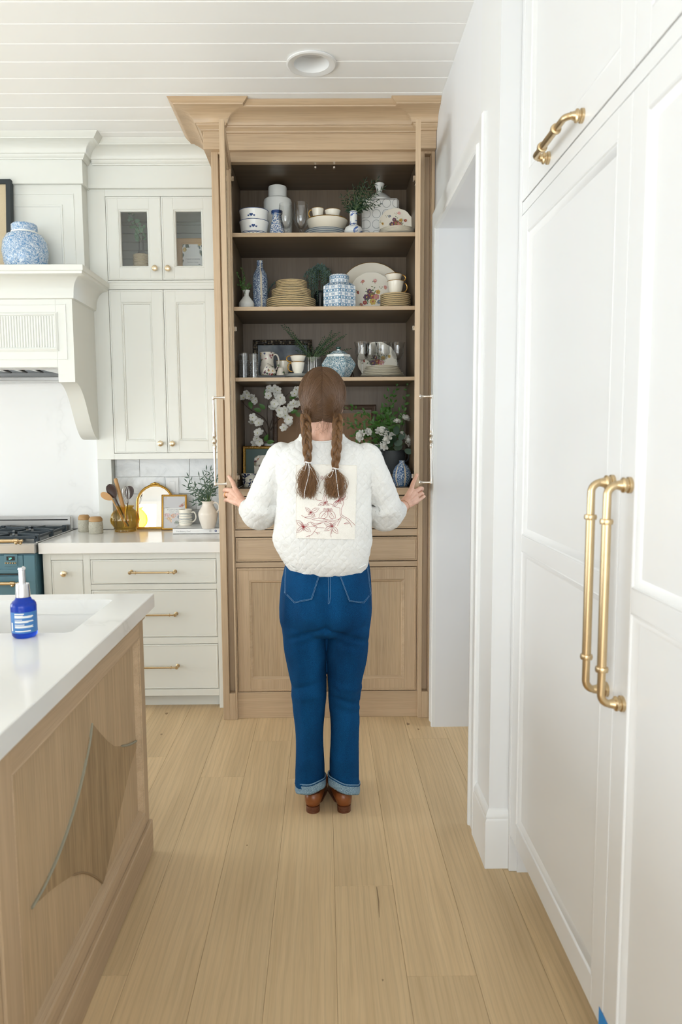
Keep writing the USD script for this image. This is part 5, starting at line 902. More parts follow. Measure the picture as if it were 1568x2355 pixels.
T = Thing('trailing_strand', 'thin grey beaded strand trailing down beside the striped bottle', 'greenery', tuple(WY(620, 670, 3.9))); p = smoothpath([WY(634, 648, 3.95), WY(624, 658, 3.92), WY(615, 678, 3.88), WY(609.5, 702, 3.86)], 22); p[:, 2] = np.maximum(p[:, 2], S2+.004); T.part('stem', tube(p, .0008, 4), 'stem_green'); T.part('bead', cat([ball(q+rv(random.Random(i), .003)*[1, 1, .3], .0038, 1) for i, q in enumerate(p)]), 'leaf_grey', kind='stuff')
greenery('fern_sprigs', 'dark green feathery sprigs spreading from the ribbed glass vase', 'greenery', vx3, [(648, 750), (655, 748), (660, 762), (670, 775), (678, 790), (690, 800), (700, 790), (735, 790), (745, 775), (760, 780), (770, 768), (780, 765), (795, 770), (790, 775), (772, 790), (752, 800), (805, 802), (762, 762), (715, 795), (682, 806), (728, 800), (740, 805)], 3.88, 'leaf_dark', .0135, .007, .0055, 13, start=.3, spread=1.1)
# white blossom branches
rng = random.Random(21); B0 = WY(619, 1026, 3.98)
T = Thing('blossom_branch', 'dark twigs with white cherry-like blossoms at the left back', 'flowers', tuple(B0)); S_ = []; ends = {}
for pts in ([(619, 1026), (618, 985), (605, 960), (580, 945), (556, 922), (551, 912)], [(619, 1026), (621, 980), (632, 950), (648, 922), (664, 905), (682, 895)], [(619, 1026), (616, 980), (615, 935), (625, 905)], [(622, 990), (640, 965), (660, 948), (680, 932)], [(617, 1005), (606, 985), (596, 965)], [(618, 1010), (607, 1005), (597, 1012)]):
    p = smoothpath([WY(a, b, 3.98-.012*i) for i, (a, b) in enumerate(pts)], 14); T.part('twig', tube(p, np.linspace(.0034, .0012, 14), 6), 'stem_brown', smooth=True)
def blossom(c, r, d):
    d = np.array(d, float); d /= np.linalg.norm(d); s = np.cross(d, [0, 0, 1.]); s /= np.linalg.norm(s)+1e-9; u = np.cross(s, d); ms = []
    for k in range(5): a = 2*PI*k/5+r*900; o = s*math.cos(a)+u*math.sin(a); ms.append(rleaf(np.array(c)+o*r*.08, o+d*.35, r, r*.85, up=d))
    return cat(ms)
plain('stamen', C(190, 190, 110), .7)
for (cx_, cy_, n_, sp) in ((566, 911, 3, 10), (580, 919, 2, 7), (626, 902, 4, 12), (640, 900, 2, 8), (648, 920, 3, 8), (624, 934, 3, 9), (637, 930, 2, 8), (660, 936, 3, 9), (640, 947, 2, 10), (681, 933, 3, 8), (684, 902, 3, 8), (588, 966, 4, 9), (596, 976, 2, 7), (590, 990, 3, 8), (659, 965, 4, 10), (656, 980, 2, 7), (594, 1014, 3, 9), (602, 1018, 2, 6), (652, 952, 2, 7), (543, 908, 2, 6)):
    for k in range(n_):
        c = WY(cx_+rng.uniform(-sp, sp), cy_+rng.uniform(-sp, sp)*.8, 3.88+rng.uniform(-.025, .025)); f_ = T.part('blossom', blossom(c, rng.uniform(.019, .024), (rng.uniform(-.6, .6), -1, rng.uniform(-.4, .7))), 'petal_white', smooth=True); T.part('stamen', ball(c+[0, -.003, 0], .003, 1), 'stamen', parent=f_)
for (a, b, dx, dz) in ((613, 912, -.2, 1), (666, 915, 1, .3), (609, 940, -.7, .6), (600, 945, -1, .3), (680, 950, .8, -.5), (609, 1014, .3, .6), (614, 1018, 1, .2), (574, 924, .3, -1), (668, 948, .9, .2)): T.part('leaf', leaf(WY(a, b, 3.90), (dx, -.3, dz), .042, .024, up=(0, -1, .2)), 'leaf_fresh', smooth=True)
x_, r_ = dims(606, 632, 1040, 4.0); T = Thing('blossom_vase', 'white vase behind the gilt frame holding the blossom twigs', 'vase', (x_, 3.985, S4)); zt = zat(619, 1020, 3.985)-S4; T.part('body', pot([(0, 0), (.03, 0), (.042, zt*.3), (.04, zt*.55), (.018, zt*.85), (r_, zt)], .003), 'china_white', world=False, smooth=40)
# ranunculus and vine in the black pot
def ranunculus(c, r, d, rng):
    d = np.array(d, float); d /= np.linalg.norm(d); s = np.cross(d, [.1, .2, 1.]); s /= np.linalg.norm(s); u = np.cross(s, d); ms = [ball(c+d*r*.1, r*.5, 2)]
    for ring, (n_, rr, up_) in enumerate(((5, .42, .75), (6, .62, .45), (7, .82, .15))):
        for k in range(n_):
            a = 2*PI*k/n_+ring*.6; o = s*math.cos(a)+u*math.sin(a); tdir = o*(.45+.25*ring)+d*(1-.38*ring); m = rleaf(c+o*r*rr*.55-d*r*.25, tdir, r*.95, r*.8, up=o); ms.append(m)
    return cat(ms)
T = Thing('ranunculus_bunch', 'white ranunculus flowers and leafy vine rising from the black pot', 'flowers', vx4); rng = random.Random(8)
for (a, b, r_, d) in ((828, 1002, .026, (-.8, -.6, .2)), (847, 993, .017, (.3, -.9, .3)), (878, 991, .029, (0, -.6, .9)), (887, 1010, .027, (-.5, -.7, .5)), (900, 1004, .024, (.3, -.8, .7)), (932, 961, .027, (.4, -.3, .9)), (913, 968, .017, (0, -.5, 1)), (938, 1013, .028, (.8, -.5, .3)), (925, 996, .012, (.4, -.5, .7)), (884, 1025, .020, (-.4, -.9, .1))):
    c = WY(a, b, 3.86+rng.uniform(-.03, .02)); q = bend(rng, np.array(vx4)+[rng.uniform(-.02, .02), 0, -.01], c, .05); T.part('flower_stem', tube(q, .0018, 5), 'stem_green'); fl_ = T.part('flower', ranunculus(c, r_, d, rng), 'petal_white', smooth=True); dd = np.array(d)/np.linalg.norm(d)
    for k in range(3): aa = 2.1*k; s_ = np.cross(dd, [0, .3, 1]); s_ /= np.linalg.norm(s_); o = s_*math.cos(aa)+np.cross(s_, dd)*math.sin(aa); T.part('sepal', rleaf(c-dd*r_*.55, o*.8+dd*.6, r_*.8, r_*.5, up=o), 'leaf_fresh', parent=fl_)
for tip in ((786, 962), (800, 940), (812, 935), (838, 945), (805, 975), (790, 978), (822, 968), (812, 1003), (800, 1016), (850, 955), (868, 965), (880, 935), (886, 915), (905, 905), (912, 888), (936, 886), (893, 900), (877, 950), (892, 948), (918, 945), (930, 945)):
    q = bend(rng, np.array(vx4)+[rng.uniform(-.02, .02), rng.uniform(-.01, .01), -.01], WY(tip[0], tip[1], 3.88+rng.uniform(-.05, .03)), .06, 10); T.part('vine_stem', tube(q, np.linspace(.0016, .0008, 10), 5), 'stem_green')
    for m in spray(rng, q, .038, .021, .026, leaf, .8, start=.35): T.part('leaf', m, 'leaf_fresh', smooth=True)
for k in range(26):
    q = WY(rng.uniform(868, 898), rng.uniform(945, 985), 3.92+rng.uniform(-.03, .03)); T.part('leaf', leaf(q, (rng.uniform(-1, 1), rng.uniform(-.6, .1), rng.uniform(-.3, 1)), .036, .02, up=(0, -1, .3)), 'leaf_fresh', smooth=True)
for (a, b, dx, dz) in ((885, 1020, -.4, .7), (893, 1028, .2, .5), (905, 1030, .8, .1), (912, 1000, -.1, 1), (918, 1012, .5, .8), (930, 1035, .7, -.2), (872, 1030, -.8, .1), (897, 1018, .6, .7), (906, 1022, .9, .3), (890, 1005, -.2, 1)): T.part('leaf', rleaf(WY(a, b, 3.84), (dx, -.35, dz), .05, .034, up=(0, -1, .3)), 'leaf_dark' if a % 2 else 'leaf_olive', smooth=True)
# ------------------------------------------------------------------ things on the cream counter
CZ = .9143
for l, r_, t_, b_, lab in ((179.6, 207.5, 1183, 1224, 'pale stone salt cellar with wooden lid, the one nearer the range'), (204, 236.6, 1187, 1228, 'pale stone salt cellar with wooden lid, the one nearer the amber vase')):
    p = WZ((l+r_)/2, b_, CZ); Y = p[1]+.03; x, r = dims(l, r_, (t_+b_)/2, Y); zt = zat((l+r_)/2, t_, Y)-CZ; T = Thing('salt_cellar', lab, 'salt cellar', (x, Y, CZ))
    T.part('jar', lathe([(0, 0), (r*.9, 0), (r*.98, .004), (r, zt*.4), (r*.93, zt*.66), (r*.9, zt*.7), (0, zt*.7)], 32), 'stone_cellar', world=False, smooth=40); T.part('lid', lathe([(r*.86, zt*.68), (r*.95, zt*.72), (r*.93, zt*.85), (r*.7, zt*.97), (0, zt)], 32), 'wood_lid', world=False, smooth=40)
p = WZ(288, 1223, CZ); Y = p[1]+.022; x, r = dims(255, 320, 1190, Y); zt = zat(288, 1163, Y)-CZ; rt = dims(268.5, 308, 1163, Y)[1]; rfoot = dims(267, 312, 1215, Y)[1]; VA = (x, Y, CZ+zt)
T = Thing('amber_vase', 'ribbed amber glass jar holding kitchen utensils', 'vase', (x, Y, CZ))
T.part('body', pot([(0, 0), (rfoot, 0), (rfoot*1.03, .006), (rfoot*.98, .014), (r*.72, .022), (r*.95, zt*.32), (r, zt*.45), (r*.93, zt*.66), (r*.72, zt*.82), (rt*.86, zt*.90), (rt*.92, zt*.94), (rt*1.05, zt*.975), (rt*1.02, zt)], .004, 120, lambda t: 1+.03*math.cos(24*t)), 'amber_glass', world=False, smooth=45)
def utensil(nm, lab, hp, mat, rs=.0045, z_in=.03, dx=0, dy=0):
    T = Thing(nm, lab, 'utensil', (x, Y, CZ+.02)); e = WY(*hp); a = np.array([x+dx, Y+dy, CZ+z_in]); T.part('shaft', tube([a, a+(e-a)*.6, e], [rs, rs*.9, rs], 10), mat); return T, e, (e-a)/np.linalg.norm(e-a)
def bowl_head(c, d, L, W, t=.006, cup=.35):
    d = d/np.linalg.norm(d); s = np.cross(d, [0, -1, 0.]); s /= np.linalg.norm(s); u = np.cross(s, d); m = trimesh.creation.icosphere(3, 1.0); v = np.array(m.vertices); w = 1-.18*v[:, 0]*-1
    P_ = c+np.outer(v[:, 0], d)*L/2+np.outer(v[:, 1]*w, s)*W/2+np.outer(v[:, 2]*t-cup*W*.3*(1-v[:, 0]**2-v[:, 1]**2).clip(0), -u if u[1] > 0 else u); return TM(P_, m.faces, process=False)
T, e, d = utensil('slotted_spoon', 'dark wooden fork-spoon with pronged tip, leaning left in the amber jar', (263, 1142, Y-.02), 'dark_wood', dx=.02, dy=-.005)
hd_ = man(bowl_head(e+d*.035, d*1.0, .088, .056)); sl = np.cross(d, [0, -1, 0.]); sl /= np.linalg.norm(sl)
cut = manifold3d.Manifold()
for k in (-1, 0, 1): c = e+d*.078+sl*k*.011; cut = cut+man(tube([c-d*.012, c+d*.02], .0026, 8)).translate([0, 0, 0])+man(tube([c-d*.012+[0, -.012, 0], c+d*.02+[0, -.012, 0]], .0026, 8))+man(tube([c-d*.012+[0, .012, 0], c+d*.02+[0, .012, 0]], .0026, 8))
T.part('head', tri(hd_-cut), 'dark_wood', smooth=40)
T, e, d = utensil('wooden_spoon', 'pale worn wooden spoon, lowest on the left of the amber jar', (258, 1148, Y-.045), 'pale_wood', dx=.012, dy=-.02); T.part('head', bowl_head(e+np.array([-.032, 0, .016]), np.array([-1, 0, .55]), .075, .04), 'pale_wood', smooth=40)
T = Thing('rolling_pin', 'thick pale wooden handle standing up out of the amber jar', 'utensil', (x, Y, CZ+.02)); a, b = np.array([x+.012, Y+.005, CZ+.05]), WY(265, 1100, Y+.0); T.part('handle', tube([a, a+(b-a)*.5, b-(b-a)*.02, b], [.010, .0115, .0105, .007], 14), 'pale_wood', smooth=40)
T, e, d = utensil('wooden_spoon', 'dark wooden spoon with a round bowl, leaning right in the amber jar', (295, 1146, Y+.015), 'dark_wood', dx=-.01, dy=.01); T.part('head', bowl_head(e+d*.034, d, .08, .052), 'dark_wood', smooth=40)
T, e, d = utensil('whisk', 'steel balloon whisk standing in the amber jar', (291, 1160, Y-.025), 'steel', rs=.004, dx=.0, dy=-.02); hh = np.linalg.norm(WY(292, 1118, Y-.025)-e)
for k in range(5):
    a = PI*k/5; s = np.array([math.cos(a), math.sin(a), 0]); pt = [e+s*.022*math.sin(PI*t**1.4)*sg+np.array([.0, 0, 1])*hh*(1-math.cos(PI*t))/2 for sg, ts in ((1, np.linspace(0, 1, 9)), (-1, np.linspace(1, 0, 9)[1:])) for t in ts]; T.part('wire', tube(pt, .0009, 5, caps=False), 'steel')
# arched gilt mirror
p = WZ(356, 1213, CZ); Y = 4.345; xl, xr = WY(313.5, 1180, Y)[0], WY(400, 1180, Y)[0]; zt = zat(356, 1113.5, Y)-CZ; w = xr-xl
mr = Thing('arch_mirror', 'small arched gilt mirror with a carved crest', 'mirror', ((xl+xr)/2, Y, CZ)); R = rot('x', -7)
def arch(w, h, k=14): ry = min(w/2, h*.42); return [(-w/2, 0), (w/2, 0)]+[(w/2*math.cos(a), h-ry+ry*math.sin(a)) for a in np.linspace(0, PI, k)]
pO = Polygon(arch(w, zt)); fr_ = pO.difference(Polygon([(a, b+.012) for a, b in arch(w-.026, zt-.026)]))
pI = Polygon([(a, b+.008) for a, b in arch(w-.02, zt-.018)])
mr.part('frame', xf(extrude_xz(fr_, -.014, 0), R), 'gold_leaf', world=False); o_ = np.array(pO.buffer(-.004).exterior.coords); mr.part('frame_bead', xf(cat(tube([(a, -.014, b) for a, b in o_], .0042, 6, caps=False), tube([(a, -.014, b) for a, b in np.array(pO.buffer(-.0115).exterior.coords)], .0022, 6, caps=False)), R), 'gold_leaf', world=False)
MAT('mirror', {'g': ('glossy_bsdf', {'color': (.9, .9, .9), 'roughness': .01})}, surface='g.BSDF'); mr.part('mirror_glass', xf(extrude_xz(pI, -.006, -.001), R), 'mirror', world=False, smooth=False)
cr_ = [ball((0, -.014, zt+.002), .010, 2, (1.3, .7, 1)), ball((0, -.018, zt+.002), .006, 1)]+[ball((s*(.012+.009*k), -.014, zt+.001-.0022*k*k), .0075-.0011*k, 2, (1.25, .7, .8)) for s in (-1, 1) for k in range(3)]
mr.part('crest', xf(cat(cr_), R), 'gold_leaf', world=False)
# gilt card frame
floral('card_floral', C(206, 206, 208), [C(222, 176, 150), C(226, 198, 170), C(150, 160, 172), C(196, 150, 140), C(160, 168, 160), C(214, 190, 190)], scale=32, density=.5, rough=.6); floral('card_lemon', C(222, 224, 222), [C(70, 92, 84), C(96, 112, 100), C(60, 84, 80), C(206, 180, 110), C(84, 104, 96)], scale=36, density=.42, rough=.6); plain('card_white', C(228, 228, 226), .6); plain('print_grey', C(140, 144, 146), .6); plain('print_dark', C(96, 100, 104), .6)
def cardtext(T, R, w, hh, ink, fs):
    T.part('title_block', xf(bx(-w*.44, w*.44, -.0055, -.0048, hh*.47, hh*.62, 0), R), 'card_white', world=False)
    a = meshkit.text_mesh('FOUR CHAIRS', fs, .0003); a.apply_translation([-a.bounds.mean(0)[0], 0, 0]); T.part('lettering', xf(xf(a, rot('x', 90), (0, -.0056, hh*.555)), R), ink, world=False, smooth=False)
    b = meshkit.text_mesh('Furniture + Design', fs*.62, .0003); b.apply_translation([-b.bounds.mean(0)[0], 0, 0]); T.part('lettering', xf(xf(b, rot('x', 90), (0, -.0056, hh*.50)), R), ink, world=False, smooth=False)
p = WZ(400, 1215.5, CZ); T, w, hh, R = picframe('photo_frame', 'small gilt frame with a pastel floral card beside the striped mug', 'photo frame', 370.5, 429, 1138.5, 1215, 4.29, CZ, .0115, .012, 'gold_leaf', 'card', 'card_floral', tilt=8); cardtext(T, R, w-.02, hh, 'print_grey', .0085)
T.part('back_stand', xf(bx(-.02, .02, 0, .002, 0, hh*.5), rot('x', 14), (0, .022, 0)), 'black', world=False) if False else None
# book, striped mug, pitcher with olive sprays
pb = WZ(430, 1228, CZ); zbt = zat(430, 1215, pb[1])-CZ; xl = WY(397, 1222, pb[1])[0]; T = Thing('book', 'thick white book lying flat under the mug and pitcher', 'book', ((xl-.54)/2, pb[1]+.09, CZ))
bw = -.5345-xl; x0 = xl-(xl-.54)/2; plain('page_white', C(226, 224, 216), .8)
T.part('cover', cat(bx(x0, x0+bw, -.09, .13, 0, .003, .0005), bx(x0, x0+bw, -.09, .13, zbt-.003, zbt, .0005), bx(x0, x0+bw, -.09, -.087, 0, zbt, .0005)), 'plastic_white', world=False); T.part('pages', bx(x0+.003, x0+bw-.002, -.087, .127, .003, zbt-.003, 0), 'page_white', world=False)
a = meshkit.text_mesh('The Kinship Chef', .0075, .0003); T.part('lettering', xf(a, rot('x', 90), (x0+.022, -.0901, .010)), 'print_grey', world=False, smooth=False) if False else None
for tx, xx, hgt in (('The Bakery Chef', x0+.020, .0075), ('IAN M. DAVIS', x0+.105, .0042)):
    if 'IAN' in tx: continue
    a = meshkit.text_mesh(tx, hgt, .0003); T.part('lettering', xf(a, rot('x', 90), (xx, -.0901, .011)), 'print_grey', world=False, smooth=False)
T.part('spine_rule', bx(x0+.108, x0+.152, -.0904, -.0901, .0125, .0155, 0), 'card_white', world=False)
T.part('publisher_mark', cat(xf(lathe([(.0058, 0), (.0066, 0), (.0066, .0004), (.0058, .0004), (.0058, 0)], 24), rot('x', 90), (WY(484, 1222, pb[1])[0]-(xl-.54)/2, -.0901, zbt/2)), xf(bx(-.001, .001, -.0004, 0, -.0035, .003, 0), rot('y', 20), (WY(484, 1222, pb[1])[0]-(xl-.54)/2, -.0902, zbt/2))), 'print_dark', world=False)
T.part('publisher_mark', xf(lathe([(.0025, 0), (.0066, 0), (.0066, .0004), (.0025, .0004), (.0025, 0)], 24), rot('x', 90), (WY(496, 1222, pb[1])[0]-(xl-.54)/2, -.0901, zbt/2)), 'band_blue', world=False)
BZ = CZ+zbt
p = WZ(426, 1209.5, BZ); Ym = p[1]+.035; x, r = dims(411.5, 442, 1195, Ym); zt = zat(426, 1171, Ym)-BZ
T = Thing('striped_mug', 'cream mug with thin blue stripes standing on the white book', 'mug', (x, Ym, BZ)); T.part('mug', pot([(0, 0), (r*.85, 0), (r*.97, .004), (r, .012), (r*.98, zt*.9), (r*1.02, zt)], .003), 'china_ivory', world=False, smooth=40); T.part('handle', handle(r*.95, zt*.2, zt*.76, .026, .0042, -8), 'china_ivory', world=False)
for f_ in (.18, .30, .40, .44, .60, .72, .76): T.part('stripe', rim_ring(r*.993, zt*f_, .0009), 'band_slate', world=False)
p = WZ(478, 1209, BZ); Yp_ = min(p[1]+.05, 4.1); x, r = dims(456, 501, 1185, Yp_); zt = zat(478, 1152, Yp_)-BZ; rt = dims(463, 492, 1155, Yp_)[1]; VP = (x, Yp_, BZ+zt)
plain('pitcher_glaze', C(228, 220, 208), .3); T = Thing('pitcher', 'cream glazed pitcher with olive sprays standing on the white book', 'pitcher', (x, Yp_, BZ)); T.part('body', pot([(0, 0), (r*.6, 0), (r*.66, .004), (r*.9, zt*.3), (r, zt*.5), (r*.96, zt*.6), (r*.7, zt*.76), (rt*.9, zt*.84), (rt*.9, zt*.92), (rt*1.05, zt)], .0035), 'pitcher_glaze', world=False, smooth=40); T.part('handle', handle(rt*.9, zt*.55, zt*.9, .034, .005, -12), 'pitcher_glaze', world=False)
greenery('olive_sprays', 'grey-green olive sprays standing in the cream pitcher', 'greenery', VP, [(430, 1108), (434, 1096), (428, 1119), (440, 1126), (458, 1095), (475, 1080), (484, 1081), (490, 1090), (468, 1092), (499, 1098), (497, 1110), (488, 1122), (446, 1140), (470, 1112), (482, 1104), (456, 1130), (493, 1130), (444, 1156)], Yp_, 'leaf_olive', .048, .0105, .021, 17, each=True, start=.3, depth=.04, sag=.05)
# ------------------------------------------------------------------ mantel and wall cabinet
p = WZ(57, 613, MZ); x, r = dims(7, 109, 570, 3.84); zb_ = MZ; zt = zat(58, 517, 3.84)-MZ; zn, zl = zat(58, 538, 3.84)-MZ, zat(58, 534, 3.84)-MZ; rn = dims(27.5, 85.5, 525, 3.84)[1]
T = Thing('ginger_jar', 'large blue and white ginger jar on the hood mantel', 'jar', (x, 3.84, MZ)); T.part('body', lathe([(0, 0), (r*.72, 0), (r*.76, .004), (r*.93, zn*.25), (r, zn*.55), (r*.95, zn*.78), (r*.78, zn*.95), (rn*1.02, zn), (0, zn)], 48), 'ginger_blue', world=False, smooth=40); T.part('neck_band', lathe([(rn*.98, zn-.002), (rn*1.03, zn), (rn*1.03, zn+.006), (rn*.98, zn+.008)], 40), 'lid_white', world=False); T.part('lid', lathe([(0, zn+.006), (rn*.98, zn+.006), (rn, zn+.01), (rn, zt-.006), (rn*.92, zt), (0, zt+.003)], 40), 'ginger_blue', world=False)
plain('wicker', C(196, 180, 150), .7, bump=.8, bscale=160); a, b = WY(16, 405, 3.88), WY(16, 613, 3.88); T = Thing('framed_weaving', 'black-framed straw weaving cut off by the picture edge on the mantel', 'framed art', (a[0]-.2, 3.89, MZ)); hh = a[2]-MZ
T.part('frame', xf(rframe(-.2, .2, 0, hh, [(0, .02), (0, -.015), (.024, -.015), (.024, .02)]), rot('x', -5)), 'soft_black', world=False); T.part('weaving', xf(bx(-.18, .18, -.006, .01, .02, hh-.02, 0), rot('x', -5)), 'wicker', world=False)
x, r = dims(307, 345, 600, 4.2); z0 = 2.3125; zt = zat(323, 585, 4.2)-z0
T = Thing('demijohn_vase', 'clear glass bottle in a woven seagrass sleeve inside the glazed cabinet', 'vase', (x, 4.2, z0)); T.part('bottle', pot([(0, 0), (r*.9, 0), (r*.95, zt*.6), (r*.9, zt*.9), (r*.35, zt*1.1), (r*.28, zt*1.6), (r*.32, zt*1.62)], .002), 'clear_glass', world=False); T.part('sleeve', cat([xf(lathe([(r*.95, -.003), (r*1.02, 0), (r*.95, .003)], 30, lambda t, k=k: 1+.02*math.cos(14*t+PI*k)), None, (0, 0, .004+.0062*k)) for k in range(int(zt/.0062))]), 'wicker', world=False)
greenery('eucalyptus_sprig', 'pale green round-leaved eucalyptus in the glazed wall cabinet', 'greenery', (x, 4.2, z0+zt*1.5), [(301, 486), (299, 505), (330, 525), (318, 512), (334, 545), (312, 545)], 4.19, 'leaf_euca', .034, .028, .020, 19, kind=rleaf, each=True, start=.3, depth=.03)
plain('rattan', C(188, 152, 104), .6, bump=.9, bscale=220)
T, w, hh, R = picframe('photo_frame', 'rattan frame with a lemon-print card inside the glazed wall cabinet', 'photo frame', 405, 480, 546, 618, 4.24, 2.3125, .034, .01, 'rattan', 'card', 'card_lemon', tilt=5); cardtext(T, R, w-.066, hh, 'print_dark', .0085)
# ------------------------------------------------------------------ soap bottle on the island
p = WZ(57.5, 1463, .914); x, r = dims(29, 86, 1420, p[1]); x = p[0]; Y = p[1]; H = lambda py_: zat(57, py_, Y)-.914
MAT('cobalt_plastic', {'p': ('principled_bsdf', {'base_color': C(22, 74, 205), 'roughness': .04, 'transmission_weight': .75, 'ior': 1.35})}); plain('label_blue', C(58, 116, 176), .4)
T = Thing('soap_bottle', 'cobalt blue pump soap bottle with a chrome pump on the island', 'bottle', (x, Y, .9142)); h1, h2, h3, h4 = H(1382), H(1370), H(1342), H(1306)
T.part('bottle', lathe([(0, 0), (r*.82, 0), (r*.97, .006), (r, .016), (r, h1*.86), (r*.96, h1*.94), (r*.84, h1*1.0), (r*.66, h1*1.04), (r*.55, h2-.002), (0, h2-.002)], 44), 'cobalt_plastic', world=False, smooth=40)
T.part('cap', lathe([(0, h2-.003), (r*.56, h2-.003), (r*.57, h2+.001), (r*.52, h3-.002), (r*.5, h3), (0, h3)], 36), 'chrome', world=False); T.part('pump', cat(lathe([(r*.26, h3-.001), (r*.24, h4-.006), (r*.3, h4-.004), (r*.28, h4), (0, h4+.001)], 28), tube([(0, 0, h4-.004), (-.004, .02, h4-.003), (-.006, .032, h4-.007)], .0042, 10)), 'chrome', world=False)
def lab_arc(a0, a1, z0, z1, rr, t=.0004, n=18):
    th = np.linspace(a0, a1, n); v = [(q*math.cos(a), q*math.sin(a), z) for q, z in ((rr, z0), (rr, z1), (rr+t, z1), (rr+t, z0)) for a in th]; f = []
    for j in range(4):
        A, B = j*n, ((j+1) % 4)*n
        for i in range(n-1): f += [(A+i, B+i+1, B+i), (A+i, A+i+1, B+i+1)]
    m = TM(np.array(v), np.array(f), process=False); trimesh.repair.fix_normals(m); return m
F0 = math.atan2(-Y, -x)
lb = T.part('label', lab_arc(F0-1.25, F0+1.25, h1*.16, h1*.74, r+.0002), 'label_blue', world=False)
LN = [(.70, .5, .0016), (.655, .45, .0009), (.635, .95, .0009), (.615, .98, .0009), (.595, .9, .0009), (.54, .4, .0009), (.50, .95, .0009), (.48, .98, .0009), (.46, .7, .0009), (.40, .5, .0010), (.36, .95, .0009), (.34, .9, .0009), (.32, .96, .0009), (.22, .8, .0016)]
T.part('label_lines', cat([lab_arc(F0-.75, F0-.75+1.5*wd, h1*zf-tk, h1*zf+tk, r+.0007, .0003) for zf, wd, tk in LN]), 'card_white', world=False, kind='stuff', parent=lb); T.part('barcode_patch', lab_arc(F0-1.15, F0-.98, h1*.22, h1*.45, r+.0007, .0003), 'card_white', world=False, parent=lb)
# ------------------------------------------------------------------ the person at the hutch, seen from behind
from scipy.interpolate import LinearNDInterpolator
SKIN_A, SKIN_B = C(206, 158, 134), C(224, 180, 158)
MAT('skin', {'t': ('geometry', {}), 'n': ('noise_texture', {'scale': 26, 'detail': 3}), 'r': ('rgb_ramp', {'ramp': [(.35, SKIN_A), (.65, SKIN_B)]}), 'p': ('principled_bsdf', {'roughness': .5, 'subsurface_weight': .12, 'subsurface_radius': (1, .35, .2), 'subsurface_scale': .006})}, [('t.position', 'n.vector'), ('n.fac', 'r.fac'), ('r.color', 'p.base_color')])
MAT('quilt_white', {'g': ('geometry', {}), 's': ('separate_xyz', {}), 'dn': ('noise_texture', {'scale': 22, 'detail': 2}), 'dv': ('vector_math', {'math_type': 'scale', 'scale': .03}), 'da': ('vector_math', {'math_type': 'add'}),
    'm1': ('mapping', {'rotation': (0, .72, 0), 'scale': (15, 4, 15)}), 'w': ('wave_texture', {'wave_type': 'bands', 'bands_direction': 'x', 'scale': 1.0}), 'm2': ('mapping', {'rotation': (0, -.72, 0), 'scale': (15, 4, 15)}), 'w2': ('wave_texture', {'wave_type': 'bands', 'bands_direction': 'x', 'scale': 1.0}),
    'mn': ('math', {'math_type': 'multiply'}), 'pw': ('math', {'math_type': 'power', 'value2': .28}), 'n2': ('noise_texture', {'scale': 75, 'detail': 3, 'distortion': 1.2}), 'mu': ('math', {'math_type': 'multiply', 'value2': .6}), 'ad': ('math', {'math_type': 'add'}),
    'b': ('bump', {'strength': .42, 'distance': .0032}), 'p': ('principled_bsdf', {'base_color': C(224, 224, 221), 'roughness': .9})},
    [('g.position', 'dn.vector'), ('dn.color', 'dv.vector1'), ('g.position', 'da.vector1'), ('dv.vector', 'da.vector2'), ('da.vector', 'm1.vector'), ('da.vector', 'm2.vector'), ('m1.vector', 'w.vector'), ('m2.vector', 'w2.vector'), ('w.fac', 'mn.value1'), ('w2.fac', 'mn.value2'), ('mn.value', 'pw.value1'),
     ('g.position', 'n2.vector'), ('n2.fac', 'mu.value1'), ('pw.value', 'ad.value1'), ('mu.value', 'ad.value2'), ('ad.value', 'b.height'), ('b.normal', 'p.normal')])
MAT('denim', {'g': ('geometry', {}), 'm': ('mapping', {'scale': (1500, 1500, 240)}), 'n': ('noise_texture', {'scale': 1, 'detail': 2}), 'm2': ('mapping', {'scale': (9, 9, 4)}), 'n2': ('noise_texture', {'scale': 1, 'detail': 4}), 'r': ('rgb_ramp', {'ramp': [(.3, C(5, 44, 78)), (.7, C(11, 74, 122))]}), 'r2': ('rgb_ramp', {'ramp': [(.3, (.66, .66, .7)), (.7, (1.25, 1.25, 1.25))]}), 'mx': ('mix', {'mix_type': 'multiply', 'fac': 1.0}), 'b': ('bump', {'strength': .25, 'distance': .001}), 'p': ('principled_bsdf', {'roughness': .9, 'specular_ior_level': .12})},
    [('g.position', 'm.vector'), ('m.vector', 'n.vector'), ('g.position', 'm2.vector'), ('m2.vector', 'n2.vector'), ('n.fac', 'r.fac'), ('n2.fac', 'r2.fac'), ('r.color', 'mx.color1'), ('r2.color', 'mx.color2'), ('mx.color', 'p.base_color'), ('n.fac', 'b.height'), ('b.normal', 'p.normal')])
MAT('denim_inside', {'g': ('geometry', {}), 'n': ('noise_texture', {'scale': 420, 'detail': 2}), 'r': ('rgb_ramp', {'ramp': [(.35, C(74, 104, 124)), (.65, C(146, 172, 188))]}), 'p': ('principled_bsdf', {'roughness': .9})}, [('g.position', 'n.vector'), ('n.fac', 'r.fac'), ('r.color', 'p.base_color')])
plain('stitch_blue', C(104, 140, 172), .8); plain('patch_cream', C(236, 233, 225), .9, bump=.5, bscale=500); plain('thread_red', C(158, 44, 52), .7); plain('leather_tan', C(128, 72, 34), .35); plain('leather_heel', C(92, 50, 28), .45); plain('ribbon_white', C(242, 240, 238), .7); plain('gold', C(222, 180, 112), .2, 1.0)
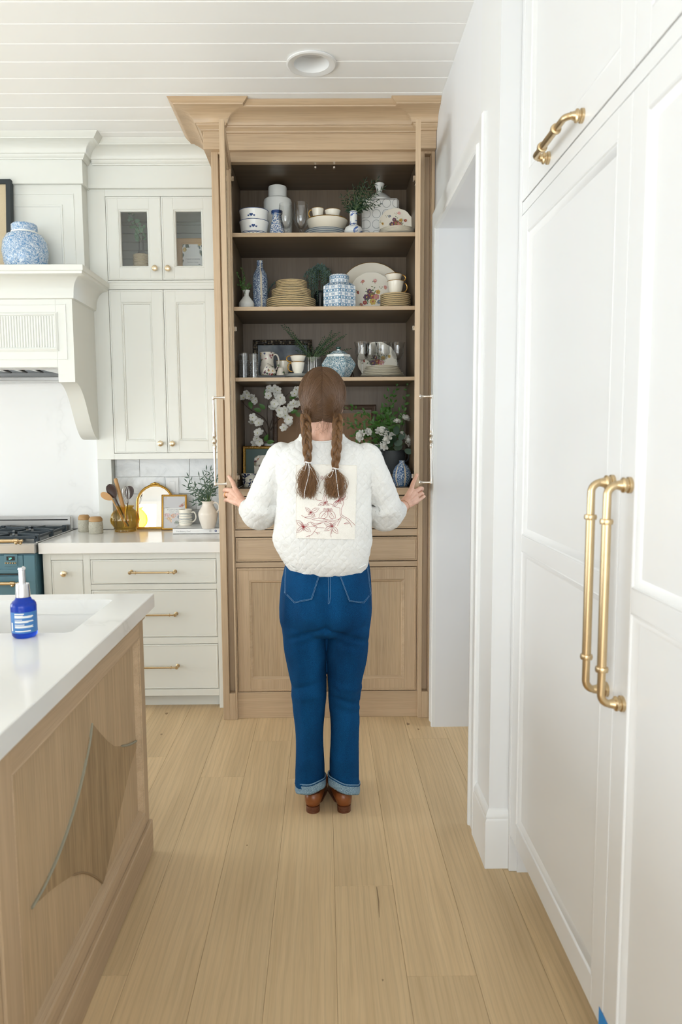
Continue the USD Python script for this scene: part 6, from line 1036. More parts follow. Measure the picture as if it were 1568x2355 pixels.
MAT('hair_strand', {'hi': ('hair_info', {}), 'wn': ('white_noise_texture', {'dimensions': '1D'}), 'r': ('rgb_ramp', {'ramp': [(0, C(46, 31, 20)), (.5, C(84, 58, 36)), (.85, C(116, 82, 50)), (1, C(156, 116, 72))]}), 'p': ('principled_bsdf', {'roughness': .36, 'specular_ior_level': .5})}, [('hi.index', 'wn.w'), ('wn.value', 'r.fac'), ('r.color', 'p.base_color')])
MAT('hair_ends', {'hi': ('hair_info', {}), 'wn': ('white_noise_texture', {'dimensions': '1D'}), 'r': ('rgb_ramp', {'ramp': [(0, C(66, 44, 26)), (.5, C(116, 82, 50)), (.85, C(156, 114, 70)), (1, C(190, 146, 94))]}), 'p': ('principled_bsdf', {'roughness': .38, 'specular_ior_level': .5})}, [('hi.index', 'wn.w'), ('wn.value', 'r.fac'), ('r.color', 'p.base_color')])
MAT('hair', {'g': ('geometry', {}), 'm': ('mapping', {'scale': (260, 60, 22)}), 'n': ('noise_texture', {'scale': 1, 'detail': 3}), 'r': ('rgb_ramp', {'ramp': [(.25, C(50, 34, 22)), (.5, C(80, 56, 35)), (.8, C(116, 84, 52))]}), 'p': ('principled_bsdf', {'roughness': .38, 'specular_ior_level': .55})}, [('g.position', 'm.vector'), ('m.vector', 'n.vector'), ('n.fac', 'r.fac'), ('r.color', 'p.base_color')])
def loft(secs, n=40, pw=2.3):
    """secs: (z, xc, yc, rx, ry) bottom to top -> closed mesh of superellipse rings"""
    v = []; th = np.arange(n)*2*PI/n; cx_, sx_ = np.sign(np.cos(th))*np.abs(np.cos(th))**(2/pw), np.sign(np.sin(th))*np.abs(np.sin(th))**(2/pw)
    for z, xc, yc, rx, ry in secs: v += list(np.c_[xc+rx*cx_, yc+ry*sx_, np.full(n, z)])
    m_ = len(secs); f = []
    for i in range(m_-1):
        for k in range(n): a, b = i*n+k, i*n+(k+1) % n; f += [(a, b, b+n), (a, b+n, a+n)]
    v += [np.array([secs[0][1], secs[0][2], secs[0][0]]), np.array([secs[-1][1], secs[-1][2], secs[-1][0]])]; c0, c1 = len(v)-2, len(v)-1
    for k in range(n): f += [(c0, (k+1) % n, k), (c1, (m_-1)*n+k, (m_-1)*n+(k+1) % n)]
    return TM(np.array(v), np.array(f), process=False)
def chain(pts, rad, seg=24):
    M = manifold3d.Manifold(); s = [manifold3d.Manifold.sphere(r, seg).translate(list(map(float, p))) for p, r in zip(pts, rad)]
    for a, b in zip(s[:-1], s[1:]): M = M+manifold3d.Manifold.batch_hull([a, b])
    return M
def soften(M, length, it=12, lamb=.5):
    m = tri(M.refine_to_length(length)); m = trimesh.Trimesh(m.vertices, m.faces, process=True); v0 = np.array(m.vertices); trimesh.smoothing.filter_taubin(m, lamb=lamb, nu=lamb+.03, iterations=it); d = np.nan_to_num(np.array(m.vertices)-v0); L = np.linalg.norm(d, axis=1, keepdims=True); m.vertices = v0+d*np.minimum(1, .6*length/np.maximum(L, 1e-9)); return m
YB_ = 2.73
def sec(py, l, r_, yc, ry, pw=None): a, b = WY(l, py, YB_), WY(r_, py, YB_); return (a[2]*.5+b[2]*.5, (a[0]+b[0])/2, yc, (b[0]-a[0])/2, ry)
def interp(secs, n=40):
    s = np.array(sorted(secs)); z = np.linspace(s[0, 0], s[-1, 0], n); from scipy.interpolate import PchipInterpolator as PI_; return [(zz, *[float(PI_(s[:, 0], s[:, k])(zz)) for k in range(1, 5)]) for zz in z]
pe = Thing('person', 'woman seen from behind in white quilted jacket and jeans, hands opening the hutch doors', 'person', (.005, 2.73, 0))
# --- hands: five fingers each, index laid up the door edge, the others folded round its outer side
def Q(px_, py_, Y): return WY(px_, py_, Y)
def hand(sd):
    if sd < 0:
        W = Q(560, 1160, 3.035); F = Q(590, 1172, 2.93)
        ix = [Q(541, 1126, 3.115), Q(535.5, 1110, 3.150), Q(530.5, 1102, 3.172), Q(526, 1096, 3.182)]
        mi = [Q(533.5, 1129, 3.120), Q(519.5, 1126, 3.160), Q(516, 1128, 3.200), Q(517.5, 1130, 3.222)]
        ri = [Q(530, 1139, 3.112), Q(518, 1137, 3.155), Q(516, 1140, 3.193), Q(518, 1142, 3.212)]
        pk = [Q(527.5, 1150, 3.10), Q(520.5, 1149.5, 3.14), Q(518, 1151, 3.17), Q(519.5, 1152.5, 3.19)]
        th = [Q(556, 1146, 3.07), Q(549, 1139, 3.13), Q(547, 1134, 3.18), Q(545.5, 1131, 3.215)]
    else:
        W = Q(925, 1166, 3.035); F = Q(893, 1178, 2.93)
        ix = [Q(945, 1128, 3.115), Q(949.5, 1111, 3.150), Q(954, 1102, 3.172), Q(958.8, 1092, 3.182)]
        mi = [Q(953.5, 1131, 3.120), Q(966, 1123.5, 3.155), Q(970.5, 1123.5, 3.190), Q(970, 1127, 3.215)]
        ri = [Q(957, 1141, 3.112), Q(968, 1134.5, 3.15), Q(971.5, 1136, 3.185), Q(970.5, 1139, 3.205)]
        pk = [Q(957, 1153, 3.10), Q(966.5, 1147.5, 3.13), Q(971.5, 1144, 3.15), Q(975.5, 1141.5, 3.165)]
        th = [Q(929, 1150, 3.07), Q(936, 1142, 3.13), Q(938.5, 1137, 3.18), Q(940, 1133, 3.215)]
    M = chain([F, W], [.030, .0235])
    for f_, w in ((ix, .0125), (mi, .0125), (ri, .012), (pk, .0115)):       # the palm: metacarpals from wrist to each knuckle
        M = M+chain([W+(f_[0]-W)*.1, f_[0]], [.0175, w])
    M = M+manifold3d.Manifold.batch_hull([manifold3d.Manifold.sphere(.0115, 16).translate(list(map(float, p))) for p in (ix[0], mi[0], ri[0], pk[0], W+(ix[0]-W)*.3, W+(pk[0]-W)*.3)])
    M = M+chain(ix, [.0108, .0092, .0083, .0068])+chain(mi, [.0108, .0095, .0085, .0070])+chain(ri, [.0104, .0090, .0080, .0066])+chain(pk, [.0096, .0080, .0072, .0060])+chain([W+(th[0]-W)*.3]+th, [.015, .0125, .0105, .0095, .0075])
    return soften(M, .0032, 14, .45), W, F, ri
hl, WL, FL_, riL = hand(-1); hr, WR, FR, riR = hand(1)
# --- body core (mostly under the clothes), head with a face turned to the shelves
HC = np.array([*WY(741, 916, 2.77)[:2], WY(741, 916, 2.77)[2]]); HC[1] = 2.77
neck0 = WY(739, 1030, 2.75)
sk = [tri(manifold3d.Manifold.sphere(1.0, 48))]
sv = np.array(sk[0].vertices)*[.076, .093, .106]+HC; skull = man(TM(sv, sk[0].faces, process=False))
jaw = manifold3d.Manifold.batch_hull([manifold3d.Manifold.sphere(r, 24).translate([HC[0]+dx, HC[1]+dy, HC[2]+dz]) for dx, dy, dz, r in ((0, .055, -.10, .022), (-.045, .01, -.07, .02), (.045, .01, -.07, .02), (-.05, .03, -.01, .02), (.05, .03, -.01, .02), (0, .07, -.05, .02))])
nose = manifold3d.Manifold.batch_hull([manifold3d.Manifold.sphere(r, 16).translate([HC[0]+dx, HC[1]+dy, HC[2]+dz]) for dx, dy, dz, r in ((0, .088, .0, .007), (0, .106, -.035, .009), (-.010, .094, -.038, .007), (.010, .094, -.038, .007))])
lips = chain([(HC[0]-.02, HC[1]+.082, HC[2]-.066), (HC[0], HC[1]+.091, HC[2]-.064), (HC[0]+.02, HC[1]+.082, HC[2]-.066)], [.005, .008, .005])
ears = manifold3d.Manifold()
for s in (-1, 1): ears = ears+manifold3d.Manifold.sphere(1, 20).scale([.010, .018, .030]).translate([HC[0]+s*.070, HC[1]+.005, HC[2]-.028])
neck = chain([HC+[0, -.012, -.07], [neck0[0], 2.735, neck0[2]], [neck0[0], 2.73, neck0[2]-.06]], [.052, .053, .062], 32)
torso = man(loft([(.92, .003, 2.74, .12, .07), (1.1, .0, 2.74, .11, .06), (1.25, -.002, 2.745, .12, .055), (1.36, -.003, 2.745, .125, .045), (1.41, -.003, 2.745, .075, .042)]))
SHL, SHR = np.array([-.145, 2.74, 1.35]), np.array([.142, 2.74, 1.35]); ELL, ELR = WY(597, 1176, 2.81), WY(884, 1180, 2.81)
arms = chain([SHL, ELL, FL_, WL], [.036, .034, .031, .0235])+chain([SHR, ELR, FR, WR], [.036, .034, .031, .0235])
legs = chain([(-.07, 2.74, .90), (-.065, 2.745, .48), (-.056, 2.74, .09), (-.05, 2.75, .06)], [.075, .05, .030, .030])+chain([(.075, 2.74, .90), (.068, 2.745, .48), (.062, 2.735, .09), (.06, 2.75, .06)], [.075, .05, .030, .030])
feet = chain([(-.057, 2.73, .045), (-.035, 2.90, .028)], [.027, .02])+chain([(.066, 2.73, .045), (.045, 2.90, .028)], [.027, .02])
core = soften(skull+jaw+nose+lips+ears+neck+torso+arms+legs+feet, .014, 8)
body = tri(man(core)+man(hl)+man(hr))
bp_ = pe.part('body', body, 'skin', smooth=True)
plain('eye_white', C(235, 232, 228), .2); plain('iris_brown', C(70, 48, 30), .2)
for s in (-1, 1):
    pe.part('eye', ball(HC+[s*.031, .074, -.004], .0118, 2), 'eye_white', smooth=True); pe.part('iris', ball(HC+[s*.031, .0835, -.004], .0048, 1), 'iris_brown', smooth=True)
    pe.part('eyebrow', tube([HC+[s*.018, .086, .014], HC+[s*.031, .084, .018], HC+[s*.046, .074, .013]], [.002, .003, .0015], 6), 'hair')
nl = [(riL[1]+riL[0])/2]
fd = riL[1]-riL[0]; fd /= np.linalg.norm(fd); a_ = np.cross(fd, [0, 0, 1]); a_ /= np.linalg.norm(a_); b_ = np.cross(fd, a_); cR = riL[0]+(riL[1]-riL[0])*.72
pe.part('ring', tube([cR+(a_*math.cos(t)+b_*math.sin(t))*.0112 for t in np.linspace(0, 2*PI, 25)], .0014, 6, caps=False), 'gold')
fd = WR-FR; fd /= np.linalg.norm(fd); a_ = np.cross(fd, [0, 0, 1]); a_ /= np.linalg.norm(a_); b_ = np.cross(fd, a_); cB = WR+fd*.012
pe.part('bracelet', tube([cB+(a_*math.cos(t)+b_*math.sin(t))*.0262 for t in np.linspace(0, 2*PI, 33)], .0007, 5, caps=False), 'gold')
# --- jeans with turned-up cuffs
hips = interp([sec(1262, 664, 842, 2.735, .105), sec(1300, 653, 848, 2.73, .112), sec(1356, 645.5, 853, 2.722, .125), sec(1400, 644, 854, 2.722, .130), sec(1435, 646, 853, 2.728, .118), sec(1458, 655, 845, 2.735, .088)])
lL = interp([sec(1408, 662, 744, 2.728, .085), sec(1440, 648, 753.5, 2.732, .106), sec(1475, 650, 753, 2.737, .103), sec(1521, 658, 752, 2.742, .094), sec(1571, 668, 751.5, 2.745, .083), sec(1613, 673.5, 749.5, 2.746, .075), sec(1646, 675, 745.5, 2.744, .070), sec(1700, 676, 744, 2.74, .068), sec(1750, 677.5, 745, 2.735, .070), sec(1803, 681.5, 746.5, 2.732, .070)])
lR = interp([sec(1408, 757, 840, 2.728, .085), sec(1440, 748, 851, 2.732, .106), sec(1475, 748.5, 848, 2.737, .103), sec(1521, 749.5, 841.5, 2.742, .094), sec(1571, 753.5, 832, 2.745, .083), sec(1613, 756, 828, 2.746, .075), sec(1646, 759, 826.5, 2.744, .070), sec(1700, 760, 825, 2.74, .068), sec(1750, 758.5, 825, 2.735, .070), sec(1803, 759, 824.5, 2.732, .070)])
jm = soften(man(loft(hips, 56))+man(loft(lL, 48))+man(loft(lR, 48)), .010, 22)
def folds(m, amp, sc, seed, xform=None):
    v = np.array(m.vertices); n = np.array(m.vertex_normals); p = v*np.array(sc); d = meshkit.fbm(p, 3, seed)-.5
    d2 = 1-2*np.abs(meshkit.noise(p*1.7, seed+9)-.5)*2; m.vertices = v+n*(amp*(d*1.4+(d2-.5)*.5))[:, None]; return m
v = np.array(jm.vertices); n_ = np.array(jm.vertex_normals)
def crease(v, z0, slope, x0, x1, w, amp):      # a drag fold across the seat or behind the knee
    t = (v[:, 2]-(z0+slope*(v[:, 0]-x0))); inside = 1/(1+np.exp(-(v[:, 0]-min(x0, x1))/.012))*1/(1+np.exp((v[:, 0]-max(x0, x1))/.012)); back = (v[:, 1] < 2.74); return amp*np.exp(-(t/w)**2)*inside*back
crotch_z = WY(750, 1432, YB_)[2]; dd = np.zeros(len(v))
for z0, sl, x0, x1, w, a in ((crotch_z+.005, .35, -.0, -.13, .010, -.010), (crotch_z+.0, -.38, .0, .15, .010, -.010), (crotch_z-.035, .30, .0, -.10, .012, -.006), (crotch_z-.04, -.34, .01, .13, .012, -.006), (.50, .25, -.13, -.02, .011, -.007), (.47, -.4, .03, .14, .010, -.008), (.52, -.3, .03, .13, .012, .006), (.46, .2, -.12, -.03, .012, .005), (.42, -.3, .04, .13, .012, -.005)): dd += crease(v, z0, sl, x0, x1, w, a)
dd += -.012*np.exp(-((v[:, 0]-.004)/.014)**2)*(v[:, 1] < 2.70)*(v[:, 2] > crotch_z-.01)*np.clip((.93-v[:, 2])/.06, 0, 1)
jm.vertices = v+n_*dd[:, None]; jm = folds(jm, .010, (9, 9, 4.2), 4)
pe.part('jeans', jm, 'denim', smooth=True)
def depth_of(m, ok):
    v, n = np.array(m.vertices), np.array(m.vertex_normals); k = (n[:, 1] < -.12) & ok(v); v = v[k]; c = (v-[0, 0, ZC]) @ CAMM.T; p = np.c_[FPX*c[:, 0]/c[:, 2]+CX, FPX*c[:, 1]/c[:, 2]+CY]; return LinearNDInterpolator(p, v[:, 1], fill_value=2.66)
JD = depth_of(jm, lambda v: v[:, 2] > .2)
def onJ(pts, lift=.0012, D=None, sub=7): 
    out = []
    for (a, b), (c, d) in zip(pts[:-1], pts[1:]):
        k = max(2, int(math.hypot(c-a, d-b)/sub)+1); out += [(a+(c-a)*t, b+(d-b)*t) for t in np.linspace(0, 1, k)[:-1]]
    out.append(pts[-1]); return np.array([WY(a, b, float((D or JD)(a, b))-lift) for a, b in out])
def cz(u, w_): return (480+u*.357143, 1060+w_*.357143)       # coordinates read from one enlarged crop
pkL = [cz(492, 660), cz(488, 850), cz(550, 915), cz(664, 892), cz(722, 710)]; pkR = [cz(832, 710), cz(905, 905), cz(1000, 915), cz(1046, 856), cz(1024, 680)]
for k_, pk in enumerate((pkL, pkR)):
    poly = Polygon(pk); minx, miny, maxx, maxy = poly.bounds; gx = np.arange(minx, maxx, 3.0); gy = np.arange(miny, maxy, 3.0)
    pv, pf = trimesh.creation.triangulate_polygon(poly.buffer(0).segmentize(5), engine='earcut')
    g_ = [(a, b) for a in gx for b in gy if poly.buffer(-1.5).contains(__import__('shapely').Point(a, b))]; from scipy.spatial import Delaunay
    allp = np.vstack([np.array(poly.segmentize(4).exterior.coords)[:-1], g_]); de = Delaunay(allp); ff_ = [s for s in de.simplices if poly.contains(__import__('shapely').Point(*allp[s].mean(0)))]
    P3 = np.array([WY(a, b, float(JD(a, b))-.0048) for a, b in allp]); m = TM(P3, np.array(ff_), process=False)
    m2 = TM(P3+[0, .007, 0], np.array(ff_)[:, ::-1], process=False); q_ = pe.part('pocket', cat(m, m2), 'denim', smooth=True)
    pe.part('stitching', tube(onJ(pk, .0054), .0006, 4), 'stitch_blue', parent=q_); c_ = np.mean(pk, 0); pe.part('stitching', tube(onJ([tuple(c_+(np.array(p)-c_)*.94) for p in pk], .0054), .0005, 4), 'stitch_blue', parent=q_)
for pts in ([cz(768, 705), cz(770, 850), cz(768, 920)], [cz(782, 705), cz(784, 860), cz(778, 915), cz(768, 922)]): pe.part('seam', tube(onJ(pts, .0012), .0007, 4), 'stitch_blue')
pe.part('seam', tube(onJ([cz(500, 680), cz(494, 800), cz(486, 850)], .001), .0005, 4), 'stitch_blue')
for s_, (l, r_), tilt in ((-1, (679.5, 748.5), .012), (1, (755, 826.5), -.020)):
    a, b = WY(l, 1800, YB_), WY(r_, 1800, YB_); xc, rx = (a[0]+b[0])/2, (b[0]-a[0])/2; z1, z0 = WY(715, 1790, YB_)[2], WY(715, 1812, YB_)[2]; n = 56; th = np.arange(n)*2*PI/n; v = []
    for rr, zz in ((-.0045, z0+.002), (0.0005, z0-.001), (.0022, z0+.006), (.0015, z1-.006), (.0005, z1-.001), (-.003, z1)):
        zt_ = tilt*np.cos(th)+.010*np.sin(th)*(-1)+.0015*np.sin(5*th); v += list(np.c_[xc+(rx+rr)*np.cos(th), 2.732+(.0705+rr)*np.sin(th), zz+zt_])
    f = [(i*n+k, i*n+(k+1) % n, (i+1)*n+(k+1) % n) for i in range(5) for k in range(n)]+[(i*n+k, (i+1)*n+(k+1) % n, (i+1)*n+k) for i in range(5) for k in range(n)]
    cu = pe.part('cuff', TM(np.array(v), np.array(f), process=False), 'denim_inside', smooth=True, label='pale turned-up denim cuff')
    for off, mt, rad in ((.001, 'stitch_blue', .0016), (-.0045, 'denim', .0020)): pe.part('hem_edge', tube([(xc+(rx+.0016)*math.cos(t), 2.732+(.0715)*math.sin(t), z1+off+tilt*math.cos(t)-.010*math.sin(t)+.0015*math.sin(5*t)) for t in np.linspace(0, 2*PI, 57)], rad, 6, caps=False), mt, parent=cu)
# --- shoes
for s_, hx, tx in ((-1, WZ(719.5, 1873, 0)[0], -.030), (1, WZ(791.5, 1873, 0)[0], .042)):
    hy = 2.712; S = lambda r, p: manifold3d.Manifold.sphere(r, 32).translate([float(x) for x in p])
    up_ = manifold3d.Manifold.batch_hull([S(.0335, (hx+.002*-s_, hy, .056)), S(.030, (hx, hy+.002, .040)), S(.036, (hx*.5+tx*.5, hy+.09, .048)), S(.042, (tx+s_*.004, hy+.16, .046)), S(.028, (tx, hy+.225, .034))])
    up_ = up_-manifold3d.Manifold.cube([.4, .8, .2], True).translate([0, 0, -.074]).translate([hx, hy, 0])
    cav = manifold3d.Manifold.batch_hull([S(.0285, (hx, hy+.003, .062)), S(.031, (hx*.6+tx*.4, hy+.08, .065)), S(.0285, (hx, hy+.003, .14)), S(.032, (hx*.6+tx*.4, hy+.10, .14))])
    sh = pe.part('shoe', soften(up_-cav, .005, 6), 'leather_tan', smooth=True, label='tan leather low-heeled shoe')
    hb = manifold3d.CrossSection([[(hx+.0265*math.cos(a), hy-.004+.027*math.sin(a)) for a in np.linspace(PI, 2*PI, 20)]+[(hx+.025, hy+.03), (hx-.025, hy+.03)]])
    for k, (z0, z1) in enumerate(((0, .007), (.0075, .0145), (.015, .0255))): pe.part('heel_lift', tri(manifold3d.Manifold.extrude(hb, z1-z0).translate([0, 0, z0])), 'leather_heel', parent=sh)
    so = manifold3d.Manifold.batch_hull([manifold3d.Manifold.cylinder(.006, r, r, 24).translate([x, y, 0]) for x, y, r in ((hx*.6+tx*.4, hy+.08, .030), (tx+s_*.004, hy+.16, .041), (tx, hy+.225, .028))]); pe.part('sole', tri(so), 'leather_heel', parent=sh)
# --- quilted jacket
tj = interp([sec(1313, 672, 838, 2.725, .112), sec(1303, 663, 843, 2.722, .120), sec(1285, 651, 847, 2.718, .128), sec(1262, 638, 850, 2.716, .130), sec(1235, 629, 853, 2.716, .130), sec(1200, 630, 857, 2.718, .128), sec(1150, 630, 859, 2.722, .122), sec(1100, 626, 862, 2.726, .116), sec(1065, 622, 863, 2.728, .108), sec(1045, 622, 860, 2.732, .098), sec(1030, 638, 846, 2.736, .086), sec(1019, 664, 818, 2.738, .074), sec(1009, 684, 796, 2.738, .066), sec(998, 689, 790, 2.738, .062)], 44)
sl_ = manifold3d.Manifold()
def slv(pts): return chain([WY(a, b, Y) for a, b, Y, r in pts], [r for a, b, Y, r in pts], 32)
armL = slv([(648, 1056, 2.725, .062), (627, 1108, 2.735, .066), (606, 1160, 2.765, .070), (597, 1178, 2.81, .070), (586, 1181, 2.90, .056), (574, 1172, 2.975, .046)])
armR = slv([(843, 1056, 2.725, .060), (861, 1108, 2.735, .066), (878, 1160, 2.765, .070), (885, 1180, 2.81, .071), (898, 1181, 2.90, .056), (910, 1174, 2.975, .046)])
jk = man(loft(tj, 64, 2.4))+armL+armR
# open the neckline, hem and cuffs
jk = jk-manifold3d.Manifold.sphere(1, 40).scale([.082, .115, .05]).translate([-.003, 2.715, WY(739, 997, 2.68)[2]+.016])
jk = jk-man(loft([(.75, .004, 2.725, .128, .10), (.955, .004, 2.725, .128, .10)], 40))
for a, b in ((WL, FL_), (WR, FR)):
    d = (a-b)/np.linalg.norm(a-b); jk = jk-chain([b-d*.02, b+d*.13], [.030, .034], 24)
jk = soften(jk, .0075, 5, .4); v, n_ = np.array(jk.vertices), np.array(jk.vertex_normals)
# drapery: underarm creases, elbow rolls, sag lines; then small quilted pillows
def gfold(p0, p1, w, amp):
    a, b = np.array(p0), np.array(p1); t = np.clip(((v-a) @ (b-a))/((b-a) @ (b-a)), 0, 1); d = np.linalg.norm(v-(a+t[:, None]*(b-a)), axis=1); return amp*np.exp(-(d/w)**2)
fd_ = np.zeros(len(v))
for (a, b, c_, d_, w, am) in ((636, 1118, 634, 1205, .014, -.016), (628, 1100, 650, 1160, .012, -.007), (858, 1108, 857, 1205, .014, -.016), (850, 1095, 838, 1160, .012, -.006), (560, 1195, 612, 1207, .009, -.006), (575, 1150, 625, 1170, .010, -.005), (585, 1185, 630, 1180, .010, .006), (925, 1190, 872, 1207, .009, -.006), (905, 1145, 862, 1170, .010, -.005), (900, 1185, 860, 1190, .010, .006), (640, 1240, 700, 1290, .014, .006), (655, 1262, 700, 1305, .010, -.006), (850, 1245, 800, 1290, .014, .005), (700, 1255, 820, 1262, .016, .004)):
    fd_ += gfold(WY(a, b, 2.62 if 640 < a < 850 else 2.70), WY(c_, d_, 2.62 if 640 < c_ < 850 else 2.70), w*1.6, am)
q1, q2 = np.abs(np.sin((v[:, 0]*.75+v[:, 2]+.25*v[:, 1])*PI/.034)), np.abs(np.sin((v[:, 0]*.75-v[:, 2]+.3*v[:, 1])*PI/.034)); pil = np.minimum(q1, q2)**.6
jk.vertices = v+n_*(fd_+.0016*pil+.007*(meshkit.fbm(v*[9, 9, 7], 3, 2)-.5)+.0035*(meshkit.fbm(v*42, 2, 5)-.5))[:, None]
pe.part('jacket', jk, 'quilt_white', smooth=True)
JK = depth_of(jk, lambda v: (np.abs(v[:, 0]) < .17))
def onK(pts, lift=.0012): return onJ(pts, lift, JK, 5)
def cj(u, w_): return (600+u/4.9, 1050+w_/4.9)
def cloth_patch(poly, step=5, lift=.002, t=.002):
    from scipy.spatial import Delaunay
    P_ = Polygon(poly); a0, b0, a1, b1 = P_.bounds; g_ = [(a, b) for a in np.arange(a0, a1, step) for b in np.arange(b0, b1, step) if P_.buffer(-step*.4).contains(__import__('shapely').Point(a, b))]
    allp = np.vstack([np.array(P_.segmentize(step).exterior.coords)[:-1], g_]) if g_ else np.array(P_.segmentize(step).exterior.coords)[:-1]; de = Delaunay(allp); ff_ = np.array([s for s in de.simplices if P_.contains(__import__('shapely').Point(*allp[s].mean(0)))])
    Yv = np.array([float(JK(a, b)) for a, b in allp]); P3 = np.array([WY(a, b, y-lift) for (a, b), y in zip(allp, Yv)]); m = TM(P3, ff_, process=False); return cat(m, TM(P3+[0, t, 0], ff_[:, ::-1], process=False))
PT = [cj(395, 95), cj(740, 90), cj(1080, 100), cj(1068, 500), cj(1055, 932), cj(720, 925), cj(395, 918)]
pp = pe.part('back_patch', cloth_patch(PT, 5, .0030, .003), 'patch_cream', smooth=True, label='cream cloth patch sewn on the jacket back')
pe.part('patch_edge', tube(onK(PT+[PT[0]], .0032), .0011, 5), 'patch_cream', parent=pp)
# red embroidery: two owls on a branch among leaves, a stitched name above
def lf(a, b, w):   # an outlined leaf with a midrib
    a, b = np.array(a, float), np.array(b, float); d = b-a; nrm = np.array([-d[1], d[0]])*w; return [[tuple(a), tuple(a+d*.3+nrm*.85), tuple(a+d*.6+nrm*.9), tuple(b), tuple(a+d*.6-nrm*.9), tuple(a+d*.3-nrm*.85), tuple(a)], [tuple(a), tuple(a+d*.75)]]
EM = []
for c_, tips in (((722, 522), ((712, 425), (640, 552), (700, 553), (772, 553), (755, 500))), ((868, 500), ((808, 568), (908, 535), (830, 515), (960, 395), (918, 470), (950, 455))), ((562, 628), ((498, 576), (657, 582), (610, 684), (535, 660))), ((478, 790), ((397, 715), (450, 742), (400, 858), (480, 835), (563, 848), (538, 765))), ((803, 785), ((712, 752), (848, 745), (714, 838), (868, 872), (780, 745)))):
    for t in tips: EM += lf(c_, t, .24)
EM += [[(612, 462), (632, 492), (688, 500)], [(770, 532), (800, 540), (845, 570), (890, 580)], [(918, 470), (932, 530), (905, 590), (905, 650), (935, 675), (985, 700), (1062, 775)], [(888, 580), (890, 640), (905, 680), (960, 705), (1000, 745), (1026, 795)], [(905, 680), (870, 712), (810, 720), (770, 715), (720, 705), (655, 692), (600, 695), (545, 672), (495, 685), (455, 662)], [(885, 700), (862, 735), (800, 735), (745, 725), (690, 728), (640, 720), (590, 712), (545, 695), (495, 688)], [(745, 728), (690, 745), (640, 765), (590, 785), (535, 790)], [(690, 745), (610, 760), (560, 735), (520, 755)], [(590, 765), (635, 798), (715, 805)], [(560, 742), (600, 790), (625, 800)], [(630, 800), (600, 845), (575, 880), (545, 890), (510, 905)], [(600, 845), (625, 858), (668, 862)], [(625, 858), (645, 878)], [(545, 890), (540, 912)], [(795, 820), (785, 870), (790, 910)], [(802, 820), (795, 870)], [(935, 755), (965, 745), (1000, 750), (970, 758), (935, 755)], [(905, 690), (860, 780)]]
for ox_, sc_ in ((705, 1.0), (800, -.77)):   # owls: body, face, eyes, wing, feet
    q = lambda u, w_: (ox_+u*sc_, w_)
    EM += [[q(-2, 590), q(12, 582), q(28, 590), q(48, 583), q(58, 594), q(54, 615), q(45, 622), q(48, 650), q(35, 682), q(5, 698), q(-25, 697), q(-55, 693), q(-48, 660), q(-28, 628), q(0, 615), q(-2, 590)], [q(-30, 690), q(-10, 660), q(12, 635), q(30, 625)], [q(8, 600), q(16, 608), q(24, 600), q(16, 594), q(8, 600)], [q(34, 600), q(42, 608), q(50, 600), q(42, 594), q(34, 600)], [q(26, 605), q(30, 614), q(34, 605)], [q(0, 615), q(25, 622), q(52, 616)], [q(5, 640), q(10, 650)], [q(20, 645), q(24, 656)], [q(8, 665), q(14, 674)], [q(-5, 698), q(0, 712)], [q(10, 696), q(14, 712)]]
pe.part('embroidery', cat([tube(onK([cj(*p) for p in ln], .0044), .0005, 4) for ln in EM]), 'thread_red', smooth=False, parent=pp, kind='stuff', label='red stitched owls on a flowering branch')
NM = [[(672, 258), (675, 225), (690, 220), (697, 228), (690, 238), (676, 240), (698, 258)], [(706, 256), (702, 246), (710, 240), (717, 248), (712, 257), (706, 256)], [(722, 225), (724, 257), (734, 257), (736, 246), (726, 243)], [(744, 242), (744, 257)], [(752, 258), (753, 243), (762, 244), (764, 258)]]
pe.part('embroidery', cat([tube(onK([cj(*p) for p in ln], .0044), .0005, 4) for ln in NM]), 'thread_red', smooth=False, parent=pp, kind='stuff', label='stitched name in red thread')
# neckline, hem and cuff bindings
hemp = [(668, 1303), (676, 1309), (700, 1312), (745, 1313), (800, 1311), (828, 1307), (840, 1300)]
pe.part('hem_binding', tube(smoothpath([WY(a, b-1.5, float(JK(a, b-9))) for a, b in hemp], 40), .0038, 8), 'quilt_white')
nkp = [(692, 1001), (700, 1010), (720, 1015), (740, 1016), (762, 1014), (778, 1009), (786, 1001)]; pe.part('neck_binding', tube(smoothpath([WY(a, b, float(JK(a, b+4))+.002) for a, b in nkp], 30), .003, 8), 'quilt_white')
# --- hair: a smooth cap, combed strands to each side, two plaits with ribbons
RH = np.array([.0855, .098, .1115]); rng = np.random.default_rng(7)
cap = trimesh.creation.icosphere(4, 1.0); cv = np.array(cap.vertices); keep = (cv[:, 1] < .55-.55*cv[:, 2].clip(-1, .2)) & ((cv[:, 2] > -.62-.25*np.abs(cv[:, 0])) | ((cv[:, 2] > -.84+.3*np.abs(cv[:, 0])) & (cv[:, 1] < -.1))) & ~((cv[:, 1] > .25) & (cv[:, 2] < .35) & (np.abs(cv[:, 0]) < .86))
fk = keep[cap.faces].all(1); cap = TM(cv*RH*.985+HC, cap.faces[fk], process=False)
hb_ = pe.part('hair', cap, 'hair', smooth=True, label='brown hair parted in the middle')
plp = {-1: [(701, 955, 2.695), (703, 975, 2.668), (705, 1000, 2.635), (706, 1022, 2.612), (707, 1045, 2.600), (708, 1064, 2.597)], 1: [(778, 955, 2.695), (776, 975, 2.668), (775, 1000, 2.635), (774, 1025, 2.612), (772, 1052, 2.600), (771, 1078, 2.597)]}
strands, widths = [], []
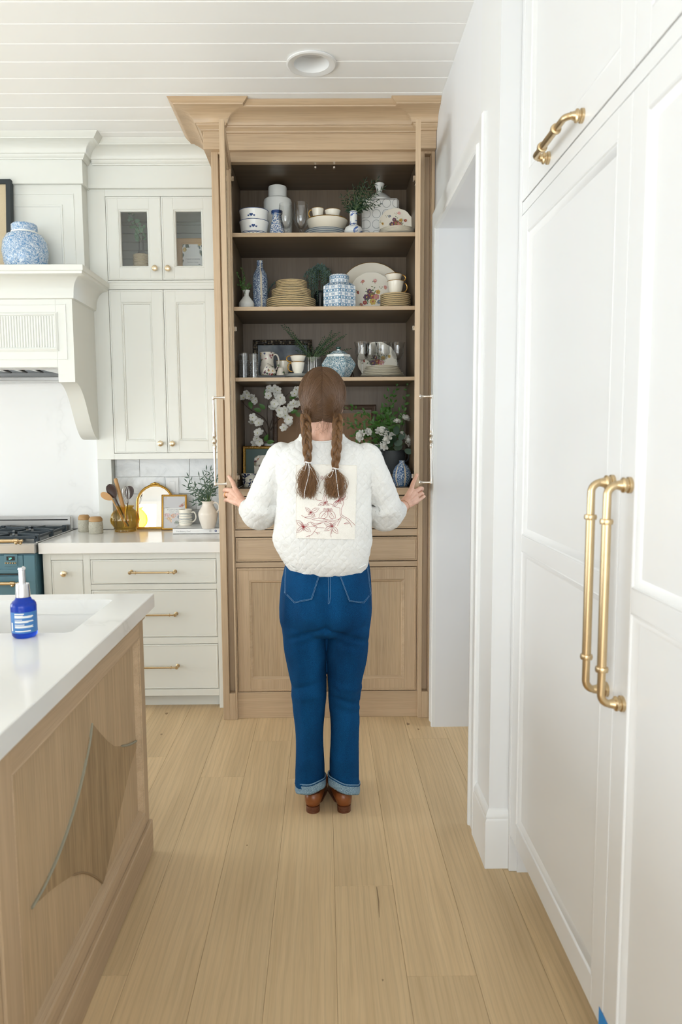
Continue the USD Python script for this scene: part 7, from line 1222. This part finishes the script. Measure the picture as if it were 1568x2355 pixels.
for s_ in (-1, 1):
    E0 = WY(*plp[s_][0]); eD = (E0-HC)/RH; eD /= np.linalg.norm(eD)
    for k in range(1500):
        ph = rng.uniform(-.55, 2.95); r0 = np.array([s_*rng.uniform(.0, .05)+.0, -math.sin(ph-0.0)*.999, math.cos(ph)]); r0 = np.array([s_*abs(rng.normal(0, .02)), -math.sin(ph), math.cos(ph)])
        if ph > 2.2: r0 = r0*np.array([1, 1, 1])
        r0 /= np.linalg.norm(r0); e = eD+rng.normal(0, .07, 3); e /= np.linalg.norm(e); om = math.acos(np.clip(r0 @ e, -1, 1)); t = np.linspace(0, 1, 12); lift = rng.uniform(0, .006)
        d = (np.sin((1-t)*om)[:, None]*r0+np.sin(t*om)[:, None]*e)/max(math.sin(om), 1e-3); bow = np.sin(t*PI)[:, None]*np.array([s_*.10*max(0, math.cos(ph*.6)), 0, .0]); d = d+bow; d /= np.linalg.norm(d, axis=1)[:, None]
        p = HC+d*(RH+lift+.003*np.sin(t*PI)[:, None]); tail = np.array([WY(*plp[s_][1])+rng.normal(0, .006, 3)]); strands.append(np.vstack([p, tail])); w = rng.uniform(.0008, .0013); widths.append(np.r_[np.full(12, w), w*.5])
for k in range(90):   # loose wisps
    s_ = rng.choice([-1, 1]); a = HC+np.array([s_*rng.uniform(.055, .085), rng.uniform(-.06, .03), rng.uniform(-.08, .02)]); L_ = rng.uniform(.03, .10); b = a+[s_*rng.uniform(.0, .022), rng.uniform(-.015, .01), -L_]; m_ = (a+b)/2+[s_*rng.uniform(0, .018), 0, 0]; strands.append(smoothpath([a, m_, b], 8)); widths.append(np.linspace(.0005, .0002, 8))
for k in range(26): a = HC+np.array([rng.uniform(-.025, .025), -.072, -.088]); strands.append(smoothpath([a, a+[rng.uniform(-.01, .01), -.01, -.02], a+[rng.uniform(-.02, .02), -.012, -rng.uniform(.03, .055)]], 6)); widths.append(np.linspace(.0005, .0002, 6))
curves(path_for(pe.path, 'hair_strands'), [x-pe.loc for x in strands], widths, 'hair_strand')
for s_ in (-1, 1):
    cl = smoothpath([WY(*p) for p in plp[s_]], 90); n = len(cl); t = np.linspace(0, 1, n); T_ = np.gradient(cl, axis=0); T_ /= np.linalg.norm(T_, axis=1)[:, None]; U = np.cross(T_, [0, 1., 0]); U /= np.linalg.norm(U, axis=1)[:, None]; V = np.cross(T_, U)
    L_ = np.linalg.norm(np.diff(cl, axis=0), axis=1).sum(); turns = L_/.118; st_, wd_ = [], []; wsc = np.interp(t, [0, .15, .75, 1], [.85, 1.0, .92, .6])
    bd = pe.part('plait_core', tube(cl, .0075*wsc, 10), 'hair', smooth=True, label='left plait' if s_ < 0 else 'right plait')
    for k in range(3):
        a = 2*PI*(turns*t+k/3); off = U*(np.sin(a)*.0112*wsc)[:, None]+V*(np.sin(2*a)*.0062*wsc)[:, None]; sp = cl+off
        pe.part('plait_strand', tube(sp, .0084*wsc, 10, flat=1.0), 'hair', smooth=True, parent=bd)
        Ts = np.gradient(sp, axis=0); Ts /= np.linalg.norm(Ts, axis=1)[:, None]; Us = np.cross(Ts, V); Us /= np.linalg.norm(Us, axis=1)[:, None]; Vs = np.cross(Ts, Us)
        for j in range(70):
            b = rng.uniform(0, 2*PI); tw = rng.uniform(-.5, .5); r_ = .0086*rng.uniform(.9, 1.12); c = sp+(Us*np.cos(b+tw*6*t)[:, None]+Vs*np.sin(b+tw*6*t)[:, None])*(r_*wsc)[:, None]; st_.append(c[::4]); wd_.append(np.full(len(c[::4]), .0009))
    # curled tail under the ribbon
    K = cl[-1]; tl_ = (80 if s_ < 0 else 66)*.00158
    for j in range(800):
        sd_ = rng.normal(0, 1, 2); L2 = tl_*rng.uniform(.7, 1.02); tt = np.linspace(0, 1, 16); spread = .035*np.sin(np.minimum(tt*2.6, 1.9)); amp = .013*tt**.7*rng.uniform(.2, 1.2); w0 = rng.uniform(5, 10); ph = rng.uniform(0, 6.28)
        x = K[0]+sd_[0]*.42*spread+amp*np.sin(w0*tt+ph); y = K[1]-.006*np.sin(tt*PI)+sd_[1]*.22*spread+amp*.6*np.cos(w0*tt+ph); z = K[2]-L2*tt+.004*np.sin(w0*tt+ph)*tt
        base = K+rng.normal(0, .004, 3); w_ = np.minimum(tt*5, 1); pts = np.c_[x, y, z]*w_[:, None]+base*(1-w_)[:, None]; st_.append(pts); wd_.append(np.linspace(.0011, .0006, 16))
    for j in range(16):   # stray ringlets at the ends
        a0 = K+[rng.uniform(-.022, .022), -.01, -tl_*rng.uniform(.5, .95)]; sgn = rng.choice([-1, 1]); rr = rng.uniform(.006, .013); st_.append(np.array([a0+[sgn*rr*(1-math.cos(q_)), -.003, -rr*math.sin(q_)-.002*q_] for q_ in np.linspace(0, rng.uniform(3, 5.5), 12)])); wd_.append(np.full(12, .0007))
    tc = tube(np.array([K+[0, -.002, 0], K+[0, -.005, -tl_*.25], K+[.0, -.003, -tl_*.55], K+[0, .0, -tl_*.85]]), [.007, .013, .015, .006], 12, flat=.6); pe.part('plait_tail', tc, 'hair', smooth=True, parent=bd)
    curves(path_for(pe.path, 'plait_hair'), [x-pe.loc for x in st_], wd_, 'hair_ends')
    R0 = K+[0, -.010, .001]; kp = lambda a, b: WY(a, b, K[1]-.018)
    rib = pe.part('ribbon', tube([R0+[.011*math.cos(a), .010+.011*math.sin(a), .002*math.sin(2*a)] for a in np.linspace(0, 2*PI, 20)], .0022, 6, caps=False), 'ribbon_white', label='white picot ribbon on the plait')
    tails = [[(708, 1064), (711, 1080), (706, 1108), (700, 1146)], [(706, 1065), (702, 1078), (696, 1090), (690, 1094)], [(708, 1064), (722, 1090), (733, 1120), (731, 1138)]] if s_ < 0 else [[(771, 1078), (773, 1095), (776, 1120), (779, 1142)], [(770, 1078), (764, 1090), (757, 1098), (753, 1093), (758, 1086), (768, 1080)], [(773, 1079), (783, 1079), (792, 1084)]]
    if s_ < 0: tails.append([(706, 1065), (698, 1066), (692, 1072), (694, 1080), (704, 1068)])
    for q_, tp in enumerate(tails):
        pth = smoothpath([kp(a, b)+[0, -.004 if q_ == 0 else .004, 0] for a, b in tp], 30); wv = .0022 if q_ == 0 else .0016
        pe.part('ribbon_tail', tube(pth, np.where(np.arange(30) % 2 == 0, wv*1.25, wv*.85), 6, flat=.5), 'ribbon_white', smooth=False, parent=rib)
